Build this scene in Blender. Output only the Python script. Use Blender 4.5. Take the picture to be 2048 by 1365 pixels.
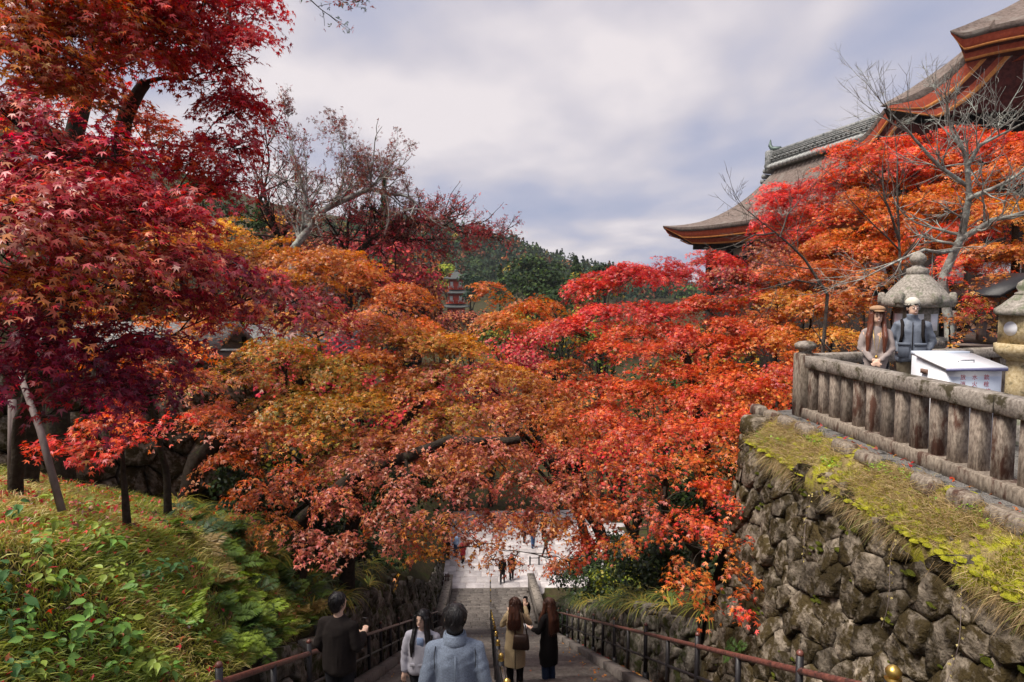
import bpy, math, random
import numpy as np
from mathutils import Vector, Matrix

for o in list(bpy.data.objects):
    bpy.data.objects.remove(o, do_unlink=True)
SC = bpy.context.scene
COL = SC.collection
R = math.radians

# ------------------------------------------------------------------ camera
F_PX, CX, CY = 1365.0, 1024.0, 682.5          # focal length / centre in photograph pixels
YAW = math.atan(50.0 / F_PX)
PITCH = math.atan(102.5 / F_PX)
cam_data = bpy.data.cameras.new('camera')
cam_data.sensor_width = 36.0
cam_data.lens = 36.0 * F_PX / 2048.0
cam_data.clip_start = 0.05
cam_data.clip_end = 6000.0
cam = bpy.data.objects.new('camera', cam_data)
cam.rotation_euler = (math.pi / 2 - PITCH, 0.0, -YAW)
COL.objects.link(cam)
SC.camera = cam

# ------------------------------------------------------------------ sun, sky, exposure
SUN_EL, SUN_AZ = 60.0, -110.0                 # azimuth measured from +Y towards +X
sd = bpy.data.lights.new('sun', 'SUN')
sd.energy = 1.5
sd.angle = R(24.0)
sd.color = (1.0, 0.93, 0.84)
sun = bpy.data.objects.new('sun', sd)
_s = Vector((math.sin(R(SUN_AZ)) * math.cos(R(SUN_EL)), math.cos(R(SUN_AZ)) * math.cos(R(SUN_EL)), math.sin(R(SUN_EL))))
sun.rotation_euler = _s.to_track_quat('Z', 'Y').to_euler()
sun.location = (-20, 5, 40)
COL.objects.link(sun)

world = bpy.data.worlds.new('World')
SC.world = world
world.use_nodes = True
nt = world.node_tree
for n in list(nt.nodes):
    nt.nodes.remove(n)
N = nt.nodes.new
L = nt.links.new
out = N('ShaderNodeOutputWorld')
bg = N('ShaderNodeBackground')
sky = N('ShaderNodeTexSky')
sky.sky_type = 'NISHITA'
sky.sun_disc = False
sky.sun_elevation = R(SUN_EL)
sky.sun_rotation = R(SUN_AZ)
sky.air_density = 1.0
sky.dust_density = 2.0
tc = N('ShaderNodeTexCoord')
sep = N('ShaderNodeSeparateXYZ')
L(tc.outputs['Generated'], sep.inputs[0])
# project the view direction on a flat cloud deck so that clouds flatten towards the horizon
mx = N('ShaderNodeMath'); mx.operation = 'MAXIMUM'; mx.inputs[1].default_value = 0.02
L(sep.outputs['Z'], mx.inputs[0])
ad = N('ShaderNodeMath'); ad.operation = 'ADD'; ad.inputs[1].default_value = 0.16
L(mx.outputs[0], ad.inputs[0])
dv = N('ShaderNodeVectorMath'); dv.operation = 'DIVIDE'
cmb = N('ShaderNodeCombineXYZ')
for i in range(3):
    L(ad.outputs[0], cmb.inputs[i])
L(tc.outputs['Generated'], dv.inputs[0]); L(cmb.outputs[0], dv.inputs[1])
mp = N('ShaderNodeMapping')
mp.inputs['Rotation'].default_value = (0, 0, R(28))
mp.inputs['Scale'].default_value = (0.95, 0.62, 1.0)
mp.inputs['Location'].default_value = (3.1, 1.7, 0.0)
L(dv.outputs[0], mp.inputs['Vector'])
n1 = N('ShaderNodeTexNoise'); n1.inputs['Scale'].default_value = 1.1; n1.inputs['Detail'].default_value = 4.0
n1.inputs['Roughness'].default_value = 0.46; n1.inputs['Distortion'].default_value = 0.35
L(mp.outputs[0], n1.inputs['Vector'])
n2 = N('ShaderNodeTexNoise'); n2.inputs['Scale'].default_value = 4.2; n2.inputs['Detail'].default_value = 5.0
n2.inputs['Roughness'].default_value = 0.5
L(mp.outputs[0], n2.inputs['Vector'])
mixn = N('ShaderNodeMath'); mixn.operation = 'MULTIPLY_ADD'; mixn.inputs[1].default_value = 0.22
L(n2.outputs['Fac'], mixn.inputs[0]); L(n1.outputs['Fac'], mixn.inputs[2])
cr = N('ShaderNodeValToRGB')
e = cr.color_ramp.elements
e[0].position = 0.43; e[0].color = (0.35, 0.395, 0.56, 1)
e[1].position = 0.76; e[1].color = (0.86, 0.79, 0.80, 1)
m1 = e.new(0.54); m1.color = (0.45, 0.465, 0.60, 1)
m2 = e.new(0.65); m2.color = (0.64, 0.605, 0.665, 1)
L(mixn.outputs[0], cr.inputs[0])
skm = N('ShaderNodeVectorMath'); skm.operation = 'SCALE'; skm.inputs['Scale'].default_value = 0.08
L(sky.outputs[0], skm.inputs[0])
mixc = N('ShaderNodeMix'); mixc.data_type = 'RGBA'; mixc.inputs['Factor'].default_value = 0.92
L(skm.outputs[0], mixc.inputs[6]); L(cr.outputs[0], mixc.inputs[7])
L(mixc.outputs[2], bg.inputs['Color'])
bg.inputs['Strength'].default_value = 0.25
L(bg.outputs[0], out.inputs[0])

SC.view_settings.view_transform = 'Standard'
SC.view_settings.look = 'None'
SC.view_settings.exposure = 2.1
SC.view_settings.gamma = 1.0
SC.view_settings.use_curve_mapping = False
SC.cycles.max_bounces = 6
SC.cycles.diffuse_bounces = 3
SC.cycles.glossy_bounces = 2
SC.cycles.transmission_bounces = 4
SC.cycles.transparent_max_bounces = 4
SC.cycles.use_denoising = True

# ------------------------------------------------------------------ photograph pixel -> world point at distance Y
_cp, _sp, _cy, _sy = math.cos(PITCH), math.sin(PITCH), math.cos(YAW), math.sin(YAW)
_fw = np.array([_sy * _cp, _cy * _cp, -_sp])
_rt = np.array([_cy, -_sy, 0.0])
_up = np.cross(_rt, _fw)
def P(px, py, Y):
    d = _fw + (px - CX) / F_PX * _rt + (CY - py) / F_PX * _up
    return d * (Y / d[1])

# ------------------------------------------------------------------ object helpers
def tag(o, label=None, cat=None, group=None, kind=None):
    if label: o['label'] = label
    if cat: o['category'] = cat
    if group: o['group'] = group
    if kind: o['kind'] = kind
    return o

def empty(name, loc, label=None, cat=None, group=None, kind=None, rz=0.0):
    o = bpy.data.objects.new(name, None)
    o.empty_display_size = 0.2
    o.location = loc
    o.rotation_euler = (0, 0, rz)
    COL.objects.link(o)
    return tag(o, label, cat, group, kind)

def mesh_np(name, V, faces_flat, loop_total, mat, attr=None, smooth=False):
    """V (n,3); faces_flat 1-D vertex ids; loop_total 1-D face sizes; attr (n,3) colours."""
    V = np.asarray(V, dtype=np.float32)
    faces_flat = np.asarray(faces_flat, dtype=np.int32)
    loop_total = np.asarray(loop_total, dtype=np.int32)
    me = bpy.data.meshes.new(name)
    me.vertices.add(len(V)); me.vertices.foreach_set('co', V.ravel())
    me.loops.add(len(faces_flat)); me.loops.foreach_set('vertex_index', faces_flat)
    me.polygons.add(len(loop_total))
    st = np.zeros(len(loop_total), dtype=np.int32); st[1:] = np.cumsum(loop_total)[:-1]
    me.polygons.foreach_set('loop_start', st)
    me.polygons.foreach_set('loop_total', loop_total)
    if smooth:
        me.polygons.foreach_set('use_smooth', np.ones(len(loop_total), dtype=bool))
    if attr is not None:
        a = me.attributes.new('col', 'FLOAT_COLOR', 'POINT')
        c = np.ones((len(V), 4), dtype=np.float32); c[:, :3] = attr
        a.data.foreach_set('color', c.ravel())
    me.update(calc_edges=True)
    if mat is not None:
        me.materials.append(mat)
    return me

def link(name, me, parent=None, loc=None):
    o = bpy.data.objects.new(name, me)
    COL.objects.link(o)
    if parent is not None:
        o.parent = parent
    if loc is not None:
        o.location = loc
    return o

class MB:
    """collects faces for ONE mesh; coordinates are world unless the parent is given an origin"""
    def __init__(s):
        s.v = []; s.f = []; s.n = 0
    def add(s, verts, faces):
        b = s.n
        s.v.extend([tuple(map(float, p)) for p in verts]); s.n += len(verts)
        s.f.extend([tuple(i + b for i in f) for f in faces])
        return s
    def box(s, c, size, rz=0.0, taper=1.0, rx=0.0, bevel=0.0):
        hx, hy, hz = size[0] / 2, size[1] / 2, size[2] / 2
        if bevel:
            b = min(bevel, hx * .45, hy * .45, hz * .45)
            pts = []
            for z, ins in ((-hz, b), (-hz + b, 0), (hz - b, 0), (hz, b)):
                t = taper if z > 0 else 1.0
                X, Y = (hx - ins) * t, (hy - ins) * t
                bb = b * .6 if not ins else 0
                ring = [(-X + bb, -Y), (X - bb, -Y), (X, -Y + bb), (X, Y - bb), (X - bb, Y), (-X + bb, Y), (-X, Y - bb), (-X, -Y + bb)]
                pts += [(x, y, z) for x, y in ring]
            fs = [tuple(range(7, -1, -1)), tuple(range(24, 32))]
            for k in range(3):
                for i in range(8):
                    j = (i + 1) % 8
                    fs.append((k * 8 + i, k * 8 + j, k * 8 + 8 + j, k * 8 + 8 + i))
        else:
            pts = []
            for z, t in ((-hz, 1.0), (hz, taper)):
                pts += [(-hx * t, -hy * t, z), (hx * t, -hy * t, z), (hx * t, hy * t, z), (-hx * t, hy * t, z)]
            fs = [(3, 2, 1, 0), (4, 5, 6, 7), (0, 1, 5, 4), (1, 2, 6, 5), (2, 3, 7, 6), (3, 0, 4, 7)]
        M = Matrix.Rotation(rz, 3, 'Z') @ Matrix.Rotation(rx, 3, 'X')
        s.add([Vector(c) + M @ Vector(p) for p in pts], fs)
        return s
    def bar(s, a, b, w, h, up=(0, 0, 1)):
        a = Vector(a); b = Vector(b); d = (b - a).normalized()
        u = Vector(up); r = d.cross(u)
        if r.length < 1e-4: r = d.cross(Vector((1, 0, 0)))
        r.normalize(); u = r.cross(d)
        pts = []
        for q in (a, b):
            pts += [q - r * w / 2 - u * h / 2, q + r * w / 2 - u * h / 2, q + r * w / 2 + u * h / 2, q - r * w / 2 + u * h / 2]
        s.add(pts, [(3, 2, 1, 0), (4, 5, 6, 7), (0, 1, 5, 4), (1, 2, 6, 5), (2, 3, 7, 6), (3, 0, 4, 7)])
        return s
    def tube(s, pts, rad, sides=8, cap=True):
        pts = [Vector(p) for p in pts]
        if not hasattr(rad, '__len__'): rad = [rad] * len(pts)
        rings = []; prev = None
        for i, p in enumerate(pts):
            d = (pts[min(i + 1, len(pts) - 1)] - pts[max(i - 1, 0)]).normalized()
            if prev is None:
                u = d.orthogonal().normalized()
            else:
                u = (prev - d * prev.dot(d))
                u = u.normalized() if u.length > 1e-5 else d.orthogonal().normalized()
            prev = u; w = d.cross(u)
            rings += [p + (u * math.cos(2 * math.pi * k / sides) + w * math.sin(2 * math.pi * k / sides)) * rad[i] for k in range(sides)]
        fs = []
        for i in range(len(pts) - 1):
            for k in range(sides):
                a = i * sides + k; b = i * sides + (k + 1) % sides
                fs.append((a, b, b + sides, a + sides))
        if cap:
            fs.append(tuple(range(sides - 1, -1, -1)))
            fs.append(tuple(range((len(pts) - 1) * sides, len(pts) * sides)))
        s.add(rings, fs)
        return s
    def lathe(s, c, prof, sides=16, rz=0.0, squash=1.0):
        """prof: (radius, z) from bottom to top"""
        pts = []
        for r, z in prof:
            for k in range(sides):
                a = 2 * math.pi * k / sides + rz
                pts.append((c[0] + r * math.cos(a), c[1] + r * math.sin(a) * squash, c[2] + z))
        fs = []
        n = len(prof)
        for i in range(n - 1):
            for k in range(sides):
                a = i * sides + k; b = i * sides + (k + 1) % sides
                fs.append((a, b, b + sides, a + sides))
        fs.append(tuple(range(sides - 1, -1, -1)))
        fs.append(tuple(range((n - 1) * sides, n * sides)))
        s.add(pts, fs)
        return s
    def prism(s, poly, depth_vec):
        n = len(poly)
        d = Vector(depth_vec)
        pts = [Vector(p) for p in poly] + [Vector(p) + d for p in poly]
        fs = [tuple(range(n - 1, -1, -1)), tuple(range(n, 2 * n))]
        for i in range(n):
            j = (i + 1) % n
            fs.append((i, j, n + j, n + i))
        s.add(pts, fs)
        return s
    def grid(s, rows, close=False):
        """rows: list of equally long lists of points"""
        m = len(rows[0]); pts = [p for r in rows for p in r]; fs = []
        for i in range(len(rows) - 1):
            for j in range(m - 1 + (1 if close else 0)):
                a = i * m + j; b = i * m + (j + 1) % m
                fs.append((a, b, b + m, a + m))
        s.add(pts, fs)
        return s
    def mesh(s, name, mat, org=(0, 0, 0), smooth=False):
        V = np.array(s.v, dtype=np.float32) - np.array(org, dtype=np.float32)
        ff = [i for f in s.f for i in f]
        return mesh_np(name, V, ff, [len(f) for f in s.f], mat, smooth=smooth)
    def build(s, name, mat, parent=None, smooth=False):
        """world coordinates in; the mesh is stored relative to its (unrotated) top parent"""
        org = Vector((0, 0, 0)); p = parent
        while p is not None:
            org += p.location; p = p.parent
        return link(name, s.mesh(name, mat, org, smooth), parent)

def copy_tree(o, parent=None):
    c = o.copy(); COL.objects.link(c); c.parent = parent
    for ch in o.children:
        copy_tree(ch, c)
    return c

# ------------------------------------------------------------------ materials
MATS = {}
def nodes_of(m):
    m.use_nodes = True
    t = m.node_tree
    b = next(n for n in t.nodes if n.type == 'BSDF_PRINCIPLED')
    return t, b

def mat(name, col, rough=0.7, var=0.25, scale=8.0, bump=0.2, bscale=None, col2=None, spec=0.3, metal=0.0, col3=None, scale3=2.0, amt3=0.5, detail=6.0, island=0.0, stretch=None):
    """stone/wood/cloth style: two noises on colour and a bump; island: per-piece brightness variation"""
    if name in MATS: return MATS[name]
    m = bpy.data.materials.new(name); t, b = nodes_of(m)
    N = t.nodes.new; L = t.links.new
    tcn = N('ShaderNodeTexCoord')
    src = tcn.outputs['Object']
    if stretch:
        mpn = N('ShaderNodeMapping'); mpn.inputs['Scale'].default_value = stretch
        L(src, mpn.inputs['Vector']); src = mpn.outputs[0]
    nz = N('ShaderNodeTexNoise'); nz.inputs['Scale'].default_value = scale; nz.inputs['Detail'].default_value = detail
    nz.inputs['Roughness'].default_value = 0.62
    L(src, nz.inputs['Vector'])
    cr = N('ShaderNodeValToRGB')
    c2 = col2 or tuple(min(1, c * (1 + var)) for c in col)
    c1 = col if col2 else tuple(c * (1 - var) for c in col)
    cr.color_ramp.elements[0].position = 0.36; cr.color_ramp.elements[0].color = (*c1, 1)
    cr.color_ramp.elements[1].position = 0.66; cr.color_ramp.elements[1].color = (*c2, 1)
    L(nz.outputs['Fac'], cr.inputs[0]); cur = cr.outputs[0]
    if col3:
        n3 = N('ShaderNodeTexNoise'); n3.inputs['Scale'].default_value = scale3; n3.inputs['Detail'].default_value = 8.0
        n3.inputs['Roughness'].default_value = 0.7
        L(src, n3.inputs['Vector'])
        r3 = N('ShaderNodeValToRGB')
        p = 0.62 - 0.24 * amt3
        r3.color_ramp.elements[0].position = p; r3.color_ramp.elements[0].color = (0, 0, 0, 1)
        r3.color_ramp.elements[1].position = p + 0.09; r3.color_ramp.elements[1].color = (1, 1, 1, 1)
        L(n3.outputs['Fac'], r3.inputs[0])
        mxn = N('ShaderNodeMix'); mxn.data_type = 'RGBA'; mxn.inputs[7].default_value = (*col3, 1)
        L(r3.outputs[0], mxn.inputs['Factor']); L(cur, mxn.inputs[6]); cur = mxn.outputs[2]
    if island:
        oi = N('ShaderNodeObjectInfo')
        mr = N('ShaderNodeMapRange'); mr.inputs[3].default_value = 1 - island; mr.inputs[4].default_value = 1 + island
        L(oi.outputs['Random'], mr.inputs[0])
        vm = N('ShaderNodeVectorMath'); vm.operation = 'SCALE'
        L(cur, vm.inputs[0]); L(mr.outputs[0], vm.inputs['Scale']); cur = vm.outputs[0]
    L(cur, b.inputs['Base Color'])
    b.inputs['Roughness'].default_value = rough
    b.inputs['Specular IOR Level'].default_value = spec
    b.inputs['Metallic'].default_value = metal
    if bump:
        nb = N('ShaderNodeTexNoise'); nb.inputs['Scale'].default_value = bscale or scale * 3; nb.inputs['Detail'].default_value = 6.0
        L(src, nb.inputs['Vector'])
        bp = N('ShaderNodeBump'); bp.inputs['Strength'].default_value = min(1.0, bump); bp.inputs['Distance'].default_value = 0.03
        L(nb.outputs['Fac'], bp.inputs['Height']); L(bp.outputs[0], b.inputs['Normal'])
    MATS[name] = m
    return m

def leaf_mat(name, trans=0.35, rough=0.42, spec=0.5, tboost=1.5):
    if name in MATS: return MATS[name]
    m = bpy.data.materials.new(name); t, b = nodes_of(m)
    N = t.nodes.new; L = t.links.new
    at = N('ShaderNodeAttribute'); at.attribute_name = 'col'
    L(at.outputs['Color'], b.inputs['Base Color'])
    b.inputs['Roughness'].default_value = rough
    b.inputs['Specular IOR Level'].default_value = spec
    tr = N('ShaderNodeBsdfTranslucent')
    hs = N('ShaderNodeHueSaturation'); hs.inputs['Saturation'].default_value = 1.1; hs.inputs['Value'].default_value = tboost
    L(at.outputs['Color'], hs.inputs['Color']); L(hs.outputs[0], tr.inputs['Color'])
    mx = N('ShaderNodeMixShader'); mx.inputs[0].default_value = trans
    o = next(n for n in t.nodes if n.type == 'OUTPUT_MATERIAL')
    L(b.outputs[0], mx.inputs[1]); L(tr.outputs[0], mx.inputs[2]); L(mx.outputs[0], o.inputs[0])
    MATS[name] = m
    return m

LEAF = leaf_mat('maple_leaf')
GREEN = leaf_mat('green_leaf', 0.25, 0.5, 0.35, 1.3)
FARLEAF = leaf_mat('far_leaf', 0.15, 0.7, 0.1, 1.2)
M_BARK = mat('dark_bark', (0.018, 0.013, 0.010), 0.9, 0.5, 9, 0.6, 30, col2=(0.045, 0.035, 0.027), col3=(0.05, 0.06, 0.025), scale3=5, amt3=0.2, spec=0.1)
M_PALEBARK = mat('lichen_bark', (0.14, 0.125, 0.11), 0.9, 0.5, 7, 0.4, 30, col2=(0.34, 0.32, 0.29), col3=(0.42, 0.45, 0.40), scale3=6, amt3=0.45, spec=0.1)
M_GREYBARK = mat('grey_bark', (0.06, 0.05, 0.045), 0.9, 0.5, 9, 0.5, 30, col2=(0.15, 0.13, 0.11), spec=0.1)
M_STONE = mat('wall_stone', (0.055, 0.042, 0.029), 0.9, 0.4, 6.5, 1.0, 24, col2=(0.29, 0.24, 0.185), col3=(0.042, 0.030, 0.012), scale3=3.8, amt3=0.72, spec=0.15, island=0.4, detail=9.0)
M_STONE_DARK = mat('shaded_mossy_stone', (0.05, 0.042, 0.032), 0.9, 0.4, 5.0, 1.0, 16, col2=(0.22, 0.195, 0.165), col3=(0.035, 0.038, 0.012), scale3=3.0, amt3=0.5, spec=0.12, island=0.35)  # wall stone darkened: side walls' shade mixed into the colour, plus green moss
M_JOINT = mat('wall_earth', (0.030, 0.025, 0.018), 1.0, 0.4, 6, 0.3, spec=0.02)
M_GRANITE = mat('weathered_granite', (0.12, 0.095, 0.075), 0.9, 0.4, 34, 0.14, 90, col2=(0.30, 0.25, 0.20), col3=(0.075, 0.040, 0.030), scale3=5.5, amt3=0.40, spec=0.15, stretch=(1, 1, 0.4))
M_GRANITE_CAP = mat('granite_top', (0.16, 0.135, 0.115), 0.9, 0.35, 30, 0.16, 70, col2=(0.34, 0.30, 0.26), col3=(0.06, 0.05, 0.03), scale3=5, amt3=0.42, spec=0.15)
M_LANTERN = mat('lantern_stone', (0.16, 0.145, 0.12), 0.9, 0.3, 30, 0.2, 80, col2=(0.38, 0.34, 0.30), col3=(0.14, 0.155, 0.10), scale3=4, amt3=0.45, spec=0.12)
M_LANTERN2 = mat('sandy_lantern_stone', (0.36, 0.27, 0.14), 0.9, 0.3, 30, 0.2, 80, col2=(0.56, 0.46, 0.29), col3=(0.22, 0.18, 0.10), scale3=9, amt3=0.3, spec=0.12)
M_STEP = mat('stair_stone', (0.10, 0.085, 0.075), 0.8, 0.3, 10, 0.4, 40, col2=(0.20, 0.175, 0.155), spec=0.25, island=0.22)
M_PAVE = mat('plaza_stone', (0.42, 0.38, 0.375), 0.8, 0.2, 3, 0.15, 30, col2=(0.56, 0.52, 0.515), spec=0.2, island=0.14)
M_EARTH = mat('soil', (0.03, 0.024, 0.014), 0.95, 0.4, 5, 0.6, 20, col2=(0.07, 0.055, 0.028), col3=(0.045, 0.055, 0.015), scale3=1.6, amt3=0.45, spec=0.05)
M_IRON = mat('black_iron', (0.012, 0.010, 0.012), 0.45, 0.3, 30, 0.1, spec=0.5)
M_RAIL = mat('worn_red_rail', (0.10, 0.032, 0.026), 0.38, 0.4, 22, 0.15, 50, col2=(0.20, 0.075, 0.055), col3=(0.035, 0.02, 0.018), scale3=14, amt3=0.4, spec=0.5)
M_BRASS = mat('brass', (0.50, 0.33, 0.09), 0.35, 0.2, 20, 0.05, metal=0.9, spec=0.5)
M_STEEL = mat('stainless', (0.5, 0.5, 0.52), 0.18, 0.1, 20, 0.0, metal=1.0)

# ================================================================== the setting: terrain, stairs, walls
def stair_z(Y):
    Y = np.asarray(Y, dtype=float)
    return np.where(Y < 0, -1.7, np.where(Y < 31, -1.7 - 0.46 * Y, np.where(Y < 39.5, -15.96 - (Y - 31) * 1.84 / 8.5, -17.8)))
def SZ(y): return float(stair_z(y))
def left_h(Y): return np.clip(0.85 + 0.12 * (np.asarray(Y, float) - 7), 0.45, 2.4)
def smooth(a, b, x):
    t = np.clip((np.asarray(x, float) - a) / (b - a), 0, 1)
    return t * t * (3 - 2 * t)
def wob(X, Y, s=1.0):
    return (np.sin(X * 1.3 * s + Y * 0.7 * s) + np.sin(Y * 1.9 * s - X * 0.6 * s + 1.3) + np.sin(X * 3.1 * s + 2.0) * np.sin(Y * 2.7 * s)) / 3.0
def crest(X):
    return np.interp(X, [-400, -160, -115, -60, -32, -7, 20, 42, 70, 140, 400], [120, 62, 47, 38, 33, 29, 21, 11, 4, 1, 1])
def ground(X, Y):
    X = np.asarray(X, float); Y = np.asarray(Y, float)
    S = stair_z(Y)
    s = np.clip(-2.78 - X, 0, None)
    near = np.where(s < 1.3, 1.15 * s, 1.5 + 0.27 * (s - 1.3))
    near = np.where(s > 7, 1.5 + 0.27 * 5.7 + 0.75 * (s - 7), near)
    farl = np.where(s < 1.3, 1.15 * s, 1.5 + 0.35 * np.clip(s - 1.3, 0, 3) + 0.85 * np.clip(s - 4.3, 0, None))
    k = smooth(16, 34, Y)
    zl = S + left_h(Y) + near * (1 - k) + farl * k + 0.06 * wob(X, Y) * smooth(0.2, 1.0, s)
    zl = np.minimum(zl, 30.0)
    # right: upper terrace, then the lower bank beyond its corner
    low = S + 1.35 + 0.55 * np.clip(X - 3.4, 0, None)
    low = np.minimum(low, -2.6 - 0.16 * np.clip(Y - 11, 0, 40))
    low = low * (1 - smooth(31, 36, Y)) + (S - 0.05) * smooth(31, 36, Y)
    yc = 9.9 + np.clip((X - 4.6) * .9, 0, 1.7)
    kt = smooth(0.0, 0.5, Y - yc)
    zr = np.where(X < 4.15, np.where(Y < 10.0, S - 0.35, low), -1.87 * (1 - kt) + low * kt)
    kx = smooth(3.2, 3.4, X)
    z = np.where(X < -2.78, zl, np.where(X > 3.2, (S - 0.35) * (1 - kx) + zr * kx, S - 0.35))
    # beyond the plaza
    kf = smooth(58, 80, Y)
    far = -17.0 + 9.0 * smooth(80, 150, Y) + np.clip(-X - 12, 0, None) * 0.45 + 2.0 * wob(X, Y, 0.05)
    far = far + (crest(X) - far) * smooth(190, 420, Y) 
    far = far - 160 * smooth(430, 900, Y)
    return z * (1 - kf) + far * kf
def GZ(x, y): return float(ground(x, y))

gx = np.unique(np.concatenate([np.linspace(-260, -30, 24), np.linspace(-30, -9, 28), np.linspace(-9, -2.79, 56), [-2.785, -2.775], np.linspace(-2.6, 3.0, 6), [3.19], np.linspace(3.2, 3.4, 3), [4.1, 4.14, 4.16], np.linspace(4.3, 16, 40), np.linspace(16, 50, 25), np.linspace(50, 330, 45)]))
gy = np.unique(np.concatenate([np.linspace(-12, 3, 10), np.linspace(3, 14, 70), [9.95, 9.99, 10.01, 10.05], np.linspace(14, 60, 60), np.linspace(60, 200, 36), np.linspace(200, 1000, 44)]))
GX, GY = np.meshgrid(gx, gy)
GZv = ground(GX, GY)
nV = np.stack([GX.ravel(), GY.ravel(), GZv.ravel()], 1)
nx, ny = len(gx), len(gy)
ii, jj = np.meshgrid(np.arange(ny - 1), np.arange(nx - 1), indexing='ij')
a = (ii * nx + jj).ravel()
quads = np.stack([a, a + 1, a + nx + 1, a + nx], 1)
ground_o = link('ground', mesh_np('ground', nV, quads.ravel(), np.full(len(quads), 4), M_EARTH, smooth=True))
tag(ground_o, kind='structure')

# ---- the long flight: one slab for each step
stairs = empty('staircase', (0.15, 0, -1.7), kind='structure')
TR, RI = 0.40, 0.184
k = 0
rs = np.random.default_rng(5)
yy = 0.0
while yy < 31 - 1e-6:
    z = SZ(yy) - RI * 0.5
    MB().box((0.15 + rs.normal(0, .004), yy + TR / 2 + 0.012, z - 0.11), (4.5, TR + 0.03, 0.22), bevel=0.018).build('step', M_STEP, stairs)
    yy += TR
# ---- the gentle flight below: treads of paving blocks
ntr = 12
for i in range(ntr):
    y0 = 31 + i * 8.5 / ntr; z = SZ(y0 + 0.02) - 0.07
    d = 8.5 / ntr
    MB().box((0.15, y0 + d - 0.07, z - 0.10), (4.5, 0.14, 0.22), bevel=0.02).build('nosing_stone', M_STEP, stairs)
    for r in range(2):
        x = -2.1 - (0.35 if (r + i) % 2 else 0)
        dd = (d - 0.15) / 2
        while x < 2.4:
            w = rs.uniform(0.5, 0.85)
            a0, a1 = max(x, -2.1), min(x + w, 2.4)
            if a1 - a0 > 0.12:
                MB().box(((a0 + a1) / 2, y0 + dd * (r + .5), z - 0.09 + rs.normal(0, .003)), (a1 - a0 - 0.02, dd - 0.02, 0.2), bevel=0.012).build('paving_block', M_STEP, stairs)
            x += w
# ---- kerbs beside the long flight
for nm, x, w in (('kerb', -2.22, 0.2), ('kerb', 2.50, 0.2)):
    kb = empty(nm, (x, 0, -1.7), kind='structure')
    for i in range(16):
        y0 = i * 1.94; y1 = y0 + 1.92
        MB().bar((x, y0, SZ(y0) + 0.05), (x, y1, SZ(y1) + 0.05), w, 0.34).build('kerb_stone', M_STEP, kb)
# ---- sloping stone parapets beside the gentle flight
for x, lab in ((-2.28, 'sloping stone parapet beside the gentle steps on the red fence side'), (2.58, 'sloping stone parapet beside the gentle steps on the shrub side')):
    pr = empty('stone_parapet', (x, 35, SZ(35)), lab, 'parapet')
    for i in range(5):
        y0 = 31.2 + i * 1.7; y1 = y0 + 1.68
        MB().bar((x, y0, SZ(y0) + 0.25), (x, y1, SZ(y1) + 0.25), 0.34, 0.9).build('parapet_block', M_STEP, pr)
    MB().bar((x, 31.1, SZ(31.1) + 0.76), (x, 39.8, SZ(39.5) + 0.76), 0.42, 0.11).build('coping', M_GRANITE_CAP, pr)
# ---- plaza paving
plaza = link('plaza', MB().box((1, 46.5, -17.95), (17, 15, 0.24)).mesh('plaza', M_PAVE)); tag(plaza, kind='structure')
for r in range(13):
    x = -4.6 - (0.6 if r % 2 else 0)
    y0 = 39.62 + r * 0.86
    while x < 9.5:
        w = rs.uniform(0.95, 1.35)
        MB().box((x + w / 2, y0 + 0.42, -17.87 + rs.normal(0, .004)), (w - 0.035, 0.825, 0.14), bevel=0.015).build('paving_slab', M_PAVE, plaza)
        x += w

# ------------------------------------------------------------------ boulder walls: every stone its own mesh
def clip(poly, px, py, nx_, ny_):
    out_ = []
    m = len(poly)
    for i in range(m):
        a, b = poly[i], poly[(i + 1) % m]
        da = (a[0] - px) * nx_ + (a[1] - py) * ny_
        db = (b[0] - px) * nx_ + (b[1] - py) * ny_
        if da <= 0: out_.append(a)
        if (da < 0) != (db < 0) and da != db:
            t = da / (da - db)
            out_.append((a[0] + (b[0] - a[0]) * t, a[1] + (b[1] - a[1]) * t))
    return out_

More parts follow.
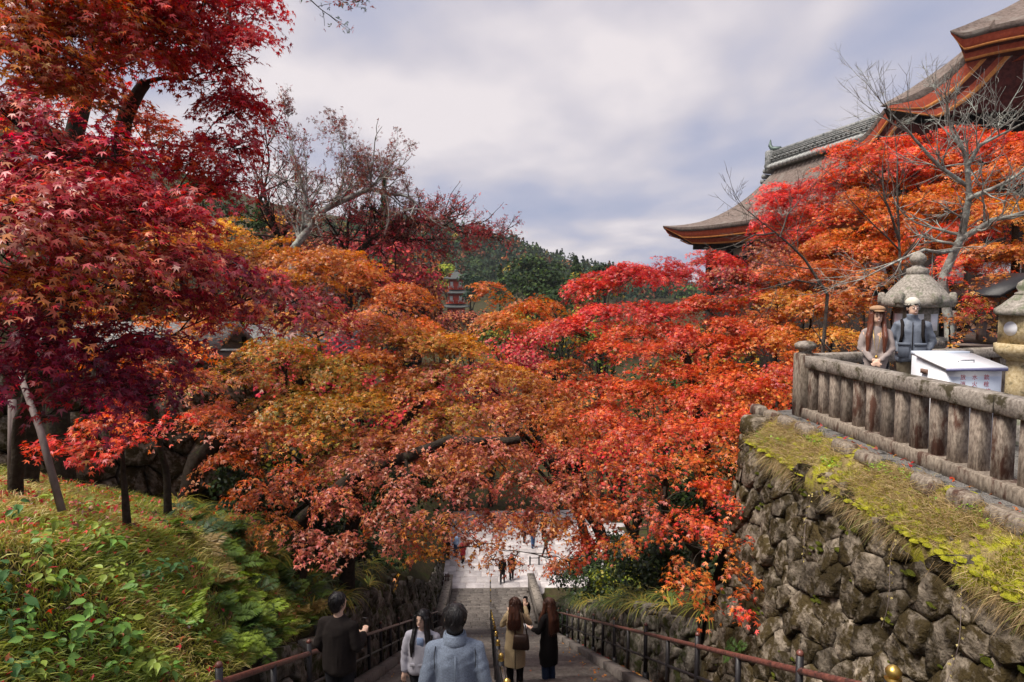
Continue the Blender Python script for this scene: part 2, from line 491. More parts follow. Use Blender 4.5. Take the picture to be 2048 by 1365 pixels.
def stone_wall(name, label, base, pos, u0, u1, H, cell, mat_, seed, bulge=0.07, asp=0.8, group=None, gap=0.016):
    """pos(u, v, depth) -> point; v is height above the foot, H(u) the wall's height"""
    rg = np.random.default_rng(seed)
    w = empty(name, base, label, 'stone wall', group)
    hmax = max(H(u) for u in np.linspace(u0, u1, 30))
    cu, cv = cell, cell * asp
    nu, nv_ = max(2, int((u1 - u0) / cu)), max(2, int(hmax / cv) + 1)
    pts = []
    for i in range(-1, nu + 1):
        for j in range(-1, nv_ + 1):
            pts.append((u0 + (i + .5 + (0.5 if j % 2 else 0) + rg.uniform(-.42, .42)) * (u1 - u0) / nu, (j + .5 + rg.uniform(-.42, .42)) * cv))
    pts = np.array(pts)
    # the dark earth core behind the stones
    core = MB()
    rows = []
    for u in np.linspace(u0, u1, 40):
        rows.append([pos(u, v * H(u), -0.10) for v in np.linspace(-0.05, 1.0, 8)] + [pos(u, H(u) - 0.02, -0.8)])
    core.grid(rows); core.build('core', M_JOINT, w)
    for ci, (cx, cy) in enumerate(pts):
        if cx < u0 - .1 * cell or cx > u1 + .1 * cell or cy < -.1 or cy > H(min(max(cx, u0), u1)) + .15 * cell: continue
        poly = [(cx - 2 * cell, cy - 2 * cell), (cx + 2 * cell, cy - 2 * cell), (cx + 2 * cell, cy + 2 * cell), (cx - 2 * cell, cy + 2 * cell)]
        dd = np.hypot(pts[:, 0] - cx, pts[:, 1] - cy)
        for q in np.argsort(dd)[1:22]:
            mxp, myp = (pts[q] + (cx, cy)) / 2
            dn = pts[q] - (cx, cy); dn = dn / np.hypot(*dn)
            poly = clip(poly, mxp - dn[0] * gap / 2, myp - dn[1] * gap / 2, dn[0], dn[1])
            if len(poly) < 3: break
        if len(poly) < 3: continue
        poly = clip(poly, u0, 0, -1, 0); poly = clip(poly, u1, 0, 1, 0) if len(poly) > 2 else poly
        if len(poly) > 2: poly = clip(poly, 0, -0.05, 0, -1)
        if len(poly) > 2: poly = clip(poly, cx, H(min(max(cx, u0), u1)), 0, 1)
        if len(poly) < 3: continue
        ar = 0.5 * abs(sum(poly[i][0] * poly[(i + 1) % len(poly)][1] - poly[(i + 1) % len(poly)][0] * poly[i][1] for i in range(len(poly))))
        if ar < 0.006: continue
        # densify and round the outline
        ring = []
        m = len(poly)
        for i in range(m):
            a, b = np.array(poly[i]), np.array(poly[(i + 1) % m])
            n = max(1, int(np.hypot(*(b - a)) / (cell * .22)))
            for t in range(n):
                ring.append(a + (b - a) * t / n)
        ring = np.array(ring); m = len(ring)
        for _ in range(1):
            ring = ring * .86 + .07 * (np.roll(ring, 1, 0) + np.roll(ring, -1, 0))
        c0 = ring.mean(0)
        tilt = rg.normal(0, .12, 2); off = rg.normal(0, 0.02)
        bl = bulge * rg.uniform(.6, 1.5) * min(1.2, math.sqrt(ar) / cell)
        def pt(q, dep):
            dq = q - c0
            return pos(q[0], q[1], dep + off + float(dq @ tilt))
        V = []; rough = cell * .085
        for sc_, dep in ((1.0, -0.16), (1.0, -0.01), (0.95, bl * .6), (0.72, bl * .9), (0.4, bl * 1.05)):
            for q in ring:
                j = rg.normal(0, rough, 2) * (0 if dep < 0 else .25)
                V.append(pt(c0 + (q - c0) * sc_ + j, dep + (rg.normal(0, rough * .45) if dep > 0 else 0)))
        V.append(pt(c0, bl * 1.05))
        Fc = []
        for r in range(4):
            for i in range(m):
                k2 = (i + 1) % m
                Fc.append((r * m + i, r * m + k2, (r + 1) * m + k2, (r + 1) * m + i))
        for i in range(m):
            Fc.append((4 * m + i, 4 * m + (i + 1) % m, 5 * m))
        mb = MB(); mb.add(V, Fc); mb.build('stone', mat_, w, smooth=True)
    return w

WTOP = -2.16
def right_wall(u, v, dep):
    foot = SZ(u) - 0.15
    z = foot + v
    x = 3.86 - 0.13 * (WTOP - z) - 0.008 * (WTOP - z) ** 2 - dep
    return (x, u, z + dep * 0.2)
stone_wall('stone_wall', 'tall mossy boulder retaining wall under the grassy ledge and balustrade', (3.3, 6.5, SZ(6.5)), right_wall, 1.2, 9.95, lambda u: WTOP - SZ(u) + 0.15, 0.39, M_STONE, 3, bulge=0.026, gap=.004)
# its far return, turning away behind the corner
def right_ret(u, v, dep):
    foot = SZ(10.0) - 0.6
    z = foot + v
    return (3.86 - 0.13 * (WTOP - z) + u, 9.97 + 0.2 * (WTOP - z) + dep, z + dep * 0.2)
stone_wall('stone_wall', 'boulder return wall turning behind the corner of the terrace', (4.6, 10.1, SZ(10.0)), right_ret, 0.0, 3.5, lambda u: WTOP - SZ(10.0) + 0.4, 0.7, M_STONE, 4)
def low_right(u, v, dep):
    z = SZ(u) - 0.15 + v
    return (3.05 + 0.12 * v - dep, u, z + dep * .15)
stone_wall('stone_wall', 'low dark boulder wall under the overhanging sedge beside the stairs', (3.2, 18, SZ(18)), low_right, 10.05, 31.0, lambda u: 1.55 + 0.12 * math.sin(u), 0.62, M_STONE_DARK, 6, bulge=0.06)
def left_wall(u, v, dep):
    z = SZ(u) - 0.15 + v
    return (-2.60 - 0.06 * v + dep, u, z + dep * .15)
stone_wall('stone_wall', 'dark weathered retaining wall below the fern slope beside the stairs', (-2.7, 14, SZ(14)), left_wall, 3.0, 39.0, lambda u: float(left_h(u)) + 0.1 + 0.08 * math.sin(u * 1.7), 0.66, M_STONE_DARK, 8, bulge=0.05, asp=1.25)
_wa = np.array([-10.2, 9.8]); _wb = np.array([-5.0, 15.5]); _wd = (_wb - _wa) / np.hypot(*(_wb - _wa)); _wn = np.array([_wd[1], -_wd[0]])
def upper_left(u, v, dep):
    q = _wa + _wd * u + _wn * (dep - 0.18 * v)
    return (q[0], q[1], -3.75 - 0.10 * u + v)
stone_wall('stone_wall', 'grey rubble wall behind the maple stakes at the top of the grass slope', (-7.4, 12.6, GZ(-7.4, 12.6)), upper_left, 0.0, 7.6, lambda u: 2.9, 0.62, M_STONE, 9, bulge=0.1, asp=0.95)

# ------------------------------------------------------------------ terrace floor, ledge, balustrade
M_GRAVEL = mat('gravel', (0.10, 0.095, 0.09), 0.95, 0.4, 60, 0.8, 90, col2=(0.30, 0.28, 0.26), col3=(0.045, 0.042, 0.04), scale3=6, amt3=0.45, spec=0.1)
M_LEDGE = mat('ledge_turf', (0.16, 0.12, 0.05), 0.95, 0.4, 12, 1.0, 70, col2=(0.34, 0.26, 0.12), col3=(0.36, 0.34, 0.035), scale3=2.8, amt3=0.62, spec=0.05)
M_MOSS = mat('moss', (0.26, 0.27, 0.02), 0.95, 0.4, 14, 1.0, 120, col2=(0.50, 0.47, 0.04), col3=(0.30, 0.24, 0.06), scale3=5, amt3=0.25, spec=0.05)
M_DARKMOSS = mat('dark_moss', (0.035, 0.04, 0.006), 0.95, 0.4, 20, 1.0, 90, col2=(0.10, 0.11, 0.015), spec=0.05)
rows = []
for y in np.linspace(-3, 9.9, 150):
    r = []
    for t in np.linspace(0, 1, 14):
        x = 3.80 + 0.42 * t
        z = -2.21 + 0.41 * (t ** 0.85) + 0.025 * wob(x * 6, y * 6) + 0.012 * wob(x * 17, y * 15)
        r.append((x, y, z))
    rows.append([(3.92, y, -2.6), (3.80, y, -2.34)] + r + [(4.22, y, -2.2)])
ledge = MB().grid(rows).build('grass_ledge', M_LEDGE, smooth=True); tag(ledge, kind='structure')
gp = MB()
gp.prism([(4.20, -6, -2.9), (11.5, -6, -2.9), (11.5, 12.6, -2.9), (6.9, 11.7, -2.9), (5.2, 10.3, -2.9), (4.20, 9.86, -2.9)], (0, 0, 1.10))
terrace = gp.build('terrace_floor', M_GRAVEL); tag(terrace, kind='structure')

def cushion(mb, c, rx, ry, rz, rg, n=9):
    rings = []
    for i in range(5):
        ph = i / 4 * math.pi / 2
        rings.append([(c[0] + rx * math.cos(ph) * math.cos(2 * math.pi * k / n) * rg.uniform(.8, 1.15), c[1] + ry * math.cos(ph) * math.sin(2 * math.pi * k / n) * rg.uniform(.8, 1.15), c[2] + rz * math.sin(ph) * rg.uniform(.85, 1.1)) for k in range(n)])
    mb.grid(rings, close=True)
# moss carpet: many small overlapping cushions
rg = np.random.default_rng(21)
mm = MB()
def led_z(x): return -2.21 + 0.41 * (max(0, (x - 3.80) / 0.42) ** 0.85)
for i in range(650):
    y = rg.uniform(2.0, 9.8)
    edge = rg.random() < .8
    x = 3.79 + abs(rg.normal(0, .11)) if edge else 4.18 + rg.normal(0, .03)
    if x > 4.24: continue
    den = .55 + .45 * math.sin(y * 2.1 + 1.0) + .3 * math.sin(y * 5.3 + x * 7)
    if edge and rg.random() > (1.0 if y < 5.4 else .25 + .6 * den): continue
    s = rg.uniform(.02, .05)
    cushion(mm, (x, y, led_z(min(x, 4.22)) - 0.02), s * 1.2, s * 1.5, s * .75, rg, 7)
for i in range(26):
    y = rg.uniform(3, 9.3)
    s = rg.uniform(.03, .07)
    cushion(mm, (rg.uniform(4.24, 4.44), y, -1.812), s, s * 1.6, s * .25, rg)
tag(mm.build('moss', M_MOSS, smooth=True), 'bright yellow green moss cushions along the wall top ledge', 'moss', kind='stuff')
mm = MB()
for i in range(60):
    u = rg.uniform(2.5, 9.8); hh = WTOP - SZ(u)
    v = rg.uniform(.2, hh - .1)
    p = right_wall(u, v, 0.03)
    for q in range(rg.integers(2, 6)):
        s = rg.uniform(.02, .065)
        cushion(mm, (p[0] + .015 * q, p[1] + rg.normal(0, .06), p[2] + rg.normal(0, .03)), s * .6, s * 1.2, s * .5, rg, 7)
tag(mm.build('moss', M_DARKMOSS, smooth=True), 'dark green moss lumps clinging to the boulders of the tall wall', 'moss', kind='stuff')
# rough edging stones between ledge and gravel
for i in range(17):
    y = 2.2 + i * 0.5
    if i in (5, 9, 12): continue
    o = MB().box((4.175 + rg.normal(0, .012), y, -1.845), (0.17, rg.uniform(.3, .44), 0.13 + rg.uniform(0, .05)), rz=rg.normal(0, .08), bevel=0.03, taper=.9)
    o.build('edging_stone', M_GRANITE, ledge)

for i in range(3):
    MB().box((3.93 + .02 * i, 9.82, -2.28 + .26 * i - .25), (.34, .42, .30), rz=.1 * i, bevel=.05, taper=.92).build('corner_stone', M_STONE, ledge)
BX = 4.55
M_BALUSTER = mat('baluster_granite', (0.13, 0.10, 0.08), 0.9, 0.4, 40, 0.14, 90, col2=(0.36, 0.30, 0.245), col3=(0.085, 0.042, 0.03), scale3=4.5, amt3=0.36, spec=0.15, stretch=(1, 1, 0.4), island=.3)
bal = empty('stone_balustrade', (BX, 5.5, -1.80), 'stone balustrade with square balusters along the mossy wall top', 'balustrade')
for i in range(9):
    y1 = 9.38 - i * 1.49; y0 = y1 - 1.475
    if y1 < 0: break
    MB().box((BX, (y0 + y1) / 2, -1.735), (0.24, y1 - y0 - .008, 0.15), bevel=.012).build('base_stone', M_GRANITE, bal)
y = 9.25; k = 0
while y > 0.5:
    MB().box((BX + rg.normal(0, .004), y + rg.normal(0, .006), -1.375), (0.12, 0.13, 0.575), rz=rg.normal(0, .015), bevel=.004).build('baluster', M_BALUSTER, bal)
    y -= 0.29
y = 9.37
while y > 0:
    l = 0.62 if y > 9 else 1.48
    rail = MB().box((BX, y - l / 2, -1.005), (0.21, l - 0.02, 0.165), bevel=.012).build('rail', M_GRANITE_CAP, bal)
    MB().box((BX, y - l, -1.01), (0.18, 0.03, 0.15)).build('iron_joint', M_IRON, rail)
    y -= l
post = MB().box((BX - .02, 9.52, -1.36), (0.24, 0.24, 0.92), bevel=.02).build('post', M_GRANITE, bal)
MB().lathe((BX - .02, 9.52, -0.90), [(0.11, -.01), (0.085, .02), (0.08, .04), (0.13, .065), (0.152, .10), (0.145, .135), (0.09, .165), (0.02, .175)], 14).build('knob', M_GRANITE_CAP, post, smooth=True)
# second balustrade going off behind the couple
A = Vector((BX + .12, 9.62, 0)); B = Vector((9.2, 10.9, 0)); D = (B - A).normalized(); LN = (B - A).length
rz = math.atan2(D.y, D.x)
b2 = empty('stone_balustrade', (6.8, 10.2, -1.8), 'stone balustrade crossing behind the couple and the white chest', 'balustrade')
t = 0.0; i = 0
while t < LN:
    l = min(1.5, LN - t)
    c = A + D * (t + l / 2)
    MB().box((c.x, c.y, -1.735), (l - .01, 0.22, 0.14), rz, bevel=.012).build('base_stone', M_GRANITE, b2)
    MB().box((c.x, c.y, -0.995), (l - .012, 0.2, 0.15), rz, bevel=.012).build('rail', M_GRANITE_CAP, b2)
    t += 1.5
t = 0.3
while t < LN:
    c = A + D * t
    MB().box((c.x, c.y, -1.37), (0.13, 0.13, 0.58), rz, bevel=.008).build('baluster', M_GRANITE, b2)
    t += 0.34

# ------------------------------------------------------------------ iron handrails beside the stairs
def side_rail(x, ys, label):
    h = empty('handrail', (x, ys[0], SZ(ys[0])), label, 'handrail')
    y0, y1 = ys
    n = 12
    yy = np.linspace(y0, y1, n)
    MB().tube([(x + .004 * math.sin(3 * q), q, SZ(q) + 0.95) for q in yy], 0.032, 8).build('rail', M_RAIL, h, smooth=True)
    MB().tube([(x, q, SZ(q) + 0.52) for q in yy], 0.022, 6).build('mid_rail', M_IRON, h, smooth=True)
    y = y0 + .5; k = 0
    while y < y1:
        tall = k % 2 == 0
        top = SZ(y) + (1.10 if tall else 0.95)
        p = MB().tube([(x, y, SZ(y) - .15), (x, y, top)], 0.035, 8).build('post', M_IRON, h)
        if tall:
            MB().lathe((x, y, top), [(0.035, 0), (0.034, .02), (0.02, .04), (0.004, .045)], 8).build('cap', M_RAIL, p, smooth=True)
            MB().box((x, y - .05, SZ(y) + .10), (0.1, 0.1, 0.3)).build('foot', M_IRON, p)
        y += 1.45; k += 1
    return h
side_rail(2.80, (2.4, 31.0), 'worn red iron handrail with black posts under the boulder wall')
side_rail(-2.34, (2.4, 31.0), 'worn red iron handrail with black posts below the fern slope')
cr_ = empty('handrail', (0.15, 3, SZ(3)), 'centre handrail of dark posts with brass ball finials dividing the stairs', 'handrail')
ys = np.linspace(2.6, 39.2, 14)
MB().tube([(0.15, q, SZ(q) + 0.86) for q in ys], 0.026, 8).build('rail', M_STEEL, cr_, smooth=True)
MB().tube([(0.15, q, SZ(q) + 0.60) for q in ys], 0.02, 8).build('mid_rail', M_IRON, cr_, smooth=True)
MB().tube([(0.15, q, SZ(q) + 0.34) for q in ys], 0.02, 8).build('mid_rail', M_IRON, cr_, smooth=True)
y = 2.9
while y < 39:
    p = MB().tube([(0.15, y, SZ(y) - .12), (0.15, y, SZ(y) + 0.93)], 0.038, 10).build('post', M_IRON, cr_, smooth=False)
    MB().lathe((0.15, y, SZ(y) + 0.93), [(0.036, 0), (0.038, .01), (0.02, .02), (0.026, .03), (0.033, .05), (0.028, .07), (0.01, .085), (0.002, .09)], 12).build('finial', M_BRASS, p, smooth=True)
    y += 2.3
# lone brass topped post close to the boulder wall
fp = P(1787, 1345, 4.3)
f_ = empty('finial_post', (fp[0], fp[1], SZ(4.3)), 'short dark post with a brass onion finial close to the boulder wall', 'post')
MB().tube([(fp[0], fp[1], SZ(4.3) - .2), (fp[0], fp[1], fp[2] - .06)], 0.055, 12).build('post', M_IRON, f_)
MB().lathe((fp[0], fp[1], fp[2] - .06), [(0.05, 0), (0.056, .012), (0.03, .02), (0.034, .03), (0.05, .05), (0.052, .07), (0.035, .095), (0.01, .11), (0.002, .112)], 14).build('finial', M_BRASS, f_, smooth=True)

# ================================================================== leaves, branches, trees
def norm(a):
    return a / np.maximum(np.linalg.norm(a, axis=-1, keepdims=True), 1e-9)

def _star(tips, valley, droop):
    """outline fan from the stalk: tips [(angle deg, length)] with valleys between"""
    V = [(0, 0, 0)]; F = []
    n = len(tips)
    for i, (a, l) in enumerate(tips):
        V.append((l * math.sin(R(a)), l * math.cos(R(a)), -droop * l * l))
        if i < n - 1:
            a2 = (a + tips[i + 1][0]) / 2
            V.append((valley * math.sin(R(a2)), valley * math.cos(R(a2)), 0.02))
    F = [(0, i, i + 1) for i in range(1, len(V) - 1)]
    return np.array(V, float) - np.array([0, .4, 0]), np.array(F)
LEAF_NEAR = _star([(-92, .55), (-46, .86), (0, 1.0), (46, .86), (92, .55)], .33, .18)
LEAF_MID = _star([(-68, .75), (-4, 1.0), (62, .8)], .40, .2)
def _spikes():
    V = [(0, -.35, 0)]; F = []
    for a, l in ((-58, .8), (4, 1.0), (64, .78)):
        s_, c_ = math.sin(R(a)), math.cos(R(a))
        V += [(.62 * l * s_ - .27 * c_, -.35 + .62 * l * c_ + .27 * s_, -.03), (l * s_ + .1 * c_, -.35 + l * c_ - .1 * s_, -.2 * l)]
        F.append((0, len(V) - 2, len(V) - 1))
    return np.array(V), np.array(F)
LEAF_TRI = _spikes()
LEAF_FAR = (np.array([(-.5, 0, 0), (0, -.5, -.05), (.5, 0, 0), (0, .5, -.05)], float), np.array([(0, 1, 2), (0, 2, 3)]))
LEAF_BLADE = (np.array([(-.07, 0, 0), (.07, 0, 0), (.06, .5, .0), (-.06, .5, 0), (0, 1, -.12)], float), np.array([(0, 1, 2), (0, 2, 3), (3, 2, 4)]))

def leaf_arrays(pos, nrm, size, tpl, rg, heading=None):
    T, Fc = tpl
    n = len(pos)
    nrm = norm(nrm)
    if heading is None:
        heading = rg.normal(size=(n, 3))
    t = norm(np.cross(nrm, heading)); b = np.cross(t, nrm)
    size = np.asarray(size).reshape(-1, 1, 1)
    V = pos[:, None, :] + size * (T[None, :, 0, None] * t[:, None, :] + T[None, :, 1, None] * b[:, None, :] + T[None, :, 2, None] * nrm[:, None, :])
    F = (Fc[None] + (np.arange(n) * len(T))[:, None, None])
    return V.reshape(-1, 3), F.reshape(-1, 3)

class Leaves:
    def __init__(s): s.V = []; s.F = []; s.C = []; s.n = 0
    def add(s, pos, nrm, size, col, tpl, rg, heading=None):
        V, F = leaf_arrays(pos, nrm, size, tpl, rg, heading)
        s.V.append(V); s.F.append(F + s.n); s.C.append(np.repeat(col, len(tpl[0]), 0)); s.n += len(V)
    def build(s, name, mat_, parent, org):
        V = np.concatenate(s.V) - np.array(org); F = np.concatenate(s.F); C = np.concatenate(s.C)
        return link(name, mesh_np(name, V, F.ravel(), np.full(len(F), 3), mat_, attr=C), parent)

class Tubes:
    """many branch tubes in one mesh"""
    def __init__(s): s.V = []; s.F = []; s.n = 0
    def add(s, pts, rad, sides=6):
        pts = np.asarray(pts, float); m = len(pts)
        rad = np.broadcast_to(np.asarray(rad, float), (m,))
        d = np.gradient(pts, axis=0) if m > 2 else np.repeat((pts[1:] - pts[:1]), 2, 0)
        d = norm(d)
        ref = np.array([0.31, 0.17, 0.93]) if abs(d[0][2]) < .8 else np.array([1.0, .2, .1])
        u = norm(np.cross(d, ref)); w = np.cross(d, u)
        a = np.arange(sides) * 2 * math.pi / sides
        V = pts[:, None, :] + rad[:, None, None] * (np.cos(a)[None, :, None] * u[:, None, :] + np.sin(a)[None, :, None] * w[:, None, :])
        i = np.arange(m - 1)[:, None]; k = np.arange(sides)[None, :]
        A = i * sides + k; B = i * sides + (k + 1) % sides
        s.V.append(V.reshape(-1, 3)); s.F.append(np.stack([A, B, B + sides, A + sides], -1).reshape(-1, 4) + s.n); s.n += m * sides
    def build(s, name, mat_, parent, org):
        V = np.concatenate(s.V) - np.array(org); F = np.concatenate(s.F)
        return link(name, mesh_np(name, V, F.ravel(), np.full(len(F), 4), mat_, smooth=True), parent)

def bez(a, b, rg, sag=0.0, wig=0.12, n=7, up=0.0):
    a = np.asarray(a, float); b = np.asarray(b, float)
    t = np.linspace(0, 1, n)[:, None]
    l = np.linalg.norm(b - a)
    m = (a + b) / 2 + rg.normal(0, wig * l * .5, 3) + np.array([0, 0, up * l])
    p = (1 - t) ** 2 * a + 2 * t * (1 - t) * m + t ** 2 * b
    p[1:-1] += rg.normal(0, wig * l * .06, (n - 2, 3))
    return p

PAL = {
 'maroon':  [(.18, .013, .045), (.25, .018, .052), (.32, .025, .052), (.14, .013, .040)],
 'wine':    [(.37, .028, .050), (.47, .040, .052), (.29, .020, .044), (.50, .085, .062)],
 'crimson': [(.48, .024, .044), (.58, .044, .046), (.38, .018, .038), (.62, .075, .055)],
 'scarlet': [(.62, .040, .035), (.68, .070, .035), (.52, .025, .032), (.70, .11, .045)],
 'red':     [(.50, .045, .028), (.56, .075, .028), (.44, .030, .026), (.58, .11, .032)],
 'redor':   [(.56, .105, .024), (.60, .14, .026), (.52, .07, .026), (.62, .18, .032)],
 'orange':  [(.52, .175, .030), (.57, .22, .036), (.46, .125, .028), (.54, .25, .048)],
 'gold':    [(.56, .26, .028), (.60, .31, .036), (.50, .20, .026), (.46, .27, .035)],
 'rust':    [(.38, .115, .048), (.44, .14, .050), (.32, .080, .042), (.46, .19, .055)],
 'pink':    [(.44, .14, .095), (.40, .10, .080), (.52, .20, .12), (.36, .085, .07)],
 'olive':   [(.24, .18, .024), (.31, .22, .028), (.38, .20, .026), (.18, .16, .024)],
 'brown':   [(.13, .045, .025), (.17, .06, .03), (.10, .03, .02), (.20, .075, .03)],
 'dusky':   [(.17, .030, .034), (.23, .045, .042), (.13, .022, .028), (.26, .065, .045)],
 'green':   [(.035, .06, .015), (.05, .085, .02), (.025, .045, .012), (.07, .10, .02)],
 'dkgreen': [(.018, .035, .014), (.028, .05, .018), (.012, .024, .012), (.04, .06, .02)],
 'bluegreen': [(.03, .055, .035), (.04, .07, .04), (.022, .04, .028), (.055, .08, .03)],
 'lime':    [(.22, .26, .03), (.28, .30, .03), (.16, .22, .03), (.32, .30, .04)],
}
def pal_cols(spec, n, rg, jit=.18):
    """spec: 'a' or 'a:3,b:1' weights"""
    names, w = [], []
    for q in spec.split(','):
        k = q.split(':'); names.append(k[0]); w.append(float(k[1]) if len(k) > 1 else 1.0)
    w = np.array(w) / sum(w)
    pick = rg.choice(len(names), n, p=w)
    tab = np.array([PAL[k] for k in names])
    c = tab[pick, rg.integers(0, 4, n)]
    return np.clip(c * np.exp(rg.normal(0, jit, (n, 1))) * np.exp(rg.normal(0, jit * .3, (n, 3))), 0, .9)

def tree(name, label, cat, group, base, trunk, clumps, seed, leaf=.062, tpl=None, dens=330, rs=(.36, .66), mat_=None, bark=None, r0=.12,
         sprays=9.0, twig=True, droop=.30, flat=.32, px=True, upn=.9, twigr=.0032, sparse=1.0, jit=.16, branch_up=.06, minbr=.012, thin=1.0):
    """base: ground point; trunk: list of points above it; clumps: (px, py, Y, radius m, palette[, density]) in photograph pixels"""
    rg = np.random.default_rng(seed)
    tpl = tpl or LEAF_MID; mat_ = mat_ or LEAF; bark = bark or M_BARK
    base = np.asarray(base, float)
    root = empty(name, tuple(base), label, cat, group)
    T = Tubes(); LV = Leaves()
    path = [base - np.array([0, 0, .25])] + [np.asarray(q, float) for q in trunk]
    # smooth trunk
    tp = []
    for i in range(len(path) - 1):
        seg = bez(path[i], path[i + 1], rg, wig=.10, n=6)
        tp.append(seg if i == 0 else seg[1:])
    tp = np.concatenate(tp)
    rr = r0 * np.linspace(1.15, .45, len(tp)); rr[0] *= 1.35
    T.add(tp, rr, 10)
    nodes = [tp[len(tp) // 3:]]; nrad = [rr[len(tp) // 3:]]
    cl = []
    for c in clumps:
        p = P(c[0], c[1], c[2]) if px else np.array(c[:3], float)
        cl.append((p, c[3], c[4], c[5] if len(c) > 5 else 1.0))
    cl.sort(key=lambda q: np.linalg.norm(q[0] - tp[-1]))
    for p, r, pal, dn in cl:
        allp = np.concatenate(nodes); allr = np.concatenate(nrad)
        dv = p - allp
        dist = np.linalg.norm(dv, axis=1) + np.clip(-dv[:, 2], 0, None) * .8
        cand = np.argmin(dist + rg.uniform(0, .15, len(dist)))
        a = allp[cand]; l = np.linalg.norm(p - a)
        ra = min(allr[cand] * .8, max(minbr * 1.3, .02 + .022 * l) * (r0 / .12) ** .5) * thin
        end = p - np.array([0, 0, r * flat * .35])
        br = bez(a, end, rg, wig=.22, n=8, up=branch_up)
        brr = np.linspace(ra, max(minbr * .6, ra * .35), 8)
        T.add(br, brr, 6)
        nodes.append(br[2:]); nrad.append(brr[2:])
        ns = max(2, int(sprays * (r / .8) ** 2 * dn ** .5 * (1 if r < 1.4 else .9)))
        for k in range(ns):
            d = rg.normal(size=3); d /= np.linalg.norm(d)
            if rg.random() < .6: d[2] = abs(d[2])
            q = p + d * np.array([r, r, r * flat]) * rg.uniform(.35, 1.0)
            rad = rg.uniform(*rs) * (1.0 if r > .26 else .62)
            o = np.array([d[0], d[1], 0]); o /= max(1e-6, np.linalg.norm(o))
            dn_ = np.array([0, 0, upn]) + o * rg.uniform(.05, .38) + rg.normal(0, .13, 3)
            dn_ /= np.linalg.norm(dn_)
            ex = np.cross(np.cross(dn_, o), dn_); ex /= max(1e-6, np.linalg.norm(ex)); ey = np.cross(dn_, ex)
            n = max(6, int(dens * math.pi * rad * rad * dn * sparse * rg.uniform(.7, 1.25)))
            # leaves gather along radiating twigs, so the edge is ragged
            nt_ = rg.integers(6, 10)
            ta = rg.uniform(0, 2 * math.pi, nt_); tl = rg.uniform(.55, 1.25, nt_)
            which = rg.integers(0, nt_, n)
            rr_ = np.sqrt(rg.random(n)) * rad * tl[which]
            an = ta[which] + rg.normal(0, .24, n)
            lx = rr_ * np.cos(an) * 1.25; ly = rr_ * np.sin(an)
            lz = -droop * (lx ** 2 + ly ** 2) / rad + rg.normal(0, .035, n)
            pos = q + lx[:, None] * ex + ly[:, None] * ey + lz[:, None] * dn_
            rad_dir = lx[:, None] * ex + ly[:, None] * ey
            nr = dn_ + rad_dir / rad * (2 * droop) * .7 + rg.normal(0, .38, (n, 3))
            hd = rad_dir / rad + rg.normal(0, .5, (n, 3)) + np.array([0, 0, -.5])
            shift = np.exp(rg.normal(0, jit))
            col = pal_cols(pal, n, rg) * shift
            LV.add(pos, nr, leaf * rg.uniform(.7, 1.25, n), np.clip(col, 0, .85), tpl, rg, np.cross(nr, np.cross(hd, nr)))
            if twig:
                j = br[rg.integers(3, 8)]
                T.add(bez(j, q, rg, wig=.25, n=4, up=.05), np.linspace(max(twigr * 2.2, minbr * .5), twigr * 1.4, 4), 4)
                for i in range(min(3, nt_)):
                    e_ = q + rad * tl[i] * .95 * (math.cos(ta[i]) * 1.2 * ex + math.sin(ta[i]) * ey) - droop * rad * tl[i] ** 2 * dn_ * .9
                    T.add(np.stack([q, e_]), [twigr * 1.3, twigr * .5], 3)
    T.build('trunk', bark, root, base)
    LV.build('crown', mat_, root, base)
    return root

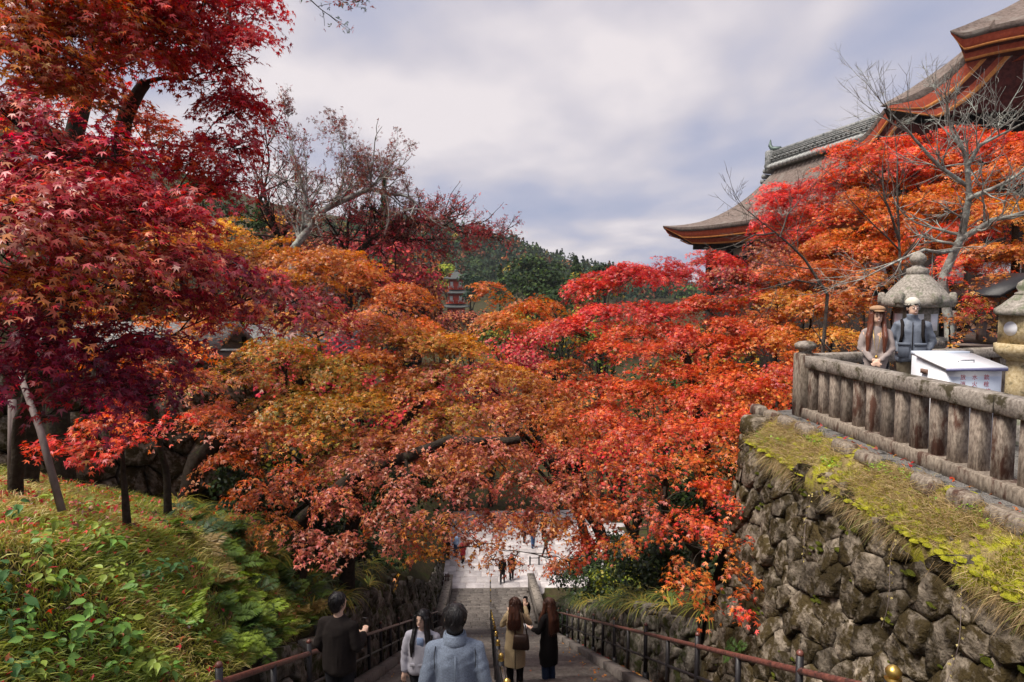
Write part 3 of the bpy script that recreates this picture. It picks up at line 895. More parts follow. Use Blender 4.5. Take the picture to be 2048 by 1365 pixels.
def bare_tree(name, label, cat, group, base, limbs, seed, bark, levels=4, r0=.1, ratio=.68, spread=.55, leafpal=None, leaf=.05, leafn=0, tpl=None, mat_=None, kids=(3, 5), tipr=.003, gravity=.0):
    """limbs: polylines of world points with start radius, each carrying recursive side branches"""
    rg = np.random.default_rng(seed)
    base = np.asarray(base, float)
    root = empty(name, tuple(base), label, cat, group)
    T = Tubes(); LV = Leaves(); tips = []
    def grow(p, d, l, r, lev):
        n = 5 if r > .02 else 3
        pts = [p]; dd = d.copy()
        for i in range(n - 1):
            dd = dd + rg.normal(0, .16, 3) + np.array([0, 0, .05 - gravity]); dd /= np.linalg.norm(dd)
            pts.append(pts[-1] + dd * l / (n - 1))
        pts = np.array(pts)
        T.add(pts, np.linspace(r, max(tipr * .6, r * .55), n), 6 if r > .02 else (4 if r > .008 else 3))
        if lev == 0:
            tips.append((pts, dd)); return
        for k in range(rg.integers(kids[0], kids[1] + 1)):
            f = rg.uniform(.25, 1.0); i = f * (n - 1); j = int(min(i, n - 2)); q = pts[j] + (pts[j + 1] - pts[j]) * (i - j)
            nd = dd * (1 - spread * .4) + rg.normal(0, spread, 3); nd /= np.linalg.norm(nd)
            grow(q, nd, l * ratio * rg.uniform(.7, 1.15), max(tipr, r * .55), lev - 1)
        grow(pts[-1], dd, l * ratio, max(tipr, r * .6), lev - 1)
    for pts, ra, rb, nb, bl in limbs:
        pts = np.asarray(pts, float)
        sm = [pts[0]]
        for i in range(len(pts) - 1):
            sm.extend(bez(pts[i], pts[i + 1], rg, wig=.08, n=5)[1:])
        sm = np.array(sm)
        T.add(sm, np.linspace(ra, rb, len(sm)), 9)
        for k in range(nb):
            i = rg.integers(len(sm) // 4, len(sm) - 1)
            d = norm(sm[i + 1] - sm[i]) * .6 + rg.normal(0, .6, 3); d[2] += .25; d /= np.linalg.norm(d)
            rr = (ra + (rb - ra) * i / len(sm)) * .45
            grow(sm[i], d, bl * rg.uniform(.6, 1.2), max(tipr * 1.5, rr), levels - 1)
        d = norm(sm[-1] - sm[-2])
        grow(sm[-1], d, bl, rb * .9, levels)
    T.build('trunk', bark, root, base)
    if leafn:
        for pts, dd in tips:
            n = rg.poisson(leafn)
            if n == 0: continue
            pos = pts[rg.integers(1, len(pts), n)] + rg.normal(0, leaf * .8, (n, 3))
            LV.add(pos, rg.normal(0, 1, (n, 3)) + np.array([0, 0, .4]), leaf * rg.uniform(.7, 1.2, n), pal_cols(leafpal, n, rg), tpl or LEAF_MID, rg)
        LV.build('crown', mat_ or LEAF, root, base)
    return root

def G(px_, py_, Y):
    """world point on the ground straight below a photograph pixel at distance Y"""
    p = P(px_, py_, Y)
    return np.array([p[0], p[1], GZ(p[0], p[1])])

def clump_noise(lst, rg_seed, extra=0):
    return lst

# ---- 1 crimson maple high on the slope side
b = np.array([-7.0, 10.4, GZ(-7.0, 10.4)])
tree('maple_tree', 'tall crimson maple with a bent mossy trunk rising against the sky', 'maple', None, b,
     [b + (0.3, -.2, 1.4), P(205, 420, 8.6), P(248, 245, 7.8), P(292, 165, 7.8)],
     [(385, 40, 7.8, .8, 'crimson:3,wine'), (470, 110, 7.6, .58, 'crimson:2,wine'), (465, 205, 7.5, .52, 'crimson:2,wine'), (330, 40, 7.2, .9, 'crimson,red,wine'),
      (230, 70, 6.9, .75, 'red:2,wine,rust'), (120, 40, 6.4, .7, 'red,orange,rust'), (40, 60, 6.0, .6, 'orange,red,rust'), (60, 140, 6.0, .55, 'orange,rust,red'), (150, 135, 6.4, .6, 'red,rust,wine'),
      (395, 150, 7.7, .42, 'crimson', .6), (485, 325, 7.6, .36, 'crimson:2,wine'), (420, 290, 7.5, .40, 'crimson:2,wine', .7), (410, 375, 7.4, .4, 'crimson,wine'), (360, 350, 7.2, .55, 'red,crimson'), (330, 270, 8.3, .5, 'redor,red', .8),
      (200, 200, 7.9, .5, 'red,redor', .8), (500, 285, 7.7, .22, 'crimson', .7), (400, -60, 7.6, .8, 'crimson'), (250, -60, 7, .9, 'crimson,red'), (60, -50, 6.4, .8, 'red,orange')],
     11, leaf=.058, tpl=LEAF_NEAR, dens=430, rs=(.26, .46), r0=.13, sprays=15, droop=.42, flat=.55, thin=.8)
# ---- 2 maroon maple close by
b = G(18, 930, 8.6)
tree('maple_tree', 'dark wine red maple spreading low layered boughs over the grass slope', 'maple', None, b,
     [P(40, 840, 8.5), P(60, 700, 7.6), P(90, 560, 6.2), P(120, 450, 5.7)],
     [(40, 230, 5.6, .5, 'wine,pink'), (130, 280, 5.4, .5, 'wine:2,maroon'), (240, 310, 5.8, .48, 'wine,maroon,red'), (40, 350, 5.0, .5, 'wine,pink,maroon'), (160, 390, 5.1, .52, 'wine:2,pink'), (290, 400, 5.6, .5, 'wine,crimson'), (380, 440, 5.9, .4, 'wine,crimson'),
      (60, 470, 4.7, .5, 'wine,rust,pink'), (190, 490, 5.0, .5, 'wine,rust,pink'), (310, 520, 5.4, .45, 'wine:2,pink'), (420, 530, 5.8, .42, 'wine:2,maroon'), (510, 570, 6.1, .4, 'wine,dusky'), (600, 615, 6.3, .34, 'wine,dusky'), (665, 640, 6.5, .24, 'wine,pink'),
      (60, 570, 4.9, .5, 'wine,rust,orange'), (180, 590, 5.1, .45, 'rust,wine,orange'), (300, 600, 5.5, .42, 'wine,maroon,rust'), (420, 620, 5.9, .35, 'wine'), (90, 680, 5.1, .48, 'maroon:2,wine'), (210, 680, 5.3, .46, 'maroon:2,wine'), (320, 665, 5.7, .42, 'maroon,wine'),
      (40, 745, 5.1, .38, 'maroon:2,wine'), (150, 745, 5.3, .42, 'maroon:3,wine'), (240, 775, 5.5, .34, 'maroon'), (295, 790, 5.7, .24, 'maroon'), (110, 810, 5.3, .25, 'maroon,crimson', .7), (-60, 420, 4.8, .6, 'wine'), (-60, 650, 4.9, .6, 'maroon')],
     12, leaf=.055, tpl=LEAF_NEAR, dens=470, rs=(.22, .40), r0=.075, sprays=17, droop=.45, flat=.5, thin=.8)
# ---- 3 small bright red maple
b = G(250, 985, 8.2)
tree('maple_tree', 'small bright scarlet maple in front of the rubble wall', 'maple', None, b, [b + (0, 0, .4), P(245, 900, 8.2)],
     [(150, 885, 8.0, .42, 'scarlet:2,red'), (240, 850, 8.2, .42, 'redor,red'), (310, 870, 8.0, .42, 'scarlet:3,red'), (90, 905, 8.0, .3, 'scarlet,red'), (200, 905, 7.8, .35, 'scarlet,red,rust'), (340, 845, 8.1, .25, 'scarlet')],
     13, leaf=.065, tpl=LEAF_NEAR, dens=330, rs=(.2, .36), r0=.05, sprays=14, flat=.38)
b = G(330, 900, 10.5)
tree('maple_tree', 'slender orange red maple standing behind the scarlet one', 'maple', None, b, [b + (0, 0, .8), P(300, 790, 10.2)],
     [(290, 745, 10.0, .6, 'redor,red,rust'), (340, 695, 10.0, .55, 'redor,orange'), (230, 720, 10.2, .5, 'redor,rust'), (380, 760, 10.2, .5, 'redor,rust'), (270, 815, 10.0, .4, 'red,scarlet'), (310, 640, 10.4, .5, 'redor,orange'), (180, 640, 10.6, .5, 'orange,rust')],
     14, leaf=.064, dens=330, rs=(.25, .45), r0=.06, sprays=11)
# ---- 4 large orange maple in the middle
b = G(372, 985, 12.6)
tree('maple_tree', 'broad orange maple with olive patches and dark limbs, left of the stairs'.replace(', left of the stairs', ' beside the stairs'), 'maple', None, b,
     [P(392, 920, 12.6), P(470, 860, 12.9), P(560, 800, 13.4), P(640, 720, 14.2)],
     [(640, 520, 16.5, 1.1, 'orange,rust'), (560, 560, 15.8, .9, 'orange,gold,rust'), (720, 545, 16.5, .9, 'orange:2,redor'), (790, 585, 16.2, .8, 'orange,redor,rust'), (840, 655, 15.8, .6, 'orange:2,redor'),
      (470, 620, 14.2, .7, 'orange,rust,pink'), (620, 640, 15, 1.0, 'olive,rust,orange'), (730, 640, 14.8, .9, 'orange,rust,pink'), (550, 700, 13.6, .8, 'orange,olive'), (660, 740, 14, 1.0, 'olive,olive,orange'), (760, 720, 14.2, .8, 'orange,rust'), (470, 740, 12.9, .7, 'orange,olive,pink'),
      (580, 800, 13.2, .9, 'olive,orange'), (720, 800, 13.5, .9, 'olive,gold,orange'), (430, 830, 12.3, .6, 'pink,rust,redor'), (520, 870, 12.2, .75, 'rust,redor,pink'), (640, 860, 12.8, .8, 'orange,olive,rust'), (460, 920, 11.9, .5, 'rust,redor'), (400, 660, 13.4, .6, 'rust,orange')],
     15, leaf=.066, dens=216, tpl=LEAF_TRI, r0=.16, sprays=12.5)
b = G(690, 1090, 13.5)
tree('maple_tree', 'orange gold maple reaching its tiers towards the distant pagoda', 'maple', None, b,
     [b + (0.1, 0, 1.2), P(720, 960, 13.6), P(800, 860, 14.0), P(880, 760, 14.6)],
     [(820, 680, 15, .9, 'orange,rust,olive'), (920, 690, 15, .85, 'orange,gold'), (1000, 640, 16, .7, 'orange:2,redor'), (1060, 610, 16.4, .6, 'orange,redor'), (985, 575, 18, .5, 'redor,orange'), (1090, 650, 16, .5, 'orange,redor'), (880, 750, 14.6, .9, 'rust,olive,pink'), (990, 750, 14.6, .9, 'gold,orange,rust'),
      (800, 780, 14, .9, 'orange,rust'), (900, 830, 13.8, .9, 'olive,gold,rust,pink'), (1010, 820, 14, .85, 'orange,rust,pink'), (760, 870, 13.2, .8, 'rust,orange,pink'), (860, 900, 13, .7, 'rust,orange'), (700, 930, 12.6, .7, 'rust,olive,pink'), (960, 900, 13, .7, 'orange,rust'), (1080, 780, 14.6, .6, 'orange,rust')],
     16, leaf=.066, dens=216, tpl=LEAF_TRI, r0=.15, sprays=12.5)
# ---- 5 rust pink maple hanging over the stairs
b = G(590, 1150, 11.6)
tree('maple_tree', 'rusty pink maple drooping its boughs low over the stairs', 'maple', None, b,
     [b + (.1, 0, 1.0), P(640, 1010, 11.4), P(760, 930, 11.2), P(900, 880, 11.2), P(1040, 880, 11.2)],
     [(500, 990, 11.2, .55, 'rust,redor'), (590, 960, 11, .6, 'rust,pink,redor'), (560, 1040, 10.8, .45, 'rust,orange'), (680, 1000, 10.6, .6, 'pink:2,rust'), (640, 1070, 10.2, .5, 'pink:2,rust'), (700, 1080, 10, .4, 'pink,rust'), (730, 920, 11, .65, 'pink,rust'), (820, 960, 10.6, .65, 'pink:2,rust'),
      (770, 1030, 10.2, .5, 'pink,rust'), (840, 1060, 10, .42, 'orange,gold,rust'), (880, 900, 11, .7, 'pink,rust'), (930, 970, 10.6, .65, 'pink:2,rust'), (900, 1040, 10, .45, 'pink,rust,orange'), (980, 900, 11.2, .65, 'pink,rust'), (1040, 960, 10.8, .65, 'pink:2,rust'), (990, 1040, 10.1, .42, 'pink,rust'),
      (1110, 910, 11.6, .65, 'rust,pink,red'), (1130, 980, 11, .6, 'rust,pink'), (1080, 1040, 10.4, .42, 'rust,orange'), (1180, 1020, 11, .5, 'redor,rust'), (1000, 1095, 9.6, .2, 'rust,orange', .6), (1030, 1115, 9.5, .18, 'orange,rust,pink', .6), (1110, 1110, 9.6, .18, 'redor,rust', .7),
      (630, 1120, 9.9, .25, 'pink'), (850, 1110, 10, .28, 'gold,orange'), (790, 1090, 10.1, .28, 'rust,pink'), (900, 1100, 9.9, .2, 'rust,orange', .8), (930, 1060, 10.4, .38, 'rust,pink'), (1010, 1060, 10.6, .38, 'rust,pink,orange', .9), (1130, 1060, 11, .42, 'rust,redor'), (1180, 1080, 11.2, .38, 'redor,red'), (960, 1090, 10, .22, 'rust,orange', .7), (1150, 1120, 10.6, .25, 'redor,red', .8), (960, 1040, 10.8, .4, 'rust,pink', 1.1), (1050, 1035, 11, .42, 'rust,pink', 1.1), (985, 1120, 9.6, .12, 'orange,rust', .6), (1040, 1130, 9.5, .10, 'orange,rust,pink', .6), (1110, 1130, 9.7, .14, 'orange,rust,redor', .7), (1140, 1125, 9.8, .14, 'orange,rust', .7)],
     17, leaf=.060, tpl=LEAF_MID, dens=400, rs=(.22, .40), r0=.14, sprays=13, droop=.6, flat=.5)
# ---- 6 red maple on the far bank
b = G(1420, 1100, 15.5)
tree('maple_tree', 'wide red maple with fanned dark limbs below the temple eaves', 'maple', None, b,
     [b + (0, 0, 1.2), P(1405, 870, 15.2), P(1385, 760, 15.3), P(1360, 690, 15.6)],
     [(1180, 570, 17, .7, 'red,crimson'), (1260, 545, 17.2, .85, 'crimson:2,red'), (1350, 545, 17.4, .85, 'crimson:2,red'), (1430, 520, 17.6, .7, 'crimson,red'), (1220, 620, 16.4, .8, 'red,crimson'), (1320, 620, 16.4, .85, 'red:2,crimson'), (1410, 610, 16.4, .8, 'red:2,rust'), (1490, 590, 16.6, .7, 'crimson,rust'),
      (1140, 655, 15.4, .75, 'red:2,crimson'), (1220, 690, 15.2, .6, 'red,redor'), (1310, 700, 15.4, .7, 'red,redor'), (1410, 690, 15.4, .8, 'red:2,redor'), (1490, 680, 15.4, .75, 'redor,red'), (1180, 770, 14.6, .8, 'redor,red,rust'), (1280, 780, 14.4, .85, 'redor:2,red'), (1390, 790, 14.2, .8, 'redor,red'), (1490, 770, 14.2, .8, 'redor,red'),
      (1130, 730, 15, .5, 'redor,orange'), (1560, 740, 14, .6, 'redor,scarlet'), (1220, 850, 13.6, .8, 'redor,red,pink'), (1330, 860, 13.2, .75, 'redor:2,red'), (1430, 850, 13, .7, 'redor,red'), (1530, 840, 12.6, .55, 'redor,red'), (1470, 905, 12.4, .5, 'redor,orange'), (1390, 920, 12.4, .5, 'redor,orange'), (1120, 840, 14, .7, 'rust,orange,redor'), (1470, 550, 17, .7, 'crimson,rust,dusky'), (1530, 640, 15.8, .6, 'redor,rust'), (1450, 650, 15.8, .7, 'red,redor'), (1360, 660, 15.8, .7, 'red'), (1270, 660, 15.8, .7, 'red,redor'), (1540, 520, 17.6, .6, 'rust,dusky'), (1200, 820, 14.4, .6, 'redor,red'), (1340, 740, 14.8, .6, 'redor,red'), (1450, 740, 14.6, .6, 'redor')],
     18, leaf=.066, dens=216, tpl=LEAF_TRI, r0=.17, sprays=12.5)
b = G(1600, 1000, 17)
tree('maple_tree', 'glowing orange maple behind the balustrade corner post', 'maple', None, b,
     [b + (0, 0, 1.5), P(1610, 760, 16.6), P(1620, 660, 16.2)],
     [(1540, 600, 16.6, .9, 'orange:2,gold'), (1620, 610, 16, .9, 'orange,gold'), (1690, 600, 15.4, .8, 'orange,redor,rust'), (1580, 670, 15.4, .8, 'orange:2,redor'), (1670, 670, 14.8, .75, 'gold,orange'), (1560, 550, 17, .8, 'rust,redor'), (1650, 540, 16.6, .9, 'redor,rust'), (1740, 560, 15.4, .7, 'rust,orange'), (1610, 720, 14.4, .6, 'redor,orange'), (1690, 715, 13.6, .45, 'gold,orange'), (1500, 560, 17.4, .6, 'rust,dusky')],
     19, leaf=.066, dens=216, tpl=LEAF_TRI, r0=.13, sprays=12.5)
# ---- 7 orange red maple hanging beside the boulder wall
b = G(1390, 1270, 12.0)
tree('maple_tree', 'orange red maple hanging pointed sprays against the tall boulder wall', 'maple', None, b,
     [b + (0, 0, .9), P(1330, 1020, 11.4), P(1330, 960, 11.0)],
     [(1240, 940, 11.2, .6, 'redor,pink,rust'), (1330, 930, 11, .6, 'redor,red'), (1420, 970, 10.3, .48, 'redor,red'), (1300, 1010, 10.4, .55, 'redor,pink'), (1210, 1010, 10.8, .45, 'rust,redor'), (1390, 1040, 9.9, .46, 'redor:2,scarlet'), (1460, 1010, 9.6, .32, 'redor,scarlet'), (1300, 1080, 9.9, .38, 'redor,orange'), (1430, 1090, 9.3, .36, 'redor:2,orange'), (1380, 1130, 9.1, .3, 'redor,orange'),
      (1460, 1130, 8.9, .26, 'redor,orange'), (1420, 1180, 8.8, .24, 'redor,orange'), (1480, 1190, 8.6, .16, 'redor'), (1490, 1225, 8.5, .12, 'redor,scarlet', .8), (1490, 1080, 9.0, .22, 'redor,scarlet'), (1500, 1150, 8.8, .18, 'redor,orange'), (1350, 1060, 9.7, .4, 'redor,red'), (1340, 1170, 9, .2, 'redor,orange'), (1410, 1210, 8.7, .13, 'orange,redor', .8), (1230, 1090, 10.4, .35, 'orange,red'), (1180, 1090, 10.8, .3, 'red,crimson')],
     20, leaf=.060, tpl=LEAF_NEAR, dens=360, rs=(.18, .34), r0=.10, sprays=14, droop=.65, flat=.5)
# ---- 8 vivid maple under the temple roof
b = G(1800, 900, 19)
tree('maple_tree', 'vivid scarlet and orange maple glowing under the temple roof', 'maple', None, b,
     [b + (0, 0, 2.0), P(1790, 640, 18.6), P(1780, 540, 18.4), P(1770, 470, 18.4)],
     [(1570, 400, 20, .9, 'scarlet:2,crimson'), (1590, 480, 19.4, .9, 'scarlet,crimson,redor'), (1650, 430, 19.6, 1.0, 'scarlet,redor'), (1690, 360, 19.8, 1.0, 'scarlet,redor'), (1740, 420, 18.6, 1.1, 'orange,redor'), (1790, 340, 19.2, 1.0, 'scarlet,redor'), (1860, 330, 18.8, 1.0, 'redor,scarlet'), (1840, 420, 18, 1.1, 'orange:2,redor'), (1930, 350, 18, 1.0, 'redor,orange'),
      (1670, 500, 18.4, 1.0, 'orange,redor'), (1760, 500, 17.6, 1.0, 'orange,redor'), (1620, 540, 18.2, .9, 'rust,redor'), (1850, 490, 17, .9, 'redor,orange'), (1700, 310, 20, .6, 'redor,scarlet'), (1790, 295, 19.6, .7, 'redor,scarlet'), (1550, 440, 19.6, .6, 'scarlet,crimson'), (1620, 380, 20, .6, 'crimson,scarlet'), (1900, 290, 18.8, .8, 'redor,scarlet'), (1960, 300, 18.2, .8, 'redor,scarlet'), (1740, 360, 19.4, .8, 'redor,orange'), (1900, 400, 17.6, .9, 'redor,orange'), (1560, 500, 19, .7, 'rust,dusky'), (1800, 450, 17.4, .8, 'orange,redor')],
     22, leaf=.068, dens=216, tpl=LEAF_TRI, r0=.16, sprays=16, flat=.62)
b = G(2010, 800, 15.5)
tree('maple_tree', 'orange maple behind the lanterns with its top touching the eaves', 'maple', None, b,
     [b + (0, 0, 2.2), P(2030, 560, 15.4), P(2030, 440, 15.2)],
     [(2000, 290, 17, .9, 'redor,scarlet'), (2040, 340, 16, .9, 'redor,orange'), (1960, 410, 16, .9, 'orange,redor'), (2030, 430, 15.4, .9, 'orange,gold'), (1920, 460, 16, .8, 'scarlet,redor'), (1990, 500, 14.8, .7, 'rust,orange'), (2060, 500, 14.6, .8, 'rust,orange'), (1930, 530, 15, .7, 'scarlet,redor'), (2000, 570, 14, .6, 'rust,orange'), (1960, 600, 13.6, .45, 'rust,gold'), (2070, 300, 16, .8, 'redor')],
     23, leaf=.066, dens=216, tpl=LEAF_TRI, r0=.14, sprays=12.5)
b = G(1900, 760, 12.6)
tree('maple_tree', 'low crimson and rust maple between the stone lantern and the wooden rail', 'maple', None, b,
     [b + (0, 0, .6), P(1900, 680, 12.6)],
     [(1900, 640, 12.4, .35, 'rust,orange'), (1925, 600, 12.4, .3, 'scarlet,crimson'), (1960, 625, 12.2, .28, 'scarlet,crimson'), (1885, 690, 12, .32, 'gold,orange'), (1870, 715, 11.7, .25, 'gold,orange'), (1930, 670, 12.4, .25, 'rust,orange'), (1905, 560, 12.8, .3, 'scarlet')],
     24, leaf=.060, dens=340, rs=(.18, .3), r0=.05, sprays=13)
# ---- yellow orange maple on the slope top
b = G(470, 640, 17)
tree('maple_tree', 'yellow orange maple lit above the wine red boughs', 'maple', None, b, [b + (0, 0, 1.5), P(470, 520, 17)],
     [(450, 450, 17, .6, 'gold:2,orange'), (490, 490, 17, .65, 'gold,orange'), (430, 500, 16.6, .5, 'gold,orange'), (530, 520, 17, .6, 'orange,rust'), (400, 470, 17, .3, 'orange,redor'), (560, 500, 17.4, .5, 'orange,gold')],
     25, leaf=.07, dens=216, tpl=LEAF_TRI, r0=.1, sprays=10)

# ================================================================== middle distance and background
def blob_tree(name, label, cat, group, base, h, r, pal, seed, shape='round', n=900, size=.35, mat_=None, bark=None, trunk_r=.2, lean=0.0, low=.25, lobes=9):
    """a tree seen from afar: clumps of leaf-sized faces spread through lobes, with a trunk"""
    rg = np.random.default_rng(seed)
    base = np.asarray(base, float)
    root = empty(name, tuple(base), label, cat, group)
    T = Tubes(); LV = Leaves()
    top = base + np.array([lean, 0, h * .8])
    tr = bez(base - np.array([0, 0, .5]), top, rg, wig=.08, n=7)
    T.add(tr, np.linspace(trunk_r * 1.2, trunk_r * .25, 7), 7)
    if shape == 'cone':
        t = rg.random(n) ** .75
        ang = rg.uniform(0, 2 * math.pi, n)
        tiers = .82 + .18 * np.sin(t * 34)
        rad = r * (1.02 - t) * tiers * np.sqrt(rg.uniform(.35, 1, n))
        pos = base + np.stack([rad * np.cos(ang), rad * np.sin(ang), h * (low + (1 - low) * t) - .18 * rad], 1)
        nr = np.stack([np.cos(ang), np.sin(ang), np.full(n, .9)], 1) + rg.normal(0, .4, (n, 3))
        LV.add(pos, nr, size * rg.uniform(.7, 1.3, n), pal_cols(pal, n, rg), LEAF_FAR, rg)
    else:
        ce = []
        for i in range(lobes):
            d = rg.normal(size=3); d /= np.linalg.norm(d)
            c = base + np.array([lean, 0, h * (low + (1 - low) * .5)]) + d * np.array([r * .62, r * .62, h * (1 - low) * .34])
            ce.append((c, r * rg.uniform(.35, .55)))
            T.add(bez(tr[rg.integers(2, 6)], c, rg, n=4), np.linspace(trunk_r * .4, trunk_r * .1, 4), 4)
        m = n // lobes
        for c, rr in ce:
            d = rg.normal(size=(m, 3)); d = norm(d); d[:, 2] = np.where(rg.random(m) < .7, np.abs(d[:, 2]), d[:, 2])
            pos = c + d * rr * np.array([1.15, 1.15, .75]) * (rg.uniform(.55, 1.05, (m, 1)))
            LV.add(pos, d + rg.normal(0, .5, (m, 3)) + np.array([0, 0, .4]), size * rg.uniform(.7, 1.3, m), pal_cols(pal, m, rg) * np.exp(rg.normal(0, .12)), LEAF_FAR, rg)
    T.build('trunk', bark or M_BARK, root, base)
    LV.build('crown', mat_ or FARLEAF, root, base)
    return root

# ---- wooded hill far behind: one mass
rg = np.random.default_rng(77)
LV = Leaves()
nT = 1000
hx = rg.uniform(-62, 95, nT); hy = 235 + 200 * rg.random(nT) ** .8
hz = ground(hx, hy)
for i in range(nT):
    rr = rg.uniform(3.4, 6.0); m = 62
    pal = rg.choice(['dkgreen', 'bluegreen', 'green', 'brown', 'olive', 'rust'], p=[.34, .34, .17, .08, .04, .03])
    d = norm(rg.normal(size=(m, 3))); d[:, 2] = np.abs(d[:, 2])
    conif = rg.random() < .3
    hgt = rr * (1.7 if conif else 1.0)
    sc_ = np.stack([np.full(m, rr * .9), np.full(m, rr * .9), np.full(m, hgt)], 1)
    if conif: sc_[:, :2] *= (1.05 - d[:, 2:3])
    pos = np.array([hx[i], hy[i], hz[i] + 2.5]) + d * sc_
    LV.add(pos, d + rg.normal(0, .45, (m, 3)), 1.2 * rg.uniform(.7, 1.3, m), pal_cols(pal, m, rg) * np.exp(rg.normal(0, .25)), LEAF_FAR, rg)
hw = LV.build('forest', FARLEAF, None, (0, 0, 0)); tag(hw, 'dark green wooded hill far behind the pagoda', 'forest', kind='stuff')

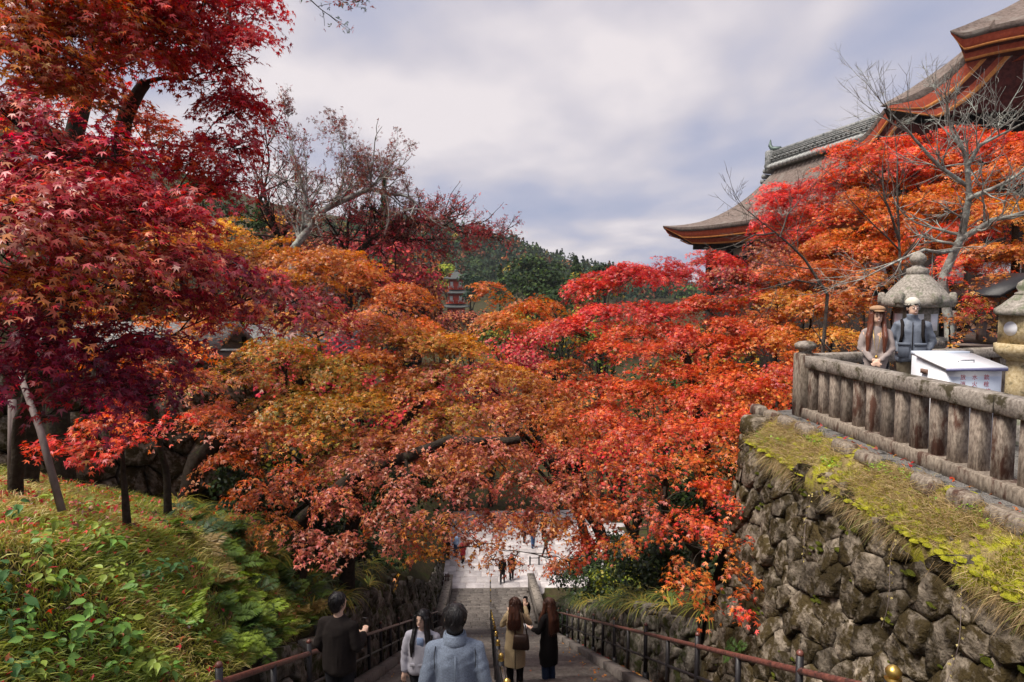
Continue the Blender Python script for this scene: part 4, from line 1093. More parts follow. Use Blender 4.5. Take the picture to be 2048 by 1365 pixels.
# ---- evergreens and other trees between the pagoda and the temple
def at(px_, top, Y, h):
    p = P(px_, top, Y)
    return np.array([p[0], p[1], p[2] - h])
BGT = [
 ('broadleaf_tree', 'large rounded dark evergreen with a bushy crown beyond the orange maples', 1068, 508, 120, 13, 6.0, 'dkgreen:2,green', 'round', 2200, .55),
 ('broadleaf_tree', 'dark evergreen shoulder growing against the large rounded one', 1110, 545, 115, 10, 5.0, 'dkgreen,green', 'round', 1600, .55),
 ('conifer_tree', 'slim dark cypress standing before the wooded hill', 1000, 530, 130, 10, 2.2, 'dkgreen,green', 'cone', 800, .45),
 ('conifer_tree', 'pointed conifer rising from the ridge beside the round topped pine', 1152, 512, 125, 12, 4.2, 'dkgreen:2,green', 'cone', 1500, .5),
 ('broadleaf_tree', 'olive green tree on the ridge behind the red maple', 1185, 535, 120, 10, 5, 'green,olive', 'round', 1500, .5),
 ('pine_tree', 'round topped pine standing clear above the red maple', 1205, 520, 118, 9, 2.6, 'dkgreen', 'round', 700, .4),
 ('broadleaf_tree', 'dark green mass of trees just under the ridge', 1130, 580, 95, 9, 5, 'dkgreen,green', 'round', 1500, .45),
 ('broadleaf_tree', 'grey green tree behind the tip of the orange maple', 1060, 590, 80, 9, 4.0, 'green,dkgreen', 'round', 1400, .4),
 ('broadleaf_tree', 'muted green tree low behind the red maple', 1200, 600, 70, 9, 4.0, 'green,olive,dkgreen', 'round', 1500, .38),
 ('broadleaf_tree', 'bright green shrubby tree glimpsed through the red maple', 1245, 640, 45, 6, 2.0, 'green:3,lime', 'round', 1000, .25),
 ('broadleaf_tree', 'lime yellow tree beside the pagoda spire', 895, 528, 165, 9, 4.0, 'lime', 'round', 1000, .5),
 ('broadleaf_tree', 'dark green shrub on the slope beside the pagoda', 940, 545, 135, 8, 3.6, 'bluegreen', 'round', 900, .5),
 ('conifer_tree', 'narrow green cedar rising out of the dusky cherry boughs', 768, 350, 60, 13, 1.5, 'green,dkgreen', 'cone', 1100, .3),
 ('conifer_tree', 'dark cedar half hidden behind dusky red foliage', 800, 440, 58, 9, 2.8, 'dkgreen,green', 'cone', 1200, .34),
 ('broadleaf_tree', 'green tree at the end of the dusky red slope', 835, 470, 62, 8, 2.4, 'dkgreen,green', 'round', 1100, .32),
 ('conifer_tree', 'bright green young cypress on the slope above the orange maple', 445, 370, 40, 5, 1.4, 'green', 'cone', 900, .2),
 ('maple_tree', 'dusky red tree massed under the lichen covered cherry', 650, 450, 44, 8, 4.0, 'dusky:2,brown', 'round', 2600, .24),
 ('maple_tree', 'dusky crimson tree below the narrow cedar', 760, 430, 42, 8, 3.6, 'dusky,wine', 'round', 2600, .24),
 ('maple_tree', 'brownish red tree on the slope above the pagoda', 800, 480, 45, 8, 3.4, 'dusky,brown,rust', 'round', 2400, .24),
 ('maple_tree', 'rust brown tree between the orange maple and the pagoda', 820, 545, 60, 8, 2.6, 'brown,dusky,rust', 'round', 2000, .3),
 ('maple_tree', 'small amber tree on the slope near the young cypress', 500, 400, 46, 5, 1.6, 'gold,orange,brown', 'round', 900, .2),
 ('maple_tree', 'thin brown tree on the high slope behind the crimson maple', 540, 400, 50, 7, 3.4, 'brown,dusky', 'round', 1400, .22),
 ('maple_tree', 'brown red tree under the small amber tree', 560, 450, 38, 6, 3.0, 'dusky,brown,rust', 'round', 1800, .2),
 ('maple_tree', 'pink red maple down in the hollow behind the stairs', 1050, 655, 34, 6, 2.2, 'wine,pink,crimson', 'round', 1900, .16),
 ('maple_tree', 'wine red maple in the shade behind the orange tiers', 640, 670, 24, 5, 2.6, 'wine:2,crimson', 'round', 2600, .13),
 ('maple_tree', 'deep red maple behind the gold maple tiers', 780, 700, 23, 5, 2.2, 'wine,crimson', 'round', 2200, .12),
 ('maple_tree', 'rose red maple spreading over the hollow', 1010, 680, 28, 5, 2.4, 'wine,pink', 'round', 2200, .14),
 ('maple_tree', 'orange rust maple rising from the plaza side', 1120, 760, 30, 8, 2.6, 'rust,orange', 'round', 2400, .15),
 ('maple_tree', 'russet maple at the far side of the plaza', 980, 820, 50, 10, 4.5, 'rust,redor,pink', 'round', 3000, .2),
 ('maple_tree', 'copper maple at the far plaza edge', 1130, 860, 48, 10, 4.2, 'rust,orange,redor', 'round', 3000, .2),
 ('maple_tree', 'dark red maple at the far plaza corner', 1280, 800, 46, 10, 4.5, 'red,rust', 'round', 2800, .2),
 ('maple_tree', 'brown orange maple beyond the plaza steps', 850, 800, 48, 9, 4.0, 'rust,brown,orange', 'round', 2600, .2),
 ('broadleaf_tree', 'dark evergreen at the foot of the fern slope', 790, 960, 26, 5, 2.0, 'dkgreen,green', 'round', 1800, .14),
 ('broadleaf_tree', 'shadowy evergreen behind the hanging rust boughs', 700, 990, 20, 4, 1.8, 'dkgreen', 'round', 1800, .12),
 ('broadleaf_tree', 'glossy evergreen beside the plaza rail', 1220, 1060, 33, 4, 1.7, 'dkgreen,green', 'round', 1500, .13),
 ('maple_tree', 'dusky maple on the slope behind the wine red boughs', 250, 330, 30, 8, 3.4, 'dusky,rust,brown', 'round', 2600, .2),
 ('maple_tree', 'rust maple on the slope behind the crimson maple trunk', 140, 260, 32, 8, 3.6, 'rust,dusky', 'round', 2600, .2),
 ('maple_tree', 'russet maple between the yellow orange maple and the house', 370, 430, 27, 7, 3.0, 'rust,orange,dusky', 'round', 2600, .17),
 ('maple_tree', 'brown red maple behind the pale walled shed', 60, 380, 26, 8, 3.4, 'dusky,wine', 'round', 2600, .18),
 ('broadleaf_tree', 'dark evergreen on the slope behind the russet maple', 320, 300, 42, 9, 3.6, 'dkgreen,green', 'round', 2200, .24),
 ('maple_tree', 'faded rust shrub at the foot of the pagoda', 935, 622, 90, 6, 3.4, 'rust,brown,pink', 'round', 1600, .3),
 ('maple_tree', 'faded pink shrub beside the foot of the pagoda', 878, 622, 85, 6, 3.2, 'rust,dusky', 'round', 1600, .3),
 ('broadleaf_tree', 'grey green shrubs before the dark evergreen', 1010, 620, 70, 6, 3.2, 'green,olive', 'round', 1600, .28),
 ('broadleaf_tree', 'muted olive tree in the gap between the orange and red maples', 1110, 640, 55, 7, 3.0, 'olive,green,dkgreen', 'round', 1800, .24),
 ('broadleaf_tree', 'dull green tree filling the gap behind the fanned red maple', 1400, 640, 32, 7, 2.6, 'green,olive,dkgreen', 'round', 2600, .16),
 ('broadleaf_tree', 'deep green tree on the bank behind the red maple', 1330, 720, 28, 6, 2.4, 'dkgreen,green', 'round', 2400, .14),
 ('maple_tree', 'shaded red maple deep behind the fanned red maple', 1460, 700, 25, 6, 2.4, 'red,rust,redor', 'round', 2800, .13),
 ('maple_tree', 'orange maple deep in the bank behind the corner post', 1560, 690, 22, 6, 2.2, 'orange,redor,rust', 'round', 2800, .12),
 ('maple_tree', 'crimson maple low on the bank behind the red maple', 1270, 830, 24, 5, 2.0, 'red,crimson,rust', 'round', 2400, .12),
 ('broadleaf_tree', 'dark green tree on the bank under the red maple', 1400, 880, 19, 4, 1.8, 'dkgreen,green', 'round', 2200, .11),
 ('maple_tree', 'russet maple filling the hollow below the gold maple', 900, 860, 30, 7, 2.6, 'rust,brown,orange', 'round', 2600, .15),
 ('broadleaf_tree', 'shadowy green tree in the hollow below the orange maple', 620, 800, 22, 5, 2.4, 'dkgreen,green,olive', 'round', 2400, .13),
]
for i, (nm, lab, px_, top, Y, h, r, pal, shp, n, sz) in enumerate(BGT):
    b = at(px_, top, Y, h)
    g = GZ(b[0], b[1])
    if g < b[2]:
        extra = b[2] - g; b[2] = g; low = (extra + h * .25) / (h + extra); h = h + extra
    else:
        low = .2
    lean = 0.0
    if -3.6 < b[0] < 4.6 and b[1] < 40:
        nb = -4.4 - .5 * r if b[0] < 0.3 else 5.2 + .3 * r
        lean = b[0] - nb; tz = b[2] + h; b[0] = nb; b[2] = GZ(nb, b[1]); h = tz - b[2]; low = max(.35, 1 - r * 1.5 / h)
    elif b[1] >= 40 and b[1] < 54:
        b[1] += 6
    blob_tree(nm, lab, 'maple' if nm == 'maple_tree' else 'tree', None, b, h, r, pal, 300 + i, shp, n, sz, trunk_r=.1 + h * .012, low=min(.85, low), lean=lean, lobes=7 if n < 1500 else 12)

# ---- leafless brush on the high slope
for i, (px_, py_, Y, hh, lab) in enumerate([(470, 330, 40, 5.5, 'leafless grey brushy tree above the small amber tree'), (560, 400, 42, 6.5, 'leafless grey tree behind the lichen covered cherry'), (420, 340, 38, 5.5, 'leafless brushy tree on the slope behind the crimson maple'), (640, 430, 44, 5, 'leafless twiggy tree under the cherry boughs')]):
    p = P(px_, py_, Y); b = np.array([p[0], p[1], min(GZ(p[0], p[1]), p[2] - 1)])
    pts = [b, b + (0, 0, (p[2] - b[2]) * .45), p - np.array([0, 0, hh * .35])]
    bare_tree('bare_tree', lab, 'tree', None, b, [(pts, .09, .03, 7, hh * .40)], 400 + i, M_GREYBARK, levels=3, ratio=.6, spread=.4, kids=(3, 4), tipr=.006)

# ---- dusky cherry with a lichen covered trunk, sparse dark leaves
b = G(590, 600, 24)
lim = [([b, P(585, 500, 24), P(640, 425, 24), P(740, 378, 24), P(800, 390, 23.5)], .18, .05, 12, 1.1),
       ([P(612, 455, 24), P(610, 390, 24.3), P(580, 290, 24.6)], .09, .02, 14, 1.0),
       ([P(660, 415, 24), P(685, 370, 24), P(690, 340, 24)], .06, .02, 12, 1.0),
       ([P(740, 380, 24), P(755, 360, 24)], .05, .02, 9, .9)]
bare_tree('cherry_tree', 'leaning cherry with a pale lichen trunk and sparse dark leaves', 'cherry tree', None, b, lim, 51, M_PALEBARK, levels=3, ratio=.62, spread=.55, leafpal='dusky,brown', leaf=.085, leafn=4.5, kids=(3, 4), tipr=.004, tpl=LEAF_TRI)
b = G(700, 640, 25)
lim = [([b, P(700, 520, 25), P(760, 470, 25), P(850, 440, 24.5), P(920, 465, 24)], .16, .04, 22, 1.15),
       ([P(740, 490, 25), P(790, 480, 24.6), P(890, 480, 24)], .07, .02, 16, 1.0),
       ([P(690, 520, 25), P(695, 450, 25), P(700, 420, 25)], .07, .02, 14, 1.1)]
bare_tree('cherry_tree', 'dark cherry reaching a long twiggy bough out over the pagoda', 'cherry tree', None, b, lim, 52, M_BARK, levels=3, ratio=.62, spread=.5, leafpal='dusky:2,wine', leaf=.085, leafn=5.5, kids=(3, 4), tipr=.005, tpl=LEAF_TRI)
b = G(540, 600, 26)
bare_tree('cherry_tree', 'dark forked cherry behind the yellow orange maple', 'cherry tree', None, b, [([b, P(560, 480, 26), P(520, 400, 26), P(530, 370, 26)], .14, .05, 10, 1.5), ([P(565, 470, 26), P(590, 430, 26)], .1, .04, 7, 1.4)], 53, M_BARK, levels=3, ratio=.6, leafpal='dusky', leaf=.10, leafn=4, kids=(2, 4), tipr=.007, tpl=LEAF_TRI)
# ---- grey limbed cherry by the lantern
b = G(1880, 640, 13.2)
lim = [([b, P(1885, 560, 13), P(1925, 470, 12.8), P(1938, 400, 12.6), P(1935, 330, 12.5)], .10, .04, 5, .9),
       ([P(1938, 375, 12.6), P(1880, 335, 12.5), P(1830, 280, 12.4), P(1790, 235, 12.3)], .042, .014, 9, .8),
       ([P(1936, 400, 12.6), P(1980, 380, 12.3), P(2050, 340, 12)], .05, .02, 6, .8),
       ([P(1935, 330, 12.5), P(1960, 290, 12.3), P(2040, 250, 12)], .045, .015, 7, .8),
       ([P(1920, 480, 12.8), P(1985, 440, 12.4), P(2060, 420, 12)], .06, .025, 7, .7),
       ([P(1910, 500, 12.8), P(1850, 500, 12.3), P(1760, 540, 12)], .04, .015, 6, .8),
       ([P(1935, 345, 12.5), P(1925, 290, 12.6), P(1905, 250, 12.6)], .035, .015, 5, .7)]
bare_tree('cherry_tree', 'leafless cherry with grey lichen limbs rising behind the stone lantern', 'cherry tree', None, b, lim, 55, M_PALEBARK, levels=3, ratio=.62, spread=.5, kids=(3, 4), tipr=.0035)
b = G(1660, 660, 13.5)
lim = [([b, P(1655, 590, 13.5), P(1610, 520, 13.4), P(1550, 465, 13.2)], .042, .016, 5, .9), ([P(1550, 465, 13.2), P(1510, 470, 13), P(1470, 490, 12.8)], .02, .008, 6, .5), ([P(1560, 475, 13.2), P(1575, 430, 13.2), P(1600, 400, 13.2)], .018, .008, 5, .5), ([P(1640, 570, 13.5), P(1590, 560, 13.2), P(1520, 580, 13)], .022, .008, 6, .6)]
bare_tree('cherry_tree', 'leafless dark cherry bough arching before the orange maple', 'cherry tree', None, b, lim, 56, M_GREYBARK, levels=3, ratio=.6, spread=.5, kids=(2, 3), tipr=.004)
b = G(1800, 620, 14)
lim = [([b, P(1800, 520, 14), P(1795, 400, 14), P(1795, 320, 14)], .035, .014, 9, 1.0), ([P(1798, 480, 14), P(1770, 400, 13.8), P(1765, 330, 13.8)], .028, .012, 8, .9), ([P(1798, 500, 14), P(1700, 400, 13.5)], .02, .008, 7, .7), ([P(1800, 520, 14), P(1880, 440, 13.6)], .02, .008, 6, .7)]
bare_tree('cherry_tree', 'slim leafless sapling with pale stems before the temple roof', 'cherry tree', None, b, lim, 57, M_GREYBARK, levels=2, ratio=.6, spread=.5, kids=(2, 3), tipr=.0035)
# ---- dark evergreen bough entering from above
b = np.array([-7.4, 12.0, GZ(-7.4, 12.0)])
lim = [([b, b + (0, 0, 4), P(300, -250, 11.5), P(420, -60, 11.2)], .2, .07, 3, .8), ([P(420, -60, 11.2), P(540, -5, 11), P(640, -4, 11)], .05, .012, 8, .5)]
bare_tree('evergreen_tree', 'tall dark tree whose leafy bough tip hangs into the top of the sky', 'tree', None, b, lim, 58, M_BARK, levels=2, ratio=.6, spread=.5, leafpal='dusky,dkgreen', leaf=.07, leafn=5, kids=(3, 4), tipr=.006, tpl=LEAF_TRI)

# ------------------------------------------------------------------ three storey pagoda
M_VERM = mat('vermilion', (0.58, 0.07, 0.03), 0.6, 0.2, 10, 0.1)
M_WHITE = mat('white_plaster', (0.72, 0.70, 0.68), 0.8, 0.06, 4, 0.05)
M_TILE = mat('grey_tile', (0.12, 0.125, 0.125), 0.6, 0.3, 9, 0.3, col2=(0.30, 0.30, 0.29), col3=(0.05, 0.06, 0.055), scale3=4, amt3=.35)
M_DARKWOOD = mat('dark_wood', (0.028, 0.018, 0.014), 0.75, 0.4, 6, 0.3, 20, stretch=(1, 1, .2))
M_BRONZE = mat('green_bronze', (0.08, 0.11, 0.10), 0.5, 0.3, 20, 0.1, metal=.4)
M_PTILE = mat('dark_pagoda_tile', (0.045, 0.05, 0.05), 0.7, 0.3, 9, 0.2, col2=(0.09, 0.095, 0.09))
pg = at(912, 511, 150, 15.6)
pag = empty('pagoda', tuple(pg), 'small vermilion three storey pagoda above the orange maples', 'pagoda')
z = pg[2] + 1.4
MB().box((pg[0], pg[1], z - 4), (4.6, 4.6, 8)).build('stone_base', M_EARTH, pag)
for i, (w, hgt) in enumerate(((3.7, 3.0), (3.35, 2.5), (3.0, 2.5))):
    st = MB().box((pg[0], pg[1], z + hgt / 2), (w, w, hgt)).build('storey', M_VERM, pag)
    for k in range(4):
        an = k * math.pi / 2
        for off in (-.3, .3):
            c = Matrix.Rotation(an, 3, 'Z') @ Vector((off * w, -w / 2 - .03, 0))
            MB().box((pg[0] + c.x, pg[1] + c.y, z + hgt * .48), (w * .2, .1, hgt * .5), an).build('white_panel', M_WHITE, st)
    MB().box((pg[0], pg[1], z + .25), (w + 1.0, w + 1.0, .14)).build('balcony', M_VERM, st)
    for k in range(9):
        for sx in (-1, 1):
            MB().box((pg[0] + (k - 4) * (w + .9) / 8, pg[1] + sx * (w + .9) / 2, z + .62), (.09, .09, .62)).build('railing_post', M_WHITE if k % 2 else M_VERM, st)
    z += hgt
    rw = w + 2.6
    rows = []
    for t, hh in ((1.0, 0), (1.0, .16), (.78, .34), (.5, .75), (.0 if i == 2 else .42, 2.0 if i == 2 else .95)):
        ring = []
        for k in range(32):
            a = 2 * math.pi * (k + .5) / 32
            m = max(abs(math.cos(a)), abs(math.sin(a))); cx_, cy_ = math.cos(a) / m, math.sin(a) / m
            cor = (min(abs(cx_), abs(cy_))) ** 4
            ring.append((pg[0] + cx_ * rw / 2 * t, pg[1] + cy_ * rw / 2 * t, z - .12 + hh + .3 * cor * t))
        rows.append(ring)
    rf = MB().grid(rows, close=True)
    rf.add([p for p in rows[0]], [tuple(range(31, -1, -1))])
    rf.build('roof', M_PTILE, pag)
    z += .55
MB().lathe((pg[0], pg[1], z + 1.1), [(.4, 0), (.42, .2), (.12, .35), (.08, .6), (.3, .7), (.1, .8), (.27, 1.0), (.09, 1.1), (.25, 1.3), (.08, 1.4), (.22, 1.6), (.07, 1.7), (.2, 1.9), (.06, 2.0), (.17, 2.2), (.05, 2.3), (.04, 3.6), (.12, 3.8), (.01, 4.1)], 10).build('spire', M_BRONZE, pag)

# ================================================================== the temple hall
M_BARKROOF = mat('cypress_bark_roof', (0.115, 0.088, 0.076), 0.95, 0.35, 6, 1.0, 22, col2=(0.215, 0.17, 0.15), spec=0.08, col3=(0.20, 0.175, 0.155), scale3=1.2, amt3=0.35)
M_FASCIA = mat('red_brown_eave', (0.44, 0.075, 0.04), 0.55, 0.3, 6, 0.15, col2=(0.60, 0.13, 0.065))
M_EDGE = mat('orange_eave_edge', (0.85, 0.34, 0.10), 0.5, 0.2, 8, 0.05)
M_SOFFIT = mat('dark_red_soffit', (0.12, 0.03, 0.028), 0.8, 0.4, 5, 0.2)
hall = empty('temple_hall', (16, 40, GZ(16, 40)), 'great temple hall with sweeping cypress bark roofs and red layered eaves', 'temple')
V3 = Vector
def lerp(a, b, t): return a + (b - a) * t
def polyint(pts, t):
    n = len(pts) - 1; i = min(int(t * n), n - 1)
    return lerp(pts[i], pts[i + 1], t * n - i)
def spline(pts, n):
    """Catmull-Rom through points"""
    pts = [V3(p) for p in pts]; q = [pts[0] * 2 - pts[1]] + pts + [pts[-1] * 2 - pts[-2]]
    out_ = []
    for k in range(n):
        u = k / (n - 1) * (len(pts) - 1); i = min(int(u), len(pts) - 2); t = u - i
        p0, p1, p2, p3 = q[i], q[i + 1], q[i + 2], q[i + 3]
        out_.append(0.5 * ((2 * p1) + (p2 - p0) * t + (2 * p0 - 5 * p1 + 4 * p2 - p3) * t * t + (3 * p1 - p0 - 3 * p2 + p3) * t ** 3))
    return out_
def ribbon(edge, inward, a, b):
    """strip between two offsets (inward, drop) of an edge line"""
    return [[e + i * a[0] + V3((0, 0, -a[1])) for e, i in zip(edge, inward)], [e + i * b[0] + V3((0, 0, -b[1])) for e, i in zip(edge, inward)]]
def eaves(edge, inward, parent, sc_=1.0, deep=3.0, tip=0):
    tp = [min(1.0, .22 + .78 * k / tip) if tip else 1.0 for k in range(len(edge))]
    def rb(nm, m, *prof):
        mb = MB()
        rows = [[e + i * (p[0] * sc_ * (q if p[0] < 1.5 else 1)) + V3((0, 0, -p[1] * sc_ * q)) for e, i, q in zip(edge, inward, tp)] for p in prof]
        mb.grid(rows); mb.build(nm, m, parent, smooth=False)
    rb('bark_edge', M_BARKROOF, (0, -.02), (.0, .10), (.06, .26), (.12, .27))
    rb('fascia', M_FASCIA, (.10, .26), (.20, .50), (.30, .62))
    rb('eave_edge', M_EDGE, (.28, .62), (.28, .70), (.42, .70))
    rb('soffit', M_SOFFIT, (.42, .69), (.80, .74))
    rb('fascia', M_FASCIA, (.78, .74), (.86, .98))
    rb('eave_edge', M_EDGE, (.84, .98), (.84, 1.07), (1.0, 1.07))
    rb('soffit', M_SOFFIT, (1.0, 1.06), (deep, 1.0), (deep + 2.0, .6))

# ---- long low wing with the tiled ridge
E = V3(P(1552, 338, 46.5)); C = V3(P(1326, 452, 47.0)); R1 = V3(P(1790, 262, 38.0))
d = (R1 - E); d.z = 0; d.normalize(); pv = V3((d.y, -d.x, 0))
co = C - E; al = -co.dot(d); bl_ = co.dot(pv)
if bl_ < 0: pv = -pv; bl_ = -bl_
def wing_eave(s):
    q = E + d * (-al + s * (al + (R1 - E).dot(d) + 4)) + pv * bl_
    up = (1 - s) ** 6 * 0.55
    q.z = C.z - .55 + up + .25 * s
    return q
def slope(top, bot, t, ex=2.4):
    q = lerp(top, bot, t); q.z = top.z + (bot.z - top.z) * (1 - (1 - t) ** ex); return q
NS, NTt = 26, 16
rows = []; back = []
for i in range(NS + 1):
    s = i / NS
    s2 = (s * (al + (R1 - E).dot(d) + 4) - al) / ((R1 - E).dot(d) + 4)
    rt = E + (R1 - E) * max(0, s2) if s2 > 0 else E.copy()
    ev = wing_eave(s)
    rows.append([slope(rt, ev, t / NTt) for t in range(NTt + 1)])
    ev2 = ev - pv * (2 * bl_)
    back.append([slope(rt, ev2, t / NTt) for t in range(NTt + 1)])
mb = MB(); mb.grid(rows); mb.grid(back)
hip = []
for i in range(13):
    f = i / 12
    ev = lerp(wing_eave(0), wing_eave(0) - pv * (2 * bl_), f); ev.z -= .45 * math.sin(math.pi * f) ** .5
    hip.append([slope(E.copy(), ev, t / NTt) for t in range(NTt + 1)])
mb.grid(hip)
wing = mb.build('wing_roof', M_BARKROOF, hall, smooth=True)
eaves([wing_eave(i / NS) for i in range(NS + 1)], [-pv + d * (1 - i / NS) ** 9 for i in range(NS + 1)], hall, 1.0, 4.0, tip=3)
eaves([hip[i][-1] for i in range(13)], [d + pv * ((i / 6 - 1) ** 5) for i in range(13)], hall, 1.0, 4.0)
# tiled ridge
M_PALETILE = mat('pale_tile', (0.22, 0.225, 0.22), 0.6, 0.3, 9, 0.2, col2=(0.42, 0.42, 0.40))
ln = (R1 - E).length; du = (R1 - E).normalized()
E2 = E - du * .25 + V3((0, 0, .05))
MB().bar(E2 + V3((0, 0, .28)), R1 + V3((0, 0, .28)), .62, .56).build('ridge_core', M_TILE, wing)
for k in range(5):
    MB().bar(E2 + V3((0, 0, .46 + k * .12)), R1 + V3((0, 0, .46 + k * .12)), .70 - .07 * k + (.08 if k % 2 else 0), .075).build('ridge_course', M_TILE, wing)
MB().tube([E2 + V3((0, 0, 1.08)), R1 + V3((0, 0, 1.08))], .16, 10).build('ridge_cap', M_TILE, wing, smooth=True)
n = int(ln / .36)
for k in range(n):
    q = E2 + du * (k + .5) * .36
    MB().tube([q + pv * .18 + V3((0, 0, .22)), q + pv * .62 + V3((0, 0, -.02))], .155, 9).build('round_tile', M_PALETILE, wing)
    MB().tube([q + pv * .30 + V3((0, 0, .62)), q + pv * .42 + V3((0, 0, .60))], .07, 6).build('ridge_tile_end', M_TILE, wing)
MB().box(E2 - du * .15 + V3((0, 0, .5)), (.9, .5, 1.5), math.atan2(d.y, d.x) + math.pi / 2, bevel=.1).build('ridge_end_tile', M_TILE, wing)
for k in range(4):
    q = E2 - du * (.35 + .12 * k) + V3((0, 0, .25 - .33 * k))
    MB().tube([q - pv * .35, q + pv * .35], .17, 8).build('round_tile', M_TILE, wing)
q = E2 + V3((0, 0, 1.2))
MB().tube([q + du * .6, q - du * .1 + V3((0, 0, .15)), q - du * .38 + V3((0, 0, .45)), q - du * .34 + V3((0, 0, .85))], [.16, .18, .13, .03], 8).build('ridge_horn', M_BRONZE, wing, smooth=True)

# ---- curved verge of the main roof
K = spline([P(1690, 305, 36), P(1735, 263, 35.4), P(1768, 218, 34.6)], 8)
kin = [V3((.86, -.25, 0))] * 8
eaves(K, kin, hall, .8, 3.0)
mb = MB(); mb.grid([[k + V3((0, 0, .02)) for k in K], [k + V3((1.4, .9, .35)) for k in K], [k + V3((4, 2.5, .5)) for k in K]]); mb.build('main_roof', M_BARKROOF, hall, smooth=True)
K = spline([P(1774, 210, 34), P(1838, 184, 33.4), P(1895, 145, 32.7), P(1946, 93, 32), P(1990, 40, 31.4)], 22)
kin = [V3((.86, -.25, 0))] * 22
eaves(K, kin, hall, 1.15, 7.0, tip=5)
mb = MB()
mb.grid([[k + V3((0, 0, .02)) for k in K], [k + V3((.15, .9, .32 * math.sin(math.pi * min(1, i / 15)) + .16)) for i, k in enumerate(K)], [k + V3((3.0, 3.5, .6)) for k in K], [k + V3((7, 6, 2.0)) for k in K]]); mb.build('main_roof', M_BARKROOF, hall, smooth=True)
# ---- upper eave and roof
U = spline([P(1900, 62, 31.5), P(1930, 66, 31.2), P(1985, 52, 30.5), P(2060, 36, 29.5), P(2300, -10, 27)], 18)
uin = [V3((1.25, .55, 0)).lerp(V3((.55, .85, 0)), min(1, i / 5)) for i in range(18)]
eaves(U, uin, hall, .95, 3.0, tip=4)
HIP = spline([P(1900, 62, 31.5), P(1950, 42, 32.2), P(2048, -4, 33.5), P(2300, -160, 36)], 18)
mb = MB(); mb.grid([[lerp(u, h_, t) + V3((0, 0, -.5 * math.sin(math.pi * t) * (i / 17))) for i, (u, h_) in enumerate(zip(U, HIP))] for t in np.linspace(0, 1, 7)])
mb.grid([[h_ for h_ in HIP], [h_ + V3((7, 5, -1.0)) for h_ in HIP]])
mb.build('upper_roof', M_BARKROOF, hall, smooth=True)
for px_, py_, l in ((2005, 78, 2.2), (2020, 118, 2.0)):
    q = V3(P(px_, py_, 31.6)); MB().bar(q, q + V3((l, -1.2, .45)), .35, .42).build('beam_end', M_WHITE if py_ < 100 else M_FASCIA, hall)
# ---- body of the hall: posts, dark boarding, white plaster bays
bz0 = -9.5
def bodywall(A, B, ztop, n):
    mb = MB(); A = V3((A[0], A[1], 0)); B = V3((B[0], B[1], 0)); dr = (B - A).normalized(); nn = V3((dr.y, -dr.x, 0))
    if nn.y > 0: nn = -nn
    mb.prism([A + V3((0, 0, bz0)), B + V3((0, 0, bz0)), B + V3((0, 0, ztop)), A + V3((0, 0, ztop))], -nn * 3.0)
    mb.build('wall', M_DARKWOOD, hall)
    L_ = (B - A).length
    for k in range(n + 1):
        q = A + dr * (L_ * k / n) + nn * .1
        MB().tube([q + V3((0, 0, bz0)), q + V3((0, 0, ztop))], .28, 10).build('pillar', M_DARKWOOD, hall, smooth=True)
        if k < n:
            c = A + dr * (L_ * (k + .5) / n) + nn * .04
            for zz, hh in ((.9, 1.1), (ztop - 1.0, .5)):
                MB().bar(c - dr * (L_ / n * .38) + V3((0, 0, zz)), c + dr * (L_ / n * .38) + V3((0, 0, zz)), .06, hh).build('plaster_panel', M_WHITE, hall)
    for zz in (.2, 1.7, ztop - .5):
        MB().bar(A + nn * .2 + V3((0, 0, zz)), B + nn * .2 + V3((0, 0, zz)), .2, .25).build('tie_beam', M_DARKWOOD, hall)
w0 = wing_eave(.12) - pv * 2.6; w1 = wing_eave(1.0) - pv * 2.6
bodywall(w0, w1, C.z - 1.0, 7)
bodywall(P(1838, 400, 36.5), P(2450, 400, 31.5), 10.5, 5)
q = V3(P(1388, 492, 46)); MB().bar(q, q + V3((3, 0, 0)), .5, .5).build('beam_end', M_DARKWOOD, hall)

# ================================================================== things on the terrace
TZ = -1.80
def hexprism(mb, c, r0, r1, z0, z1, sides=6, rz=math.pi / 6):
    mb.lathe((c[0], c[1], 0), [(r0, z0), (r1, z1)], sides, rz)
def hex_roof(mb, c, z0, r, h, rtop, thick=.13, sides=6, rz=math.pi / 6):
    prof = [(r * .9, z0), (r, z0 + .015), (r * .985, z0 + thick), (r * .80, z0 + thick + h * .22), (r * .58, z0 + thick + h * .58), (rtop, z0 + thick + h), (rtop * .6, z0 + thick + h)]
    mb.lathe((c[0], c[1], 0), prof, sides, rz)
c = P(1831, 640, 10.9)
lan = empty('stone_lantern', (c[0], c[1], TZ), 'large hexagonal stone lantern with a wide roof and onion finial behind the couple', 'stone lantern')
mb = MB(); mb.lathe((c[0], c[1], 0), [(.62, TZ), (.62, TZ + .18), (.5, TZ + .3), (.34, TZ + .38)], 6, math.pi / 6); mb.build('base', M_LANTERN, lan)
MB().lathe((c[0], c[1], 0), [(.25, TZ + .38), (.24, TZ + .62), (.28, TZ + .66), (.24, TZ + .70), (.25, TZ + .95)], 16).build('shaft', M_LANTERN, lan, smooth=True)
mb = MB(); mb.lathe((c[0], c[1], 0), [(.24, -.86), (.42, -.68), (.45, -.66), (.45, -.52), (.41, -.50)], 6, math.pi / 6); mb.build('platform', M_LANTERN, lan)
for k in range(6):
    a = k * math.pi / 3 + math.pi / 3 * 0
    an = math.pi / 6 + math.pi / 6 + k * math.pi / 3
    rr = .45 * math.cos(math.pi / 6) + .008
    for off in (-.12, .12):
        q = V3((c[0] + rr * math.cos(an) - off * math.sin(an), c[1] + rr * math.sin(an) + off * math.cos(an), -.59))
        MB().box(q, (.02, .18, .07), an).build('carved_panel', M_GRANITE_CAP, lan)
